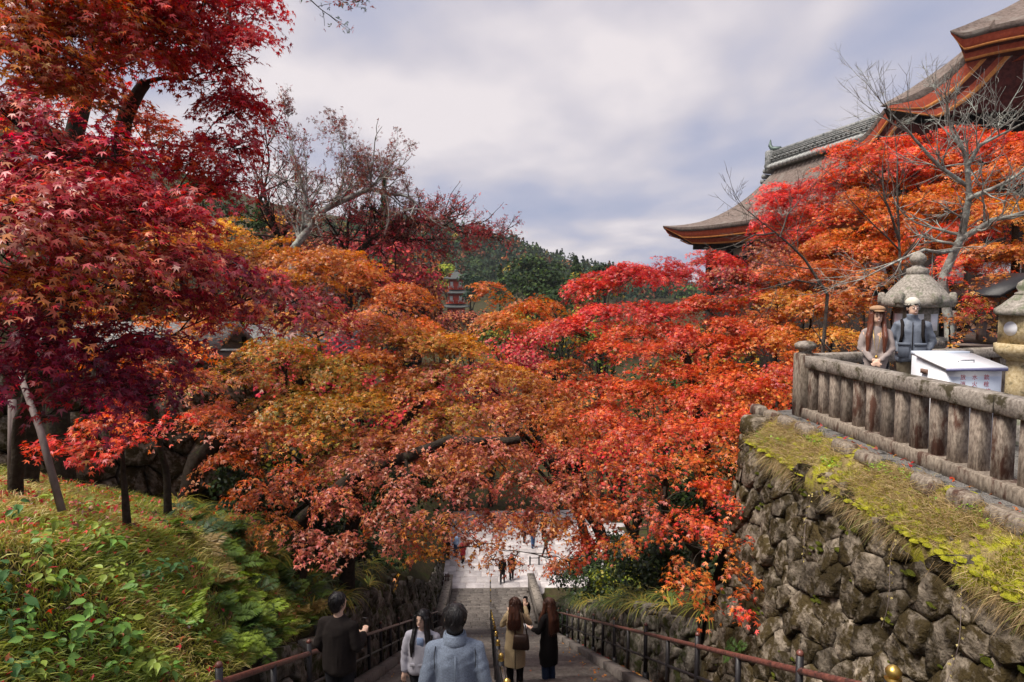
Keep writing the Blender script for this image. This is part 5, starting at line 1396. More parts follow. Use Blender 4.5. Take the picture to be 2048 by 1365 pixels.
fb = MB(); hexprism(fb, c, .33, .32, -.50, -.02); fbx = fb.build('firebox', M_LANTERN, lan)
M_PAPER = mat('white_paper', (0.80, 0.80, 0.84), 0.8, 0.03, 5, 0.0)
for k, m_ in ((3, M_PAPER), (4, M_PAPER), (5, M_PAPER), (2, M_PAPER)):
    an = math.pi / 3 * k + math.pi / 3 - math.pi / 3
    an = math.pi / 3 * k + math.pi / 3 * .0 + 0
    an = math.pi / 6 * (2 * k + 2)
    rr = .325 * math.cos(math.pi / 6) + .006
    q = V3((c[0] + rr * math.cos(an), c[1] + rr * math.sin(an), -.26))
    MB().box(q, (.012, .20, .27), an).build('paper_window', m_, fbx)
mb = MB(); hex_roof(mb, c, -.02, .55, .40, .16); rf = mb.build('roof', M_LANTERN, lan)
for k in range(6):
    a = math.pi / 6 + k * math.pi / 3
    q = (c[0] + .50 * math.cos(a), c[1] + .50 * math.sin(a), .125)
    MB().box(q, (.13, .15, .19), a, taper=.8, bevel=.03).build('upturned_corner', M_LANTERN, rf)
mb = MB(); mb.lathe((c[0], c[1], 0), [(.155, .50), (.165, .51), (.165, .60), (.10, .625), (.07, .66)], 6, math.pi / 6); mb.build('finial_base', M_LANTERN, lan)
MB().lathe((c[0], c[1], .65), [(.06, 0), (.075, .02), (.10, .045), (.125, .09), (.12, .14), (.08, .19), (.03, .225), (.006, .235)], 14).build('finial', M_LANTERN, lan, smooth=True)
lan.location.z -= .26
# sandy lantern beside the white chest
c = P(2046, 640, 7.9)
l2 = empty('stone_lantern', (c[0], c[1], TZ), 'sandy yellow stone lantern with a round window beside the white chest', 'stone lantern')
mb = MB(); mb.lathe((c[0], c[1], 0), [(.42, TZ), (.42, TZ + .22), (.36, TZ + .36), (.24, TZ + .56)], 6, 0); mb.build('base', M_LANTERN, l2)
MB().lathe((c[0], c[1], 0), [(.155, TZ + .56), (.145, TZ + .8), (.145, -.70)], 14).build('shaft', M_LANTERN2, l2, smooth=True)
mb = MB(); mb.lathe((c[0], c[1], 0), [(.16, -.70), (.30, -.60), (.30, -.50), (.26, -.49)], 6, 0); mb.build('platform', M_LANTERN2, l2)
fb = MB(); fb.box((c[0], c[1], -.32), (.34, .34, .34), R(10)); fbx = fb.build('firebox', M_LANTERN2, l2)
an = R(10) - math.pi / 2
for a2 in (an, an - math.pi / 2):
    q = V3((c[0] + .172 * math.cos(a2), c[1] + .172 * math.sin(a2), -.31)); dr = V3((math.cos(a2), math.sin(a2), 0))
    MB().tube([q - dr * .01, q + dr * .008], .085, 20).build('round_window', M_PAPER, fbx)
mb = MB(); hex_roof(mb, c, -.15, .32, .17, .1, .07, 6, 0); mb.build('roof', M_LANTERN, l2)
MB().lathe((c[0], c[1], .08), [(.09, 0), (.1, .03), (.06, .05), (.085, .1), (.07, .15), (.02, .19), (.004, .2)], 12).build('finial', M_LANTERN, l2, smooth=True)

l2.location.z -= .15
# white fire hose chest
M_CHEST = mat('white_enamel', (0.74, 0.74, 0.77), 0.35, 0.05, 3, 0.02, spec=0.5)
M_CHESTB = mat('shaded_enamel', (0.60, 0.66, 0.76), 0.4, 0.05, 3, 0.02, spec=0.5)  # white enamel with the front's bluish shade put into the colour
M_REDINK = mat('red_ink', (0.55, 0.10, 0.14), 0.7, 0.2, 30, 0.0)
M_BROWN = mat('brown_fitting', (0.20, 0.12, 0.09), 0.5, 0.2, 20, 0.1)
M_LIDEDGE = mat('lid_edge', (0.16, 0.16, 0.30), 0.4, 0.1, 5, 0.0, spec=.5)
cA = P(1892, 740, 7.25); cB = P(2004, 745, 7.25)
x0, x1, yf, yb, zf, zb = cA[0], cB[0], 7.25, 7.86, -.87, -.775
cz = empty('hose_chest', ((x0 + x1) / 2, 7.5, TZ), 'white enamel fire hose chest with red lettering behind the balustrade', 'chest')
mb = MB(); mb.prism([(x0, yf, TZ), (x0, yf, zf), (x0, yb, zb + .01), (x0, yb, TZ)], (x1 - x0, 0, 0)); mb.build('body', M_CHEST, cz)
MB().box(((x0 + x1) / 2, yf - .004, (TZ + zf) / 2 - .03), (x1 - x0 - .03, .006, zf - TZ - .10)).build('front_panel', M_CHESTB, cz)
mb = MB(); mb.prism([(x0 - .03, yf - .045, zf + .0), (x0 - .03, yf - .045, zf + .03), (x0 - .03, yb - .1, zb + .035), (x0 - .03, yb - .1, zb + .005)], (x1 - x0 + .06, 0, 0)); lid = mb.build('lid', M_CHEST, cz)
MB().box(((x0 + x1) / 2, yf - .048, zf + .0), (x1 - x0 + .06, .006, .03)).build('lid_edge', M_LIDEDGE, lid)
MB().box(((x0 + x1) / 2, yb - .04, zb + .03), (x1 - x0 + .0, .12, .05)).build('hinge_cover', M_CHESTB, cz)
hx_ = (x0 + x1) / 2
MB().tube([(hx_ - .09, yf + .13, zf + .045), (hx_ - .09, yf + .13, zf + .085), (hx_ + .09, yf + .13, zf + .085), (hx_ + .09, yf + .13, zf + .045)], .009, 6).build('lid_handle', M_STEEL, lid)
MB().box((x0 - .012, yf + .35, zf - .06), (.03, .1, .05)).build('side_handle', M_BROWN, cz)
def text(s_, size, loc, rot, mat_, parent):
    cu = bpy.data.curves.new('lettering', 'FONT'); cu.body = s_; cu.size = size; cu.align_x = 'CENTER'; cu.align_y = 'CENTER'; cu.extrude = .0008
    o = bpy.data.objects.new('lettering', cu); COL.objects.link(o)
    dg = bpy.context.evaluated_depsgraph_get(); dg.update()
    me = bpy.data.meshes.new_from_object(o.evaluated_get(dg)); bpy.data.objects.remove(o, do_unlink=True)
    me.materials.clear(); me.materials.append(mat_)
    org = Vector((0, 0, 0)); p = parent
    while p is not None: org += p.location; p = p.parent
    l_ = link('lettering', me, parent, Vector(loc) - org); l_.rotation_euler = rot
    return l_
w_ = x1 - x0
for r_, row in enumerate((('放', '水', '銃'), ('消', '火', '栓'))):
    for k, ch in enumerate(row):
        text(ch, .062, (x0 + w_ * (.30 + .21 * k), yf - .0095, zf - .09 - .075 * r_), (math.pi / 2, 0, 0), M_REDINK, cz)
text('ホース格納箱', .062, (x0 + w_ * .51, yf - .0095, zf - .245), (math.pi / 2, 0, 0), M_REDINK, cz)

# wooden rail and deck beyond the terrace, small eave
M_GREYWOOD = mat('grey_wood', (0.16, 0.12, 0.105), 0.85, 0.3, 5, 0.3, 20, col2=(0.30, 0.24, 0.21), stretch=(.3, 1, 1))
M_REDWOOD = mat('dark_red_wood', (0.07, 0.025, 0.022), 0.7, 0.3, 5, 0.2)
wr = P(1975, 700, 14)
wf = empty('wooden_rail', (wr[0], wr[1], GZ(wr[0], wr[1])), 'grey timber railing with a deck beam beyond the stone balustrade', 'railing')
def bar2(a, b, Y0, Y1, w, h, nm, m): MB().bar(P(a[0], a[1], Y0), P(b[0], b[1], Y1), w, h).build(nm, m, wf)
bar2((1895, 640), (2120, 647), 14.4, 13.6, .08, .12, 'rail', M_GREYWOOD)
bar2((1905, 674), (2120, 682), 14.4, 13.6, .16, .22, 'deck_beam', M_GREYWOOD)
bar2((1880, 688), (2120, 698), 14.2, 13.4, .3, .05, 'deck_plank', M_GREYWOOD)
for px_ in (1902, 1962, 2034, 2100):
    q = P(px_, 668, 14.1); MB().box((q[0], q[1], q[2] + .18), (.14, .14, .62)).build('post', M_GREYWOOD, wf)
for px_ in (1925, 1998, 2070):
    q = P(px_, 700, 14.2); zb_ = GZ(q[0], q[1]) - .3; MB().box((q[0], q[1], (q[2] + zb_) / 2), (.22, .22, q[2] - zb_)).build('stilt', M_REDWOOD, wf)
bar2((1900, 705), (2120, 715), 14.5, 13.8, .1, .36, 'skirting_board', M_REDWOOD)
sp = P(2070, 600, 13.0)
sh = empty('small_shelter', (sp[0], sp[1], GZ(sp[0], sp[1])), 'small shelter with a dark eave beside the sandy lantern', 'shelter')
mb = MB(); a_, b_ = V3(P(2000, 590, 13)), V3(P(2075, 545, 13.2))
mb.prism([a_, b_, V3(P(2150, 590, 13.2)), V3(P(2150, 600, 13.2)), b_ - V3((0, 0, .1)), a_ - V3((0, 0, .06))], (0, 1.6, 0)); mb.build('roof', M_IRON, sh)
for px_ in (2030, 2120):
    q = P(px_, 640, 13.4); MB().box((q[0], q[1], (q[2] + .4 + GZ(q[0], q[1])) / 2), (.12, .12, q[2] + .4 - GZ(q[0], q[1]))).build('post', M_GREYWOOD, sh)
MB().bar(P(2000, 624, 13.9), P(2130, 624, 13.9), .06, .5).build('back_board', mat('pale_board', (.45, .33, .18), .8, .2, 4, .1), sh)

# house glimpsed through the maples on the slope top
hp = P(440, 720, 24); hb = GZ(hp[0], hp[1] + 2)
hs = empty('house', (hp[0], hp[1] + 2, hb), 'grey boarded house glimpsed through the orange maples', 'house')
M_BLUEGREY = mat('blue_grey_boards', (0.22, 0.24, 0.30), 0.7, 0.2, 6, 0.1, stretch=(1, 1, .2))
MB().box((hp[0], hp[1] + 2, hb + 2.2), (7.5, 4, 5.2)).build('wall', M_DARKWOOD, hs)
for k in range(6):
    MB().box((hp[0] - 3 + 1.2 * k, hp[1] - .03, hb + 2.6), (.7, .06, 1.8)).build('white_panel' if k % 2 else 'board_panel', M_WHITE if k % 2 else M_BLUEGREY, hs)
mb = MB(); zc = hb + 4.7
mb.prism([(hp[0] - 4.6, hp[1] - .8, zc), (hp[0] - 4.6, hp[1] + 2, zc + 1.6), (hp[0] - 4.6, hp[1] + 4.8, zc), (hp[0] - 4.6, hp[1] + 2, zc + 1.2)], (9.2, 0, 0)); mb.build('roof', M_TILE, hs)
hp = P(210, 660, 15); hb = GZ(hp[0], hp[1] + 1.5)
hs = empty('shed', (hp[0], hp[1] + 1.5, hb), 'pale walled shed with a grey roof behind the wine red boughs', 'shed')
MB().box((hp[0], hp[1] + 1.5, hb + 1.4), (3.6, 2.4, 3.4)).build('wall', mat('pale_wall', (.42, .42, .38), .8, .15, 3, .1), hs)
mb = MB(); zc = hb + 3.1
mb.prism([(hp[0] - 2.3, hp[1] - .3, zc), (hp[0] - 2.3, hp[1] + 1.5, zc + .8), (hp[0] - 2.3, hp[1] + 3.2, zc), (hp[0] - 2.3, hp[1] + 1.5, zc + .6)], (4.6, 0, 0)); mb.build('roof', M_TILE, hs)
for k in range(3):
    MB().box((hp[0] - 1.1 + 1.1 * k, hp[1] + .27, hb + 1.9), (.1, .06, 2.2)).build('post', M_DARKWOOD, hs)

# maple prop stakes at the top of the slope
M_STAKE = mat('stake_wood', (0.10, 0.075, 0.07), 0.7, 0.3, 6, 0.2, 30, col2=(0.24, 0.19, 0.18), stretch=(1, 1, .3))
a_, b_ = P(36, 740, 7.6), P(122, 985, 7.2)
st = empty('prop_stake', tuple(b_), 'long leaning wooden prop stake under the wine red maple', 'stake')
MB().tube([a_, (a_ + b_) / 2 + np.array([.01, 0, 0]), b_ - np.array([0, 0, .2])], [.03, .035, .04], 8).build('pole', M_STAKE, st, smooth=True)
for px_, dx, lab in ((18, 4, 'short upright stake beside the maple trunk against the rubble wall'), (30, -3, 'thin upright stake next to the short one by the rubble wall')):
    a_, b_ = P(px_ + dx, 800, 9.2), P(px_, 945, 9.2)
    st = empty('prop_stake', tuple(b_), lab, 'stake')
    MB().tube([a_, b_ - np.array([0, 0, .3])], .035, 7).build('pole', M_STAKE, st, smooth=True)

# ================================================================== people
def ell(mb, c, r, yaw=0.0, pitch=0.0, n=12, m=8):
    M = Matrix.Rotation(yaw, 3, 'Z') @ Matrix.Rotation(pitch, 3, 'X')
    pts = []; c = V3(c)
    for i in range(1, m):
        ph = -math.pi / 2 + math.pi * i / m
        for k in range(n):
            a = 2 * math.pi * k / n
            pts.append(c + M @ V3((r[0] * math.cos(ph) * math.cos(a), r[1] * math.cos(ph) * math.sin(a), r[2] * math.sin(ph))))
    b = len(pts); pts.append(c + M @ V3((0, 0, -r[2]))); pts.append(c + M @ V3((0, 0, r[2])))
    fs = []
    for i in range(m - 2):
        for k in range(n):
            a0 = i * n + k; a1 = i * n + (k + 1) % n
            fs.append((a0, a1, a1 + n, a0 + n))
    for k in range(n):
        fs.append((b, (k + 1) % n, k)); q = (m - 2) * n; fs.append((b + 1, q + k, q + (k + 1) % n))
    mb.add(pts, fs)
def caps(mb, p0, p1, r0, r1, n=10, flat=1.0):
    """tapered capsule"""
    p0, p1 = V3(p0), V3(p1); d = (p1 - p0).normalized()
    pts = []; rad = []
    for t in (-.98, -.7, -.3): pts.append(p0 + d * r0 * t); rad.append(r0 * math.sqrt(max(0.03, 1 - t * t)))
    pts.append(p0); rad.append(r0); pts.append(p1); rad.append(r1)
    for t in (.3, .7, .98): pts.append(p1 + d * r1 * t); rad.append(r1 * math.sqrt(max(0.03, 1 - t * t)))
    mb.tube(pts, rad, n)
def loft(mb, rings, n=20):
    """rings: (x, y, z, rx, ry)"""
    rows = [[(x + rx * math.cos(2 * math.pi * k / n), y + ry * math.sin(2 * math.pi * k / n), z) for k in range(n)] for x, y, z, rx, ry in rings]
    mb.grid(rows, close=True)
    b = mb.n - n * len(rows)
    mb.f.append(tuple(b + k for k in range(n - 1, -1, -1))); mb.f.append(tuple(b + n * (len(rows) - 1) + k for k in range(n)))
def skinned(mb, voxel, sm=4, fold=0.0, foldfreq=22, seed=0, aniso=(1, 1, 1), dec=None):
    """one continuous surface from overlapping closed shapes"""
    me = mb.mesh('tmp', None)
    o = bpy.data.objects.new('tmp', me); COL.objects.link(o)
    r = o.modifiers.new('r', 'REMESH'); r.mode = 'VOXEL'; r.voxel_size = voxel
    s = o.modifiers.new('s', 'SMOOTH'); s.iterations = sm; s.factor = .5
    if dec: q_ = o.modifiers.new('d', 'DECIMATE'); q_.ratio = dec
    dg = bpy.context.evaluated_depsgraph_get(); dg.update()
    ev = bpy.data.meshes.new_from_object(o.evaluated_get(dg))
    bpy.data.objects.remove(o, do_unlink=True); bpy.data.meshes.remove(me)
    if fold:
        n = len(ev.vertices); co = np.empty(n * 3, np.float32); no = np.empty(n * 3, np.float32)
        ev.vertices.foreach_get('co', co); ev.vertex_normals.foreach_get('vector', no)
        co = co.reshape(-1, 3); no = no.reshape(-1, 3); q = co * np.array(aniso) * foldfreq
        f = np.sin(q[:, 2] + 1.7 * np.sin(q[:, 0] * .6 + seed) + 1.3 * np.sin(q[:, 1] * .7)) * .45 + np.sin(q[:, 0] * .9 + q[:, 2] * .5 + seed * 2.1) * .3
        f = f + .55 * np.sin(q[:, 2] * .45 + q[:, 0] * 1.1 + 2.2 * np.sin(q[:, 2] * .3 + q[:, 1] * .5)) + .25 * np.sin(q[:, 2] * 2.3 - q[:, 0] * 1.7 + 2 * np.sin(q[:, 1] + q[:, 2] * .7))
        co = co + no * (f * fold)[:, None]
        ev.vertices.foreach_set('co', co.astype(np.float32).ravel()); ev.update()
    ev.polygons.foreach_set('use_smooth', np.ones(len(ev.polygons), dtype=bool))
    return ev

M_SKIN = mat('skin', (0.66, 0.43, 0.32), 0.5, 0.06, 10, 0.03, spec=.4)
M_HAIR = mat('black_hair', (0.010, 0.008, 0.009), 0.4, 0.3, 40, 0.4, 90, spec=.5, stretch=(1, 1, .15))
M_HAIRB = mat('brown_hair', (0.055, 0.020, 0.012), 0.4, 0.3, 40, 0.4, 90, spec=.5, col2=(0.11, 0.04, 0.022), stretch=(1, 1, .15))
M_HAIRA = mat('auburn_hair', (0.085, 0.022, 0.010), 0.4, 0.3, 40, 0.4, 90, spec=.5, col2=(0.18, 0.05, 0.022), stretch=(1, 1, .15))
M_EYE = mat('eye', (0.01, 0.008, 0.008), 0.3, 0.1, 5, 0)
M_LIP = mat('lip', (0.40, 0.10, 0.09), 0.4, 0.1, 5, 0)
M_TEETH = mat('teeth', (0.75, 0.72, 0.68), 0.4, 0.05, 5, 0)
def cloth(name, c, var=.14, scale=30): return mat(name, c, 0.9, var, scale, 0.25, 180, spec=.12)

def hand(mb, w, d, side, curl=.25, spread=1.0):
    """palm and five fingers; w wrist, d direction; side: +1 thumb towards +x local"""
    w, d = V3(w), V3(d).normalized()
    ax = d.cross(V3((0, 1, 0)) if abs(d.y) < .8 else V3((0, 0, 1))).normalized() * side   # across the palm
    nn = ax.cross(d).normalized()
    ell_c = w + d * .05
    caps(mb, w, w + d * .07, .026, .030)
    caps(mb, w + d * .06 - ax * .022, w + d * .06 + ax * .022, .018, .018)
    for k, (o_, l) in enumerate(((-.030, .060), (-.010, .072), (.010, .076), (.029, .068))):
        b0 = w + d * .085 + ax * o_
        m_ = b0 + d * l * .5 + nn * curl * l * .25
        e_ = m_ + (d * (1 - curl) + nn * curl).normalized() * l * .5
        caps(mb, b0, m_, .0095, .009, 6); caps(mb, m_, e_, .009, .0075, 6)
    t0 = w + d * .03 + ax * .028; t1 = t0 + (d * .7 + ax * .8).normalized() * .04; t2 = t1 + (d * .9 + ax * .25 + nn * .2).normalized() * .03
    caps(mb, t0, t1, .013, .011, 6); caps(mb, t1, t2, .0105, .009, 6)

def person(label, loc, face, H=1.7, top=None, topkind='jacket', hem=.84, legs=None, skirt=False, hair=None, hairstyle='short', head_yaw=0.0, arms=None, vox=.0115, fold=.009,
           stance=.09, step=0.0, face_detail=False, smile=False, group=None, bulk=1.0, collar=None, tiny=False):
    """built facing local +Y; arms: (elbow, wrist, hand_dir) for right (+x) and left (-x) in metres for a 1.70 m figure"""
    s = H / 1.7
    root = empty('person', loc, label, 'person', group, rz=face)
    arms = arms or (((.215, -.02, 1.12), (.215, .05, .88), (0, .2, -1)), ((-.215, -.02, 1.12), (-.215, .05, .88), (0, .2, -1)))
    def sc(mb):
        mb.v = [(x * s, y * s, z * s) for x, y, z in mb.v]; return mb
    # body
    b = MB()
    ell(b, (0, 0, .95), (.155, .105, .13)); ell(b, (0, 0, 1.10), (.13, .09, .13)); ell(b, (0, .005, 1.27), (.16, .105, .16))
    caps(b, (-.12, 0, 1.37), (.12, 0, 1.37), .05, .05); caps(b, (0, -.005, 1.40), (0, .01, 1.52), .058, .052)
    Ry = Matrix.Rotation(head_yaw, 3, 'Z')
    hc = V3((0, .018, 1.595))
    def hp_(x, y, z): return hc + Ry @ V3((x, y, z))
    ell(b, hp_(0, -.008, .018), (.076, .095, .098), head_yaw); ell(b, hp_(0, .022, -.045), (.058, .068, .068), head_yaw)
    if not tiny:
        ell(b, hp_(0, .096, -.018), (.012, .016, .022), head_yaw, n=8, m=6)
        for e_ in (-1, 1): ell(b, hp_(.077 * e_, -.005, -.01), (.010, .02, .03), head_yaw, n=8, m=6)
    for sg, (el, wr, hd) in zip((1, -1), arms):
        caps(b, (.155 * sg, 0, 1.35), el, .045, .038); caps(b, el, wr, .038, .027)
        if not tiny: hand(b, wr, hd, -sg)
        else: caps(b, wr, V3(wr) + V3(hd).normalized() * .14, .03, .025)
        f = step * sg
        hip, kn, an = (.085 * sg, 0, .90), (stance * sg, f * .45 + .02, .48), (stance * sg, f, .08)
        caps(b, hip, kn, .078, .055); caps(b, kn, an, .052, .036); caps(b, an, (stance * sg * 1.05, f + .14, .045), .038, .035)
    link('body', finish(skinned(sc(b), vox * s if not tiny else .028, 3, dec=.32), M_SKIN), root)
    # legs
    t = MB()
    if skirt:
        loft(t, [(0, 0, 1.02, .14, .11), (0, 0, .9, .17, .13), (0, 0, .7, .185, .15), (0, 0, .5, .2, .17)])
    else:
        ell(t, (0, 0, .95), (.168, .122, .12))
        for sg in (1, -1):
            f = step * sg
            caps(t, (.085 * sg, 0, .90), (stance * sg, f * .45 + .02, .48), .096, .078); caps(t, (stance * sg, f * .45 + .02, .48), (stance * sg, f - .005, .09), .076, .066)
    link('skirt' if skirt else 'trousers', finish(skinned(sc(t), .016 if not tiny else .03, 3, fold * .6, 26, 3, dec=.5), legs), root)
    for sg in (1, -1):
        f = step * sg; q = MB()
        caps(q, (stance * sg, f - .03, .055), (stance * sg * 1.08, f + .17, .045), .052, .046); ell(q, (stance * sg, f, .09), (.05, .07, .05))
        link('shoe', finish(skinned(sc(q), .02 if not tiny else .03, 2, dec=.4), M_IRON), root)
    # upper garment
    g = MB(); k = bulk
    if topkind == 'coat':
        loft(g, [(0, 0, hem, .205 * k, .165 * k), (0, 0, .75, .19 * k, .155 * k), (0, 0, .95, .175 * k, .14 * k), (0, 0, 1.10, .165 * k, .13 * k), (0, 0, 1.27, .165 * k, .13 * k), (0, -.005, 1.36, .145 * k, .105 * k), (0, -.008, 1.42, .10, .085), (0, -.008, 1.45, .075, .07)])
    else:
        loft(g, [(0, 0, hem, .165 * k, .13 * k), (0, 0, hem + .05, .18 * k, .145 * k), (0, 0, 1.10, .172 * k, .137 * k), (0, 0, 1.27, .17 * k, .135 * k), (0, -.005, 1.36, .145 * k, .108 * k), (0, -.008, 1.42, .10, .085), (0, -.008, 1.45, .075, .07)])
    for sg in (-1, 1): caps(g, (.05 * sg, -.005, 1.405), (.148 * sg * k, -.005, 1.36), .058, .060)
    for sg, (el, wr, hd) in zip((1, -1), arms):
        wv = V3(wr); ev_ = V3(el)
        caps(g, (.158 * sg * k, -.003, 1.345), el, .062 * k, .055 * k); caps(g, el, wv - (wv - ev_) * .06, .054 * k, .044 * k)
    if collar: loft(g, [(0, -.0, 1.40, .088, .08), (0, 0, 1.45, .08, .078), (0, .005, 1.40 + collar, .078, .076)])
    link('coat' if topkind == 'coat' else 'jacket', finish(skinned(sc(g), .0125 if not tiny else .03, 3, fold, 24, 1, dec=.5), top), root)
    # hair
    if hair is not None:
        h_ = MB()
        ell(h_, hp_(0, -.022, .034), (.088, .100, .100), head_yaw); ell(h_, hp_(0, -.05, -.02), (.078, .068, .085), head_yaw)
        if hairstyle == 'short':
            for i_ in range(0):
                a_ = i_ * 2.4; q_ = .012 * math.sqrt(i_ + .5); ell(h_, hp_(q_ * math.cos(a_), -.02 + 1.1 * q_ * math.sin(a_), .128 - 3.2 * q_ * q_ + .003 * math.sin(i_ * 2.1)), (.022, .024, .012), head_yaw)
        if hairstyle in ('long', 'verylong'):
            zl = 1.18 if hairstyle == 'long' else 1.10
            for x_, y_ in ((-.05, -.075), (0, -.09), (.05, -.075)):
                q0 = hp_(x_, y_, -.02); caps(h_, q0, (q0.x * 1.2, min(q0.y, -.06) - .06, 1.36), .05, .06); caps(h_, (q0.x * 1.2, min(q0.y, -.06) - .06, 1.36), (q0.x * 1.3, min(q0.y, -.06) - .07, zl), .058, .035)
            for sg in (-1, 1):
                for xo, yo in ((.080, .03), (.088, .0)):
                    q0 = hp_(xo * sg, yo, .035); q1 = hp_((xo + .006) * sg, yo + .01, -.12)
                    q2 = V3(((xo + .03) * sg, .115 + yo * .3, 1.29)); q3 = V3(((xo + .025) * sg + .01 * math.sin(xo * 90), .135 + yo * .25, zl + .06 * math.sin(xo * 200)))
                    caps(h_, q0, q1, .027, .032); caps(h_, q1, q2, .033, .036); caps(h_, q2, q3, .036, .014)
        link('hair', finish(skinned(sc(h_), .011 if not tiny else .025, 2, .0025, 60, 2, (1, 1, .2), dec=.6), hair), root)
    if hair is not None and not tiny and hairstyle != 'none':
        rgs = np.random.default_rng(int(H * 1000) + len(label)); T_ = Tubes()
        for i_ in range(420):
            u_ = rgs.normal(size=3); u_ /= np.linalg.norm(u_)
            if u_[1] > .45 and u_[2] < .35: continue
            p0 = np.array([.089 * u_[0], -.022 + .101 * u_[1], .034 + .101 * u_[2]])
            dn_ = np.array([u_[0] * .35, -.25 * (u_[2] > .3) + u_[1] * .3, -1.0]) + rgs.normal(0, .25, 3)
            dn_ = dn_ - u_ * (dn_ @ u_) * .8; dn_ /= np.linalg.norm(dn_)
            l_ = rgs.uniform(.03, .06) if hairstyle == 'short' else rgs.uniform(.06, .12)
            if p0[2] < -.06: l_ *= .4
            p1 = p0 + dn_ * l_ * .5 + u_ * .004; p2 = p0 + dn_ * l_ + u_ * rgs.uniform(-.004, .006)
            T_.add(np.array([hp_(*p) for p in (p0, p1, p2)]) * s, [.0022, .0026, .0008], 3)
        if hairstyle != 'short':
            zl = 1.18 if hairstyle == 'long' else 1.10
            for i_ in range(260):
                a_ = rgs.uniform(-math.pi, 0) if rgs.random() < .7 else rgs.uniform(-math.pi, math.pi)
                x_ = .115 * math.cos(a_); y_ = -.075 + .075 * math.sin(a_)
                if y_ > -.03: x_ = math.copysign(rgs.uniform(.075, .13), x_); y_ = rgs.uniform(.10, .165)
                z0 = rgs.uniform(1.3, 1.5); z1 = zl - rgs.uniform(-.1, .06)
                yy_ = y_ - (.04 if y_ < 0 else 0)
                T_.add(np.array([(x_ * .8, yy_ * .8 if y_ < 0 else .06, z0), (x_ + rgs.normal(0, .008), yy_, (z0 + z1) / 2), (x_ + rgs.normal(0, .015), yy_ + rgs.normal(0, .01), z1)]) * s, [.003, .0035, .001], 3)
        T_.build('hair_strands', hair, root, (0, 0, 0))
    if face_detail:
        for sg in (-1, 1):
            q = MB(); ell(q, hp_(.030 * sg, .083, .004), (.012, .008, .0045), head_yaw, n=8, m=6); link('eye', finish(sc(q).mesh('eye', None), M_EYE), root)
            q = MB(); ell(q, hp_(.031 * sg, .085, .028), (.017, .006, .0035), head_yaw, n=8, m=6); link('eyebrow', finish(sc(q).mesh('eyebrow', None), hair or M_HAIR), root)
        q = MB(); ell(q, hp_(0, .086, -.062), (.024, .008, .008 if smile else .006), head_yaw, n=8, m=6); mo = link('mouth', finish(sc(q).mesh('mouth', None), M_LIP), root)
        if smile:
            q = MB(); ell(q, hp_(0, .0905, -.061), (.018, .006, .0042), head_yaw, n=8, m=6); link('teeth', finish(sc(q).mesh('teeth', None), M_TEETH), mo)
    root['s'] = s
    return root, hp_, s
def finish(me, m):
    me.materials.clear(); me.materials.append(m); return me
def lpart(root, name, mb, m, s, smooth=True):
    mb.v = [(x * s, y * s, z * s) for x, y, z in mb.v]
    return link(name, mb.mesh(name, m, smooth=smooth), root)
def remove_id(root): 
    if 's' in root: del root['s']

def feet(px_, Y):
    p = P(px_, 1000, Y)
    yq = math.floor(p[1] / TR) * TR if p[1] < 31 else p[1]
    return (p[0], p[1], SZ(yq) - RI * .5 if p[1] < 31 else SZ(p[1]))

C_GREY = cloth('grey_blue_wool', (0.155, 0.185, 0.24), .22, 90)
C_BLACK = cloth('black_cotton', (0.012, 0.010, 0.010))
C_CHAR = cloth('charcoal_jacket', (0.018, 0.014, 0.013))
C_LGREY = cloth('light_grey_fleece', (0.42, 0.41, 0.46), .06)
C_KHAKI = cloth('camel_coat', (0.42, 0.32, 0.19), .08)
C_TAUPE = cloth('taupe_knit', (0.30, 0.25, 0.235), .08)
C_PUFF = mat('blue_grey_nylon', (0.125, 0.145, 0.185), 0.55, .12, 8, .15, 40, spec=.35)
C_KHTR = cloth('olive_khaki_trousers', (0.19, 0.155, 0.105))
C_NAVY = cloth('navy_denim', (0.03, 0.045, 0.09))
C_DARK = cloth('dark_trousers', (0.02, 0.02, 0.024))
C_JEAN = cloth('blue_jeans', (0.06, 0.11, 0.22))
C_RED = cloth('red_coat', (0.32, 0.03, 0.04))
C_GREEN = cloth('green_jacket', (0.05, 0.16, 0.09))
C_BEIGE = cloth('beige_coat', (0.36, 0.31, 0.26))
C_BLUE = cloth('pale_blue_jacket', (0.25, 0.33, 0.5))
C_TAN = cloth('tan_tweed', (0.36, 0.22, 0.13), .15, 60)
C_CREAM = cloth('cream_knit', (0.58, 0.55, 0.47), .08, 60)
M_LEATHER = mat('brown_leather', (0.035, 0.018, 0.012), 0.5, .3, 20, .2)

# --- grey wool coat, seen from behind
f = feet(908, 5.25)
r, hp_, s = person('man seen from behind in a thick grey blue wool coat with raised collar', f, 0.05, 1.68, C_GREY, 'coat', .55, C_DARK, hair=M_HAIR, collar=.10, bulk=1.10, fold=.008,
       arms=(((.235, -.05, 1.10), (.215, .08, .90), (-.3, .5, -.6)), ((-.235, -.05, 1.10), (-.215, .08, .90), (.3, .5, -.6))), vox=.012)
q = MB(); loft(q, [(0, 0, 1.47, .07, .07), (0, .0, 1.515, .068, .068), (0, 0, 1.535, .062, .064)]); lpart(r, 'scarf', q, C_BLACK, s)
q = MB(); q.tube([(0, -.142 * 1.12, 1.0), (0, -.135 * 1.12, 1.25), (0, -.115 * 1.12, 1.36)], .0035, 5); lpart(r, 'back_seam', q, C_GREY, s)
q = MB(); loft(q, [(0, -.006, 1.385, .118, .098), (0, -.006, 1.43, .100, .092), (0, -.004, 1.485, .090, .088), (0, -.004, 1.492, .082, .080), (0, -.004, 1.44, .080, .078)]); lpart(r, 'collar', q, C_GREY, s)
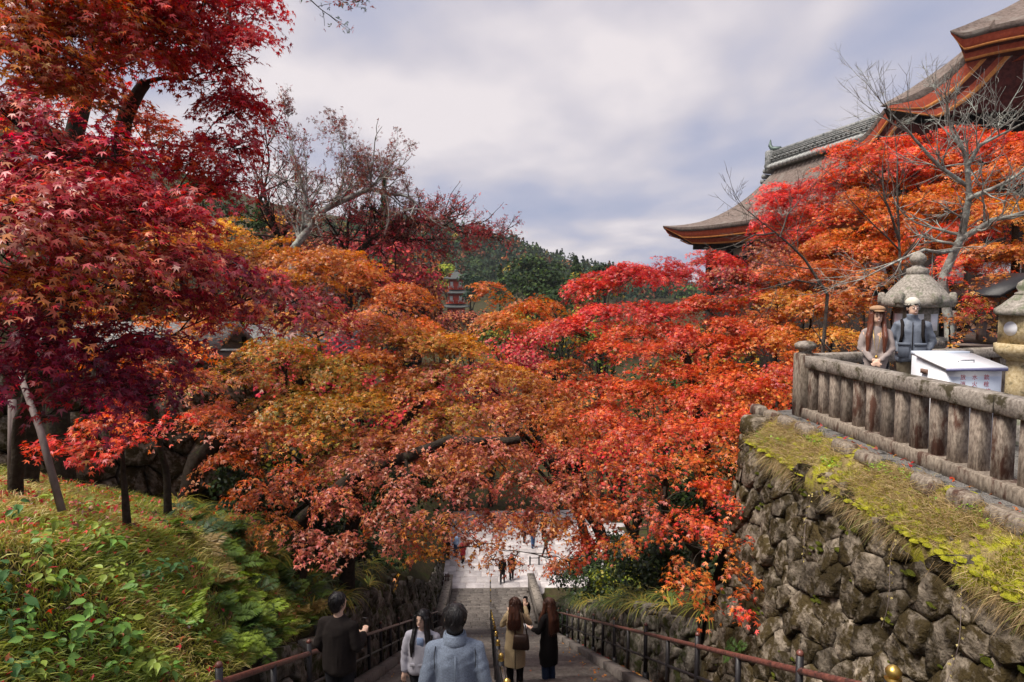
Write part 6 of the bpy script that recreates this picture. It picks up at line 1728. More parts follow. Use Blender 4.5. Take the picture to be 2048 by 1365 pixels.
for sg in (-1, 1):
    q = MB(); q.tube([(.155 * sg, -.05, 1.405), (.165 * sg, -.085, 1.33), (.160 * sg, -.10, 1.24)], .003, 5); lpart(r, 'sleeve_seam', q, C_BLACK, s)
# --- black jacket with phone
f = feet(672, 7.8)
r, hp_, s = person('man seen from behind in a black jacket looking at his phone', f, -.25, 1.74, C_CHAR, 'jacket', .80, C_DARK, hair=M_HAIR, head_yaw=-.45, collar=.05, bulk=1.1,
       arms=(((.235, -.02, 1.11), (.20, .24, 1.12), (-.2, .8, .3)), ((-.23, -.04, 1.11), (-.20, .12, .92), (.1, .5, -.8))))
ph = MB(); ph.box((0, 0, 0), (.075, .010, .15), bevel=.003)
pw = Matrix.Rotation(-.25, 3, 'Z') @ V3((.165 * s, .40 * s, 1.20 * s))
po = tag(ph.build('phone', M_IRON), 'dark phone held by the man in the black jacket', 'phone'); po.location = V3(f) + pw; po.rotation_euler = (.5, 0, -.25)
# --- smiling woman in a light grey fleece
f = feet(842, 8.4)
r, hp_, s = person('smiling woman with long dark hair in a light grey hooded jacket', f, math.pi - .15, 1.60, C_LGREY, 'jacket', .86, C_DARK, hair=M_HAIR, hairstyle='long', head_yaw=-.28, bulk=1.12, face_detail=True, smile=True, fold=.009,
       arms=(((.235, .0, 1.11), (.24, .07, .89), (0, .2, -1)), ((-.235, .0, 1.11), (-.23, .07, .89), (0, .2, -1))), collar=.045)
q = MB(); q.box((0, .150, 1.02), (.26, .012, .05), bevel=.004); lpart(r, 'pocket_flap', q, C_LGREY, s, False)
q = MB(); q.box((0, .128, 1.33), (.09, .02, .12), bevel=.005); lpart(r, 'shirt', q, C_BLUE, s, False)
q = MB(); q.tube([(-.15, .10, 1.42), (-.14, .145, 1.25), (-.13, .155, 1.0)], .02, 6); lpart(r, 'bag_strap', q, C_BLACK, s)
# --- camel coat woman taking a picture, shoulder bag
f = feet(1030, 11.8)
r, hp_, s = person('woman seen from behind in a long camel coat raising her phone', f, -.15, 1.63, C_KHAKI, 'coat', .42, C_BLACK, hair=M_HAIRB, hairstyle='long', bulk=1.0,
       arms=(((.25, .12, 1.20), (.16, .30, 1.40), (-.1, .3, .9)), ((-.24, .05, 1.16), (-.14, .27, 1.30), (.2, .4, .8))))
q = MB(); q.box((.02, -.166, .60), (.012, .01, .40)); lpart(r, 'coat_slit', q, C_BLACK, s, False)
b_ = MB(); b_.box((0, 0, 0), (.30, .12, .27), taper=.86, bevel=.03); b_.tube([(-.11, 0, .12), (-.09, .03, .36), (-.02, .08, .56), (.05, .06, .36), (.11, 0, .12)], .012, 6)
bo = tag(b_.build('shoulder_bag', M_LEATHER), 'dark brown shoulder bag hanging on the camel coat', 'bag')
bo.location = V3(f) + V3((.10, -.20, .93)); bo.rotation_euler = (0, 0, -.15)
# --- black coat woman holding a white and red leaflet
f = feet(1099, 12.1)
r, hp_, s = person('woman with long brown hair in a long black coat holding a leaflet', f, .75, 1.66, C_BLACK, 'coat', .46, C_NAVY, hair=M_HAIRB, hairstyle='verylong', bulk=1.02,
       arms=(((.24, .02, 1.12), (.20, .25, 1.04), (-.2, .9, .1)), ((-.24, .04, 1.13), (-.16, .28, 1.06), (.1, .9, .2))))
lf = MB(); lf.box((0, 0, 0), (.15, .008, .12)); lo = tag(lf.build('leaflet', M_PAPER), 'white leaflet with a red mark in the hand of the black coated woman', 'leaflet')
lw = Matrix.Rotation(.75, 3, 'Z') @ V3((-.14 * s, .42 * s, 1.08 * s)); lo.location = V3(f) + lw; lo.rotation_euler = (-.5, 0, .55)
rd = MB(); rd.box((.01, -.006, 0), (.07, .006, .08)); ro = rd.build('red_mark', M_REDINK); ro.parent = lo
# --- small dark woman further down with a backpack
f = feet(1051, 30.6)
r, hp_, s = person('woman in black with a backpack walking down the lower steps', f, .1, 1.60, C_BLACK, 'coat', .62, C_DARK, hair=M_HAIR, hairstyle='long', step=.14, vox=.016)
q = MB(); q.box((0, -.20, 1.2), (.26, .14, .36), bevel=.04); lpart(r, 'backpack', q, C_CHAR, s, False)

# --- couple behind the balustrade
cw = P(1752, 700, 8.95)
f = (cw[0], cw[1], TZ)
r, hp_, s = person('woman with long auburn hair and tan flat cap in a taupe knit coat', f, R(152), 1.54, C_TAUPE, 'coat', .40, C_DARK, hair=M_HAIRA, hairstyle='verylong', head_yaw=.22, face_detail=True, smile=True, bulk=.95,
       arms=(((.205, .05, 1.12), (.05, .20, .965), (-.6, .4, -.45)), ((-.205, .05, 1.12), (-.05, .20, .965), (.6, .4, -.45))))
q = MB(); ell(q, hp_(0, -.016, .112), (.112, .116, .052), .22); ell(q, hp_(0, -.006, .085), (.098, .104, .028), .22); lpart(r, 'cap', q, C_TAN, s)
q = MB(); ell(q, hp_(0, .090, .082), (.074, .046, .010), .22, -.12); lpart(r, 'cap_peak', q, C_TAN, s)
q = MB(); q.tube([hp_(-.098, .02, .084), hp_(-.06, .082, .084), hp_(0, .100, .084), hp_(.06, .082, .084), hp_(.098, .02, .084)], .007, 6); lpart(r, 'cap_band', q, M_LEATHER, s)
q = MB(); q.tube([(-.05, .115, 1.40), (-.03, .165, 1.2), (0, .19, 1.03), (.03, .165, 1.2), (.05, .115, 1.40)], .004, 5); q.lathe((0, .2, .985), [(.004, 0), (.022, .02), (.024, .03), (.01, .05)], 8); lpart(r, 'pendant', q, M_BRASS, s)
q = MB(); q.tube([(0, .162, .98), (0, .17, .8), (0, .185, .6)], .004, 5); lpart(r, 'button_seam', q, M_LEATHER, s)
cm = P(1822, 700, 9.15)
f = (cm[0], cm[1], TZ)
r, hp_, s = person('man in a blue grey puffer jacket and cream beanie with hands in pockets', f, R(152), 1.65, C_PUFF, 'jacket', .84, C_KHTR, hair=M_HAIR, head_yaw=.36, face_detail=True, smile=True, bulk=1.10, fold=.012, collar=.11,
       arms=(((.255, -.03, 1.12), (.17, .09, .98), (-.9, .1, -.3)), ((-.255, -.05, 1.11), (-.17, .09, .97), (.9, .1, -.3))))
q = MB(); ell(q, hp_(0, -.020, .075), (.094, .104, .085), .36); ell(q, hp_(0, -.022, .050), (.099, .106, .028), .36); lpart(r, 'beanie', q, C_CREAM, s)
q = MB(); q.box(hp_(.0, .085, .058), (.04, .01, .012), .36); lpart(r, 'beanie_tag', q, C_BLACK, s, False)
q = MB()
for sg in (-1, 1):
    q.tube([hp_(.032 * sg + .021 * math.cos(a_ * math.pi / 5), .103, .002 + .017 * math.sin(a_ * math.pi / 5)) for a_ in range(11)], .0022, 4)
q.tube([hp_(-.012, .106, .004), hp_(.012, .106, .004)], .002, 4); lpart(r, 'spectacles', q, M_STEEL, s)
q = MB(); q.tube([(0, .150, .86), (0, .154, 1.1), (0, .150, 1.27), (0, .118, 1.40)], .006, 5); lpart(r, 'zip', q, C_CHAR, s)
for sg in (-1, 1):
    q = MB(); q.box((.10 * sg, .136, 1.0), (.14, .03, .19), rz=-.2 * sg, bevel=.012); pk = lpart(r, 'pocket', q, C_PUFF, s, False)
    q = MB(); q.box((.10 * sg, .150, 1.095), (.155, .03, .04), rz=-.2 * sg, bevel=.008); q.v = [(x * s, y * s, z * s) for x, y, z in q.v]; link('pocket_flap', q.mesh('pocket_flap', C_PUFF), pk)
    q = MB(); q.tube([(.13 * sg, .02, 1.425), (.125 * sg, .105, 1.37), (.125 * sg, .142, 1.22), (.15 * sg, .10, 1.08)], .022, 6); lpart(r, 'backpack_strap', q, C_CHAR, s)
q = MB(); q.box((0, -.26, 1.2), (.30, .18, .42), bevel=.05); lpart(r, 'backpack', q, C_CHAR, s, False)

# --- visitors on the plaza below and beyond the wooden rail
vis = [
 (926, 1139, 'visitor in a long dark red coat at the head of the plaza', C_RED, 'coat', C_DARK, M_HAIR, 'short', 1.62, .4, .12),
 (897, 1130, 'visitor in black standing by the railing at the plaza edge', C_BLACK, 'jacket', C_DARK, M_HAIR, 'short', 1.70, 2.0, 0),
 (912, 1125, 'visitor in a pale blue jacket beside the railing', C_BLUE, 'jacket', C_JEAN, M_HAIR, 'short', 1.66, 2.4, 0),
 (1066, 1109, 'visitor in a dark jacket and blue jeans walking over the plaza', C_BLACK, 'jacket', C_JEAN, M_HAIR, 'short', 1.74, .2, .16),
 (1049, 1098, 'visitor in a blue patterned jacket on the plaza', C_BLUE, 'jacket', C_DARK, M_HAIR, 'short', 1.64, .5, .1),
 (1092, 1130, 'visitor in a green jacket striding across the plaza', C_GREEN, 'jacket', C_DARK, M_HAIR, 'short', 1.68, 1.4, .26),
 (1087, 1090, 'visitor in a dark coat on the far side of the plaza', C_CHAR, 'coat', C_DARK, M_HAIR, 'short', 1.66, 0, .05),
 (1109, 1089, 'visitor in a long beige coat on the far side of the plaza', C_BEIGE, 'coat', C_DARK, M_HAIR, 'long', 1.64, .2, .08),
 (1005, 1182, 'visitor in black climbing the gentle steps', C_BLACK, 'jacket', C_DARK, M_HAIR, 'short', 1.68, 3.0, .12),
 (1023, 1176, 'visitor in a dark coat with a pale bag at the top of the gentle steps', C_CHAR, 'coat', C_DARK, M_HAIRB, 'short', 1.70, .2, .08),
]
for px_, py_, lab, tp_, kd, lg, hr, hs_, H_, fc, stp in vis:
    # stand on the plaza or the gentle steps where the feet are seen
    Yv = 40.0
    for it in range(30):
        zz = SZ(Yv); Yv = np.clip(F_PX * (-zz) / (py_ - 580.0), 36, 55)
    p = P(px_, py_, Yv)
    person(lab, (p[0], p[1], SZ(Yv) + .01), fc, H_, tp_, kd, .55 if kd == 'coat' else .84, lg, hair=hr, hairstyle=hs_, step=stp, tiny=True)
for px_, lab in ((1948, 'dark haired visitor in navy half hidden behind the timber railing'), (1978, 'visitor with tied hair behind the timber railing post')):
    p = P(px_, 650, 15.2)
    person(lab, (p[0], p[1], p[2] - 1.45), 1.2, 1.6, C_NAVY if px_ < 1960 else C_CHAR, 'jacket', .84, C_DARK, hair=M_HAIR if px_ < 1960 else M_HAIRB, tiny=True)
for o in bpy.data.objects:
    remove_id(o)

# ================================================================== grass, ferns, sedges, fallen leaves
def seen(X, Y, Z):
    """photograph pixel of world points"""
    q = np.stack([X, Y, Z], -1)
    dz = q @ _fw
    return CX + (q @ _rt) / dz * F_PX, CY - (q @ _up) / dz * F_PX, dz
BLADE = (np.array([(-.022, 0, 0), (.022, 0, 0), (-.016, .5, 0), (.016, .5, 0), (0, 1, -.1)], float), np.array([(0, 1, 3), (0, 3, 2), (2, 3, 4)]))
def grass(name, label, pts, nrm, size, cols, rg, lean, mat_=None, fat=1.0):
    """pts (n,3) roots; lean (n,3) tip direction"""
    T, Fc = BLADE
    n = len(pts)
    h = norm(lean)
    side = norm(np.cross(h, rg.normal(size=(n, 3))))
    nn = np.cross(side, h)
    size = np.asarray(size).reshape(-1, 1)
    bend = rg.uniform(.15, .6, (n, 1)) * size
    droop = np.array([0, 0, -1.0])
    w = .010 * fat * rg.uniform(.6, 1.3, (n, 1))
    a = pts; m = pts + h * size * .55; t = pts + h * size * .9 + droop * bend * .6 + norm(h * np.array([1, 1, 0])) * bend * .4
    V = np.stack([a - side * w, a + side * w, m + side * w * .75, m - side * w * .75, t], 1)
    F = np.array([(0, 1, 2), (0, 2, 3), (3, 2, 4)])[None] + (np.arange(n) * 5)[:, None, None]
    o = link(name, mesh_np(name, V.reshape(-1, 3), F.ravel(), np.full(n * 3, 3), mat_ or GREEN, attr=np.repeat(cols, 5, 0)))
    return tag(o, label, 'grass', kind='stuff')
rg = np.random.default_rng(91)
GR = np.array([(.13, .18, .025), (.20, .25, .035), (.26, .29, .04), (.32, .32, .055), (.42, .36, .11), (.50, .40, .18)])
def slope_pts(n, x0, x1, y0, y1, pxmax=700):
    X = rg.uniform(x0, x1, n); Y = rg.uniform(y0, y1, n); Z = ground(X, Y)
    u, v, d_ = seen(X, Y, Z)
    k = (u > -80) & (u < pxmax) & (v > 850) & (v < 1430)
    return X[k], Y[k], Z[k]
X, Y, Z = slope_pts(330000, -8.5, -2.78, 3.4, 12.5)
keep = rg.random(len(X)) < np.clip(7.5 / Y, .25, 1) * np.clip(1.25 - .5 * wob(X * .9, Y * .9), .4, 1)
X, Y, Z = X[keep], Y[keep], Z[keep]
if len(X) > 64000: X, Y, Z = X[:64000], Y[:64000], Z[:64000]
n = len(X)
patch = wob(X * 1.6, Y * 1.3) + rg.normal(0, .35, n)
idx = np.clip(((patch + 1.1) * 2.6).astype(int), 0, 5)
col = GR[idx] * np.exp(rg.normal(0, .22, (n, 1)))
dirn = 3.0 * wob(X * 1.1, Y * 1.1) + 2.0 * wob(Y * 2.3, X * 2.1)
lean = np.stack([.25 + .55 * np.cos(dirn) + rg.normal(0, .35, n), .55 * np.sin(dirn) + rg.normal(0, .4, n), rg.uniform(.25, 1.1, n)], 1)
grass('grass', 'long tangled green and straw grass on the fern slope', np.stack([X, Y, Z - .01], 1), None, rg.uniform(.07, .20, n) * (1 + .3 * (patch > .4)), col, rg, lean, fat=.55)

# ---- fern: three fronds layouts, copied over the slope
def fern_mesh(seed, tint):
    rg = np.random.default_rng(seed)
    Ls = Leaves()
    T = (np.array([(0, -.5, 0), (.5, -.05, .02), (0, .5, -.06), (-.5, -.05, .02)], float) * np.array([.28, 1, 1]), np.array([(0, 1, 2), (0, 2, 3)]))
    for k in range(rg.integers(7, 10)):
        az = rg.uniform(0, 2 * math.pi); L_ = rg.uniform(.32, .55); rise = rg.uniform(.35, .75)
        t = np.linspace(.12, 1, 15)
        out_ = L_ * t * .85; hz = L_ * (rise * t - .75 * t * t * rise) + .02
        c = np.stack([out_ * math.cos(az), out_ * math.sin(az), hz], 1)
        d = norm(np.gradient(c, axis=0)); sd_ = np.cross(d, [0, 0, 1.0]); sd_ = norm(sd_); nn = np.cross(sd_, d)
        ln = L_ * .30 * np.sin(np.pi * np.clip(t * .92 + .06, 0, 1)) ** .8 + .012
        for sg in (-1, 1):
            hd = norm(sd_ * sg + d * .45 + nn * rg.normal(0, .1, (15, 1)) - np.array([0, 0, .15]))
            pos = c + hd * ln[:, None] * .5
            Ls.add(pos, nn + rg.normal(0, .12, (15, 3)), ln * 1.0, tint * np.exp(rg.normal(0, .15, (15, 1))) * np.ones((15, 3)), T, rg, np.cross(nn, np.cross(hd, nn)))
    V = np.concatenate(Ls.V); F = np.concatenate(Ls.F)
    return mesh_np('fern', V, F.ravel(), np.full(len(F), 3), GREEN, attr=np.concatenate(Ls.C))
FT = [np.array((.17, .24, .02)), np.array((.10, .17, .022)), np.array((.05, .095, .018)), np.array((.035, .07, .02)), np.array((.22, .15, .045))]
FERN = [[fern_mesh(500 + i * 7 + j, FT[j]) for i in range(2)] for j in range(5)]
spots = []
tries = 0
while len(spots) < 210 and tries < 9000:
    tries += 1
    u = rg.uniform(330, 760); v = rg.uniform(960, 1350)
    # ferns hug the lower half of the slope and the wall top
    Yq = rg.uniform(5.5, 14.5); p = P(u, v, Yq)
    if abs(p[2] - GZ(p[0], p[1])) > .22 or p[0] > -2.75: continue
    if u < 430 and rg.random() < .8: continue
    spots.append((p[0], p[1], GZ(p[0], p[1]), u, v))
for (x, y, z, u, v) in spots:
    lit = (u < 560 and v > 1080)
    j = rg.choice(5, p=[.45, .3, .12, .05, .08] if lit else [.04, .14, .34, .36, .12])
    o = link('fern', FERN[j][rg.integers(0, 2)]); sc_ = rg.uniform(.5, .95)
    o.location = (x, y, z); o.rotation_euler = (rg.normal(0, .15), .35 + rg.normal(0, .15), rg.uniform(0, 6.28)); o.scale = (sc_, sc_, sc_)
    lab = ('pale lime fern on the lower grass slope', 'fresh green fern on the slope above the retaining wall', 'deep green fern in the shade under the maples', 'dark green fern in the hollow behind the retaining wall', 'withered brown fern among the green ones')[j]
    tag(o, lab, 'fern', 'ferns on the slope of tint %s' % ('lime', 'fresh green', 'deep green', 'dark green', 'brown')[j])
# ---- broad leaved plants
BT = [np.array((.13, .26, .045)), np.array((.07, .17, .05)), np.array((.24, .32, .05))]
_T = np.array([(0, 0, 0), (.27, .2, .03), (.34, .5, .03), (.18, .8, 0), (0, 1.1, -.14), (-.18, .8, 0), (-.34, .5, .03), (-.27, .2, .03), (0, .5, -.04)], float)
_F = np.array([(8, i, (i + 1) % 8) for i in range(8)])
LM = [[mesh_np('leaf', _T * (1, 1 + .1 * q, 1 + q), _F.ravel(), np.full(8, 3), GREEN, attr=np.repeat((t_ * (1, .85, 1.2)[q])[None], 9, 0)) for q in range(3)] for t_ in BT]
STM = mesh_np('stem', np.array([(-.004, 0, -.05), (.004, 0, -.05), (0, .006, -.05), (0, 0, .26)]), np.array([0, 1, 3, 1, 2, 3, 2, 0, 3]), np.full(3, 3), GREEN, attr=np.repeat(np.array([(.10, .14, .03)]), 4, 0))
bs = [(95, 1060), (75, 1090), (60, 1120), (85, 1150), (110, 1165), (130, 1175), (210, 1100), (225, 1130), (240, 1150), (190, 1060), (290, 1140), (310, 1145), (340, 1135), (355, 1145), (205, 1160), (265, 1190), (235, 1250), (220, 1265), (150, 1270), (50, 1300), (20, 1330), (15, 1210), (40, 1240), (60, 1340), (280, 1320), (300, 1330), (220, 1335), (170, 1230), (130, 1290), (250, 1290), (0, 1250), (0, 1150), (390, 1260), (400, 1130), (100, 1000), (180, 1010), (30, 1020), (320, 1210), (345, 1230), (120, 1340), (330, 1345)]
for i, (u, v) in enumerate(bs):
    best = None
    for Yq in np.linspace(3.2, 11, 200):
        p = P(u, v, Yq)
        if p[2] <= GZ(p[0], p[1]) + .14:
            best = p; break
    if best is None: continue
    j = 1 if (280 < u < 360 and v < 1160) or u < 40 else (2 if rg.random() < .3 else 0)
    sc_ = rg.uniform(.75, 1.15)
    o = empty('broadleaf_plant', (best[0], best[1], GZ(best[0], best[1])), ('fresh green broad leaved plant in the slope grass', 'bluish green broad leaved plant in the slope grass', 'pale yellow green broad leaved plant in the slope grass')[j], 'plant', 'broad leaved plants of tint %d' % j)
    o.rotation_euler = (0, .35, rg.uniform(-.6, .6)); o.scale = (sc_,) * 3
    link('stem', STM, o)
    for k in range(rg.integers(9, 15)):
        az = rg.uniform(0, 6.28); hz_ = rg.uniform(.06, .25); l = link('leaf', LM[j][rg.integers(0, 3)], o); ls = rg.uniform(.055, .105)
        rr = rg.uniform(.0, .07); l.location = (-math.sin(az) * rr, math.cos(az) * rr, hz_); l.rotation_euler = (rg.normal(-.25, .25), rg.normal(0, .25), az); l.scale = (ls, ls, ls)
# ---- arching sedge clumps on the wall tops
def sedge_mesh(seed, tints, n=46, L_=.75):
    rg = np.random.default_rng(seed); V = []; F = []; C_ = []; b0 = 0
    for k in range(n):
        az = rg.uniform(0, 6.28); l = L_ * rg.uniform(.55, 1.15); t = np.linspace(0, 1, 6); w = .011 * (1 - t ** 1.6) + .001
        up_ = rg.uniform(.45, .95); r_ = l * t * .75; z = l * (up_ * t * 1.1 - 1.05 * t * t * up_ * 1.15)
        c = np.stack([r_ * math.cos(az), r_ * math.sin(az), z], 1); sd_ = np.array([-math.sin(az), math.cos(az), 0])
        V.append(np.concatenate([c - sd_ * w[:, None], c + sd_ * w[:, None]])); 
        for i in range(5): F.append((b0 + i, b0 + i + 1, b0 + 7 + i, b0 + 6 + i))
        C_.append(np.repeat(tints[rg.integers(0, len(tints))][None] * np.exp(rg.normal(0, .2)), 12, 0)); b0 += 12
    return mesh_np('sedge', np.concatenate(V), np.array(F).ravel(), np.full(len(F), 4), GREEN, attr=np.concatenate(C_))
TD = [np.array((.06, .09, .03)), np.array((.09, .12, .045)), np.array((.04, .065, .025))]
TG = [np.array((.16, .20, .03)), np.array((.24, .23, .03)), np.array((.10, .15, .03)), np.array((.32, .24, .04))]
SD = [sedge_mesh(700 + i, TD) for i in range(3)]; SG = [sedge_mesh(720 + i, TG) for i in range(3)]
def put_sedge(x, y, z, dark, sc_):
    o = link('sedge_clump', (SD if dark else SG)[rg.integers(0, 3)])
    o.location = (x, y, z); o.rotation_euler = (rg.normal(0, .1), rg.normal(0, .1), rg.uniform(0, 6.28)); o.scale = (sc_,) * 3
    return o
for i in range(70):
    y = rg.uniform(10.4, 29); x = 3.3 + abs(rg.normal(0, .55)); dark = rg.random() < .45
    tag(put_sedge(x, y, GZ(max(x, 3.42), y) - .02, dark, rg.uniform(.8, 1.35)), 'dark arching sedge clump above the low boulder wall' if dark else 'yellow green arching sedge clump above the low boulder wall', 'sedge', 'dark sedges by the low wall' if dark else 'yellow green sedges by the low wall')
for i in range(34):
    y = rg.uniform(11, 24); x = -2.82 - abs(rg.normal(0, .35)); dark = rg.random() < .35
    tag(put_sedge(x, y, GZ(x, y) - .02, dark, rg.uniform(.7, 1.1)), 'dark arching sedge clump on the retaining wall of the fern slope' if dark else 'golden green sedge clump hanging over the retaining wall of the fern slope', 'sedge', 'dark sedges by the fern slope' if dark else 'golden sedges by the fern slope')
for i in range(22):
    p = P(rg.uniform(330, 560), rg.uniform(930, 1010), rg.uniform(10.5, 13)); x, y = p[0], p[1]
    tag(put_sedge(x, y, GZ(x, y), False, rg.uniform(.8, 1.2)), 'pale grassy bamboo tuft under the orange maple trunk', 'sedge', 'pale tufts under the maple')
# ---- dark shrubs on the bank beyond the low wall
SHL = ['dark shrub on the bank next to the stone parapet', 'dark shrub on the bank behind the golden sedges', 'yellow flecked green shrub on the bank', 'dark shrub at the foot of the bank maple trunk', 'low dark shrub under the hanging orange red sprays', 'tall dark shrub behind the parapet end', 'broad dark shrub in the middle of the bank', 'dark shrub between the plaza fence and the bank', 'dark shrub close to the return of the tall wall', 'small dark shrub against the tall boulder wall', 'dark shrub under the rusty pink boughs', 'dark shrub on the retaining wall near the sedges', 'dark shrub in the hollow behind the ferns', 'dark shrub under the broad orange maple trunk', 'shadowed shrub behind the rusty pink maple trunk']
for i, (px_, py_, Y, r) in enumerate([(1130, 1200, 26, .9), (1180, 1190, 22, .9), (1230, 1190, 19, .8), (1290, 1180, 17, .9), (1340, 1190, 15, .7), (1190, 1150, 26, 1.1), (1260, 1150, 21, 1.0), (1150, 1160, 30, 1.2), (1330, 1150, 17, .8), (1420, 1240, 13, .5), (640, 1180, 14, .7), (720, 1190, 17, .6), (560, 1120, 13.5, .8), (480, 1060, 13, .7), (620, 1120, 15, .9)]):
    p = P(px_, py_, Y); b = np.array([p[0], p[1], GZ(p[0], p[1])])
    blob_tree('shrub', SHL[i], 'shrub', 'dark shrubs on the bank' if i <= 9 else 'dark shrubs behind the fern slope', b, r * 1.5, r, 'dkgreen:3,green' if i != 2 else 'green,lime', 800 + i, 'round', 1500, .085, mat_=GREEN, trunk_r=.03, low=.05, lobes=9)
# ---- dry grass on the ledge
n = 30000
y = rg.uniform(2.2, 9.85, n); x = 3.80 + .42 * rg.random(n) ** .9
dens_ = .5 + .5 * np.sin(y * 2.3) + .5 * np.sin(y * 5.1 + x * 9)
k = rg.random(n) < np.clip(.25 + .5 * dens_, 0.08, 1); x, y = x[k], y[k]; n = len(x)
z = -2.21 + .41 * np.clip((x - 3.80) / .42, 0, 1) ** .85
DG = np.array([(.42, .30, .15), (.34, .23, .11), (.50, .38, .20), (.26, .20, .07), (.20, .24, .04)])
col = DG[rg.choice(5, n, p=[.34, .24, .24, .1, .08])] * np.exp(rg.normal(0, .2, (n, 1)))
lean = np.stack([rg.normal(-.6, .45, n), rg.normal(-.1, .5, n), rg.uniform(.1, .8, n)], 1)
grass('dry_grass', 'straw coloured dry grass spilling over the mossy ledge', np.stack([x, y, z], 1), None, rg.uniform(.07, .17, n), col, rg, lean, fat=.22)
n = 5200
y = rg.uniform(2.2, 9.85, n); x = 3.80 + rg.uniform(-.03, .03, n); z = np.full(n, -2.2) - rg.random(n) * .12
k = rg.random(n) < .45 + .45 * np.sin(y * 3.1); x, y, z = x[k], y[k], z[k]; n = len(x)
col = DG[rg.choice(5, n, p=[.3, .3, .1, .2, .1])] * np.exp(rg.normal(0, .25, (n, 1))) * .8
lean = np.stack([rg.normal(-.5, .25, n), rg.normal(0, .35, n), rg.uniform(-1.0, -.1, n)], 1)
grass('dry_grass', 'dry grass roots hanging down over the top boulders', np.stack([x, y, z], 1), None, rg.uniform(.08, .24, n), col, rg, lean, fat=.2)
n = 34000
y = rg.uniform(2.2, 9.85, n); x = 3.79 + np.abs(rg.normal(0, .15, n)); k = (x < 4.22); x, y = x[k], y[k]
dn_ = .5 + .35 * np.sin(y * 2.1 + 1) + .3 * np.sin(y * 5.3 + x * 7) + .25 * np.sin(y * 11 + x * 23)
k = rg.random(len(x)) < np.where(y < 5.0, .9, np.clip(dn_ - .15, .04, .9)); x, y = x[k], y[k]; n = len(x)
z = -2.215 + .41 * np.clip((x - 3.80) / .42, 0, 1) ** .85
MC = np.array([(.36, .36, .035), (.46, .42, .05), (.25, .28, .03), (.42, .33, .09)])
cc = MC[rg.integers(0, 4, n)] * np.exp(rg.normal(0, .15, (n, 1)))
hh = rg.uniform(.012, .035, n)
a_ = rg.uniform(0, 6.28, n); w_ = .010
b0 = np.stack([x, y, z], 1); sd_ = np.stack([np.cos(a_) * w_, np.sin(a_) * w_, np.zeros(n)], 1)
tp_ = b0 + np.stack([rg.normal(-.008, .012, n), rg.normal(0, .012, n), hh], 1)
V = np.stack([b0 - sd_, b0 + sd_, tp_], 1).reshape(-1, 3)
o = link('moss_fuzz', mesh_np('moss_fuzz', V, np.arange(len(V)), np.full(n, 3), GREEN, attr=np.repeat(cc, 3, 0))); tag(o, 'velvety yellow green moss pile on the ledge edge', 'moss', kind='stuff')
# small green herbs on the ledge
Ls = Leaves()
for (yc, xc) in ((8.9, 3.95), (8.3, 4.1), (6.9, 4.12), (6.5, 4.15), (9.4, 3.9), (7.6, 3.98), (5.6, 4.12)):
    m = 70; pos = np.stack([rg.normal(xc, .05, m), rg.normal(yc, .13, m), led_z(xc) + rg.uniform(.0, .07, m)], 1)
    Ls.add(pos, rg.normal(0, .5, (m, 3)) + [0, 0, 1], rg.uniform(.02, .04, m), np.array((.20, .34, .03)) * np.exp(rg.normal(0, .2, (m, 1))) * np.ones((m, 3)), LEAF_MID, rg)
tag(Ls.build('herbs', GREEN, None, (0, 0, 0)), 'bright green small herbs sprouting on the ledge', 'herbs', kind='stuff')
# ---- creepers hanging on the boulder wall
for i, (y, v0, l, lab) in enumerate(((7.5, .15, .75, 'thin pale creeper hanging below the straw grass'), (5.9, .1, .8, 'thin pale creeper hanging beside the mossy boulders'), (5.0, .1, .9, 'thin pale creeper hanging down near the brass finial'))):
    pts = []; H_ = WTOP - SZ(y)
    for t in np.linspace(0, 1, 12):
        pts.append(np.array(right_wall(y + .04 * math.sin(5 * t + i), H_ + .1 - v0 - l * t, .14)))
    b = pts[0]; root = empty('creeper', tuple(b), lab, 'creeper'); T = Tubes(); T.add(np.array(pts), .003, 4); T.build('stem', M_STAKE, root, b)
    Ls = Leaves(); m = 34; pos = np.array(pts)[rg.integers(0, 12, m)] + rg.normal(0, .012, (m, 3))
    Ls.add(pos, rg.normal(0, 1, (m, 3)) + [-1, 0, .3], rg.uniform(.015, .03, m), np.array((.42, .34, .12)) * np.exp(rg.normal(0, .2, (m, 1))) * np.ones((m, 3)), LEAF_FAR, rg); Ls.build('leaves', GREEN, root, b)
p = right_wall(8.7, 1.0, .1); b = np.array(p)
root = empty('wall_fern', tuple(b), 'small dark green fern growing from a joint of the boulder wall', 'fern')
o = link('fronds', FERN[2][0], root); o.rotation_euler = (0, -.9, 0); o.scale = (.55,) * 3

# ---- fallen maple leaves in the gutters, on kerbs, steps and grass
Ls = Leaves()
def fallen(n, xf, yf, zf, pal, up=.6):
    x = xf(n); y = yf(n); z = zf(x, y)
    Ls.add(np.stack([x, y, z + .015], 1), rg.normal(0, .35, (n, 3)) + [0, 0, up], rg.uniform(.045, .07, n), pal_cols(pal, n, rg), LEAF_MID, rg)
gut = lambda x, y: stair_z(y) - .02 + rg.uniform(0, .03, len(x))
fallen(3600, lambda n: rg.uniform(-2.68, -2.33, n), lambda n: rg.uniform(4, 31, n), gut, 'crimson,wine,rust')
fallen(1200, lambda n: rg.uniform(2.6, 3.05, n), lambda n: rg.uniform(16, 31, n), gut, 'crimson,wine,rust')
fallen(2300, lambda n: rg.uniform(2.6, 3.05, n), lambda n: rg.uniform(6, 16, n), gut, 'gold,orange,rust')
fallen(700, lambda n: np.where(rg.random(n) < .6, 2.4 - abs(rg.normal(0, .35, n)), rg.uniform(-2.1, 2.4, n)), lambda n: rg.uniform(6, 30, n), lambda x, y: stair_z(np.floor(y / TR) * TR) - RI * .5, 'orange,rust,gold')
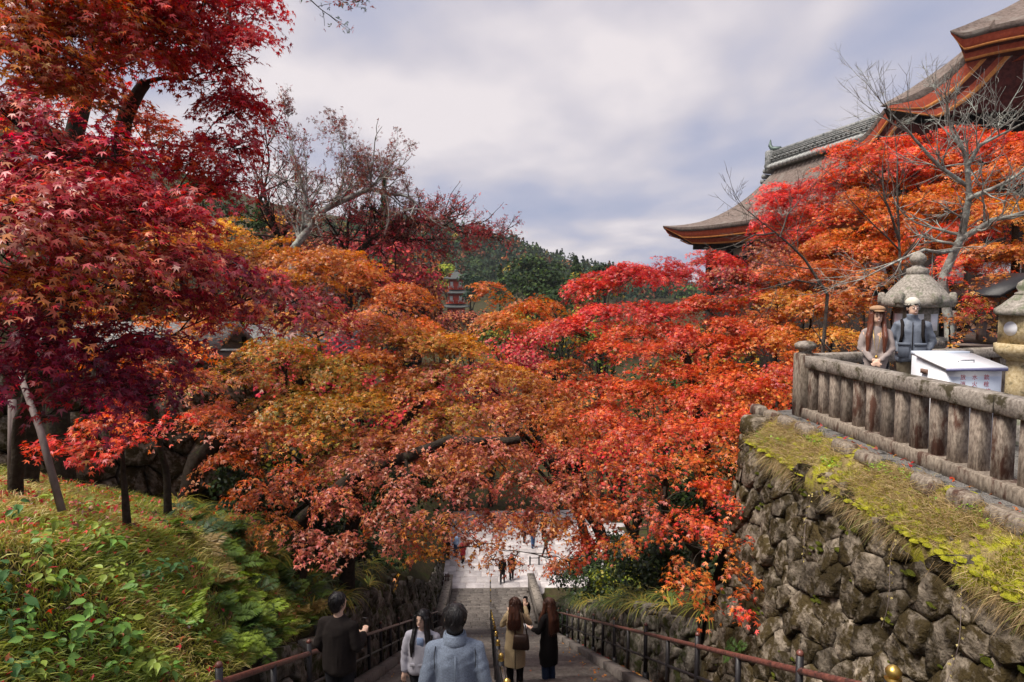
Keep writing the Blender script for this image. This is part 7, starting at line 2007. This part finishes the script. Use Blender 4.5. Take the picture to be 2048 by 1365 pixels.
def gz2(x, y): return ground(x, y) + rg.uniform(.02, .12, len(x))
fallen(4200, lambda n: rg.uniform(-7.5, -2.8, n), lambda n: rg.uniform(4, 12, n), gz2, 'crimson,rust,brown')
fallen(60, lambda n: rg.uniform(4.25, 4.45, n), lambda n: rg.uniform(3, 9.4, n), lambda x, y: np.full(len(x), -1.80), 'red,rust')
tag(Ls.build('fallen_leaves', LEAF, None, (0, 0, 0)), 'fallen red and orange maple leaves lying in the gutters and grass', 'fallen leaves', kind='stuff')

# ---- small plaza fittings
bx = P(1125, 1150, 42)
xf_ = empty('bamboo_fence', (bx[0], 42, -17.8), 'low dark fence of crossed sticks at the plaza edge', 'fence')
for k in range(6):
    x = P(1096 + 11 * k, 1150, 42)[0]
    for sg in (-1, 1): MB().bar((x - .16 * sg, 42, -17.75), (x + .16 * sg, 42 + .03 * sg, -17.05), .05, .05).build('stick', M_IRON, xf_)
MB().bar((P(1092, 1150, 42)[0], 42, -17.35), (P(1155, 1150, 42)[0], 42, -17.35), .05, .05).build('rail', M_IRON, xf_)
pr = P(1078, 1130, 43)
ir = empty('plaza_rail', (pr[0], 43, -17.8), 'low black iron rail standing on the plaza', 'railing')
for px_ in (1060, 1078): MB().tube([(P(px_, 1130, 43)[0], 43, -17.9), (P(px_, 1130, 43)[0], 43, -17.25)], .05, 8).build('post', M_IRON, ir)
MB().tube([(P(1058, 1120, 43)[0], 43, -17.35), (P(1079, 1120, 43)[0], 43, -17.35)], .03, 6).build('rail', M_IRON, ir)
rp = P(884, 1170, 38)
rf_ = empty('red_fence', (rp[0], 38, SZ(38)), 'short dark red picket fence beside the gentle steps', 'fence')
for k in range(9):
    x = P(872 + 3.2 * k, 1170, 38)[0]; MB().box((x, 38, SZ(38) + .95), (.05, .05, .7)).build('picket', M_REDWOOD, rf_)
for zz in (.75, 1.15): MB().bar((P(870, 1170, 38)[0], 38, SZ(38) + zz), (P(900, 1170, 38)[0], 38, SZ(38) + zz), .04, .06).build('rail', M_REDWOOD, rf_)

# ================================================================== thin air haze over the valley
hz_ = MB(); hz_.box((20, 480, -30), (760, 1040, 330))
M_HAZE = bpy.data.materials.new('haze'); M_HAZE.use_nodes = True
_t = M_HAZE.node_tree
for n_ in list(_t.nodes): _t.nodes.remove(n_)
_o = _t.nodes.new('ShaderNodeOutputMaterial'); _v = _t.nodes.new('ShaderNodeVolumePrincipled')
_v.inputs['Color'].default_value = (0.80, 0.84, 0.92, 1); _v.inputs['Density'].default_value = 0.0002; _v.inputs['Anisotropy'].default_value = 0.2
_t.links.new(_v.outputs[0], _o.inputs['Volume'])
tag(hz_.build('haze', M_HAZE), 'thin pale haze in the valley air', 'haze', kind='stuff')
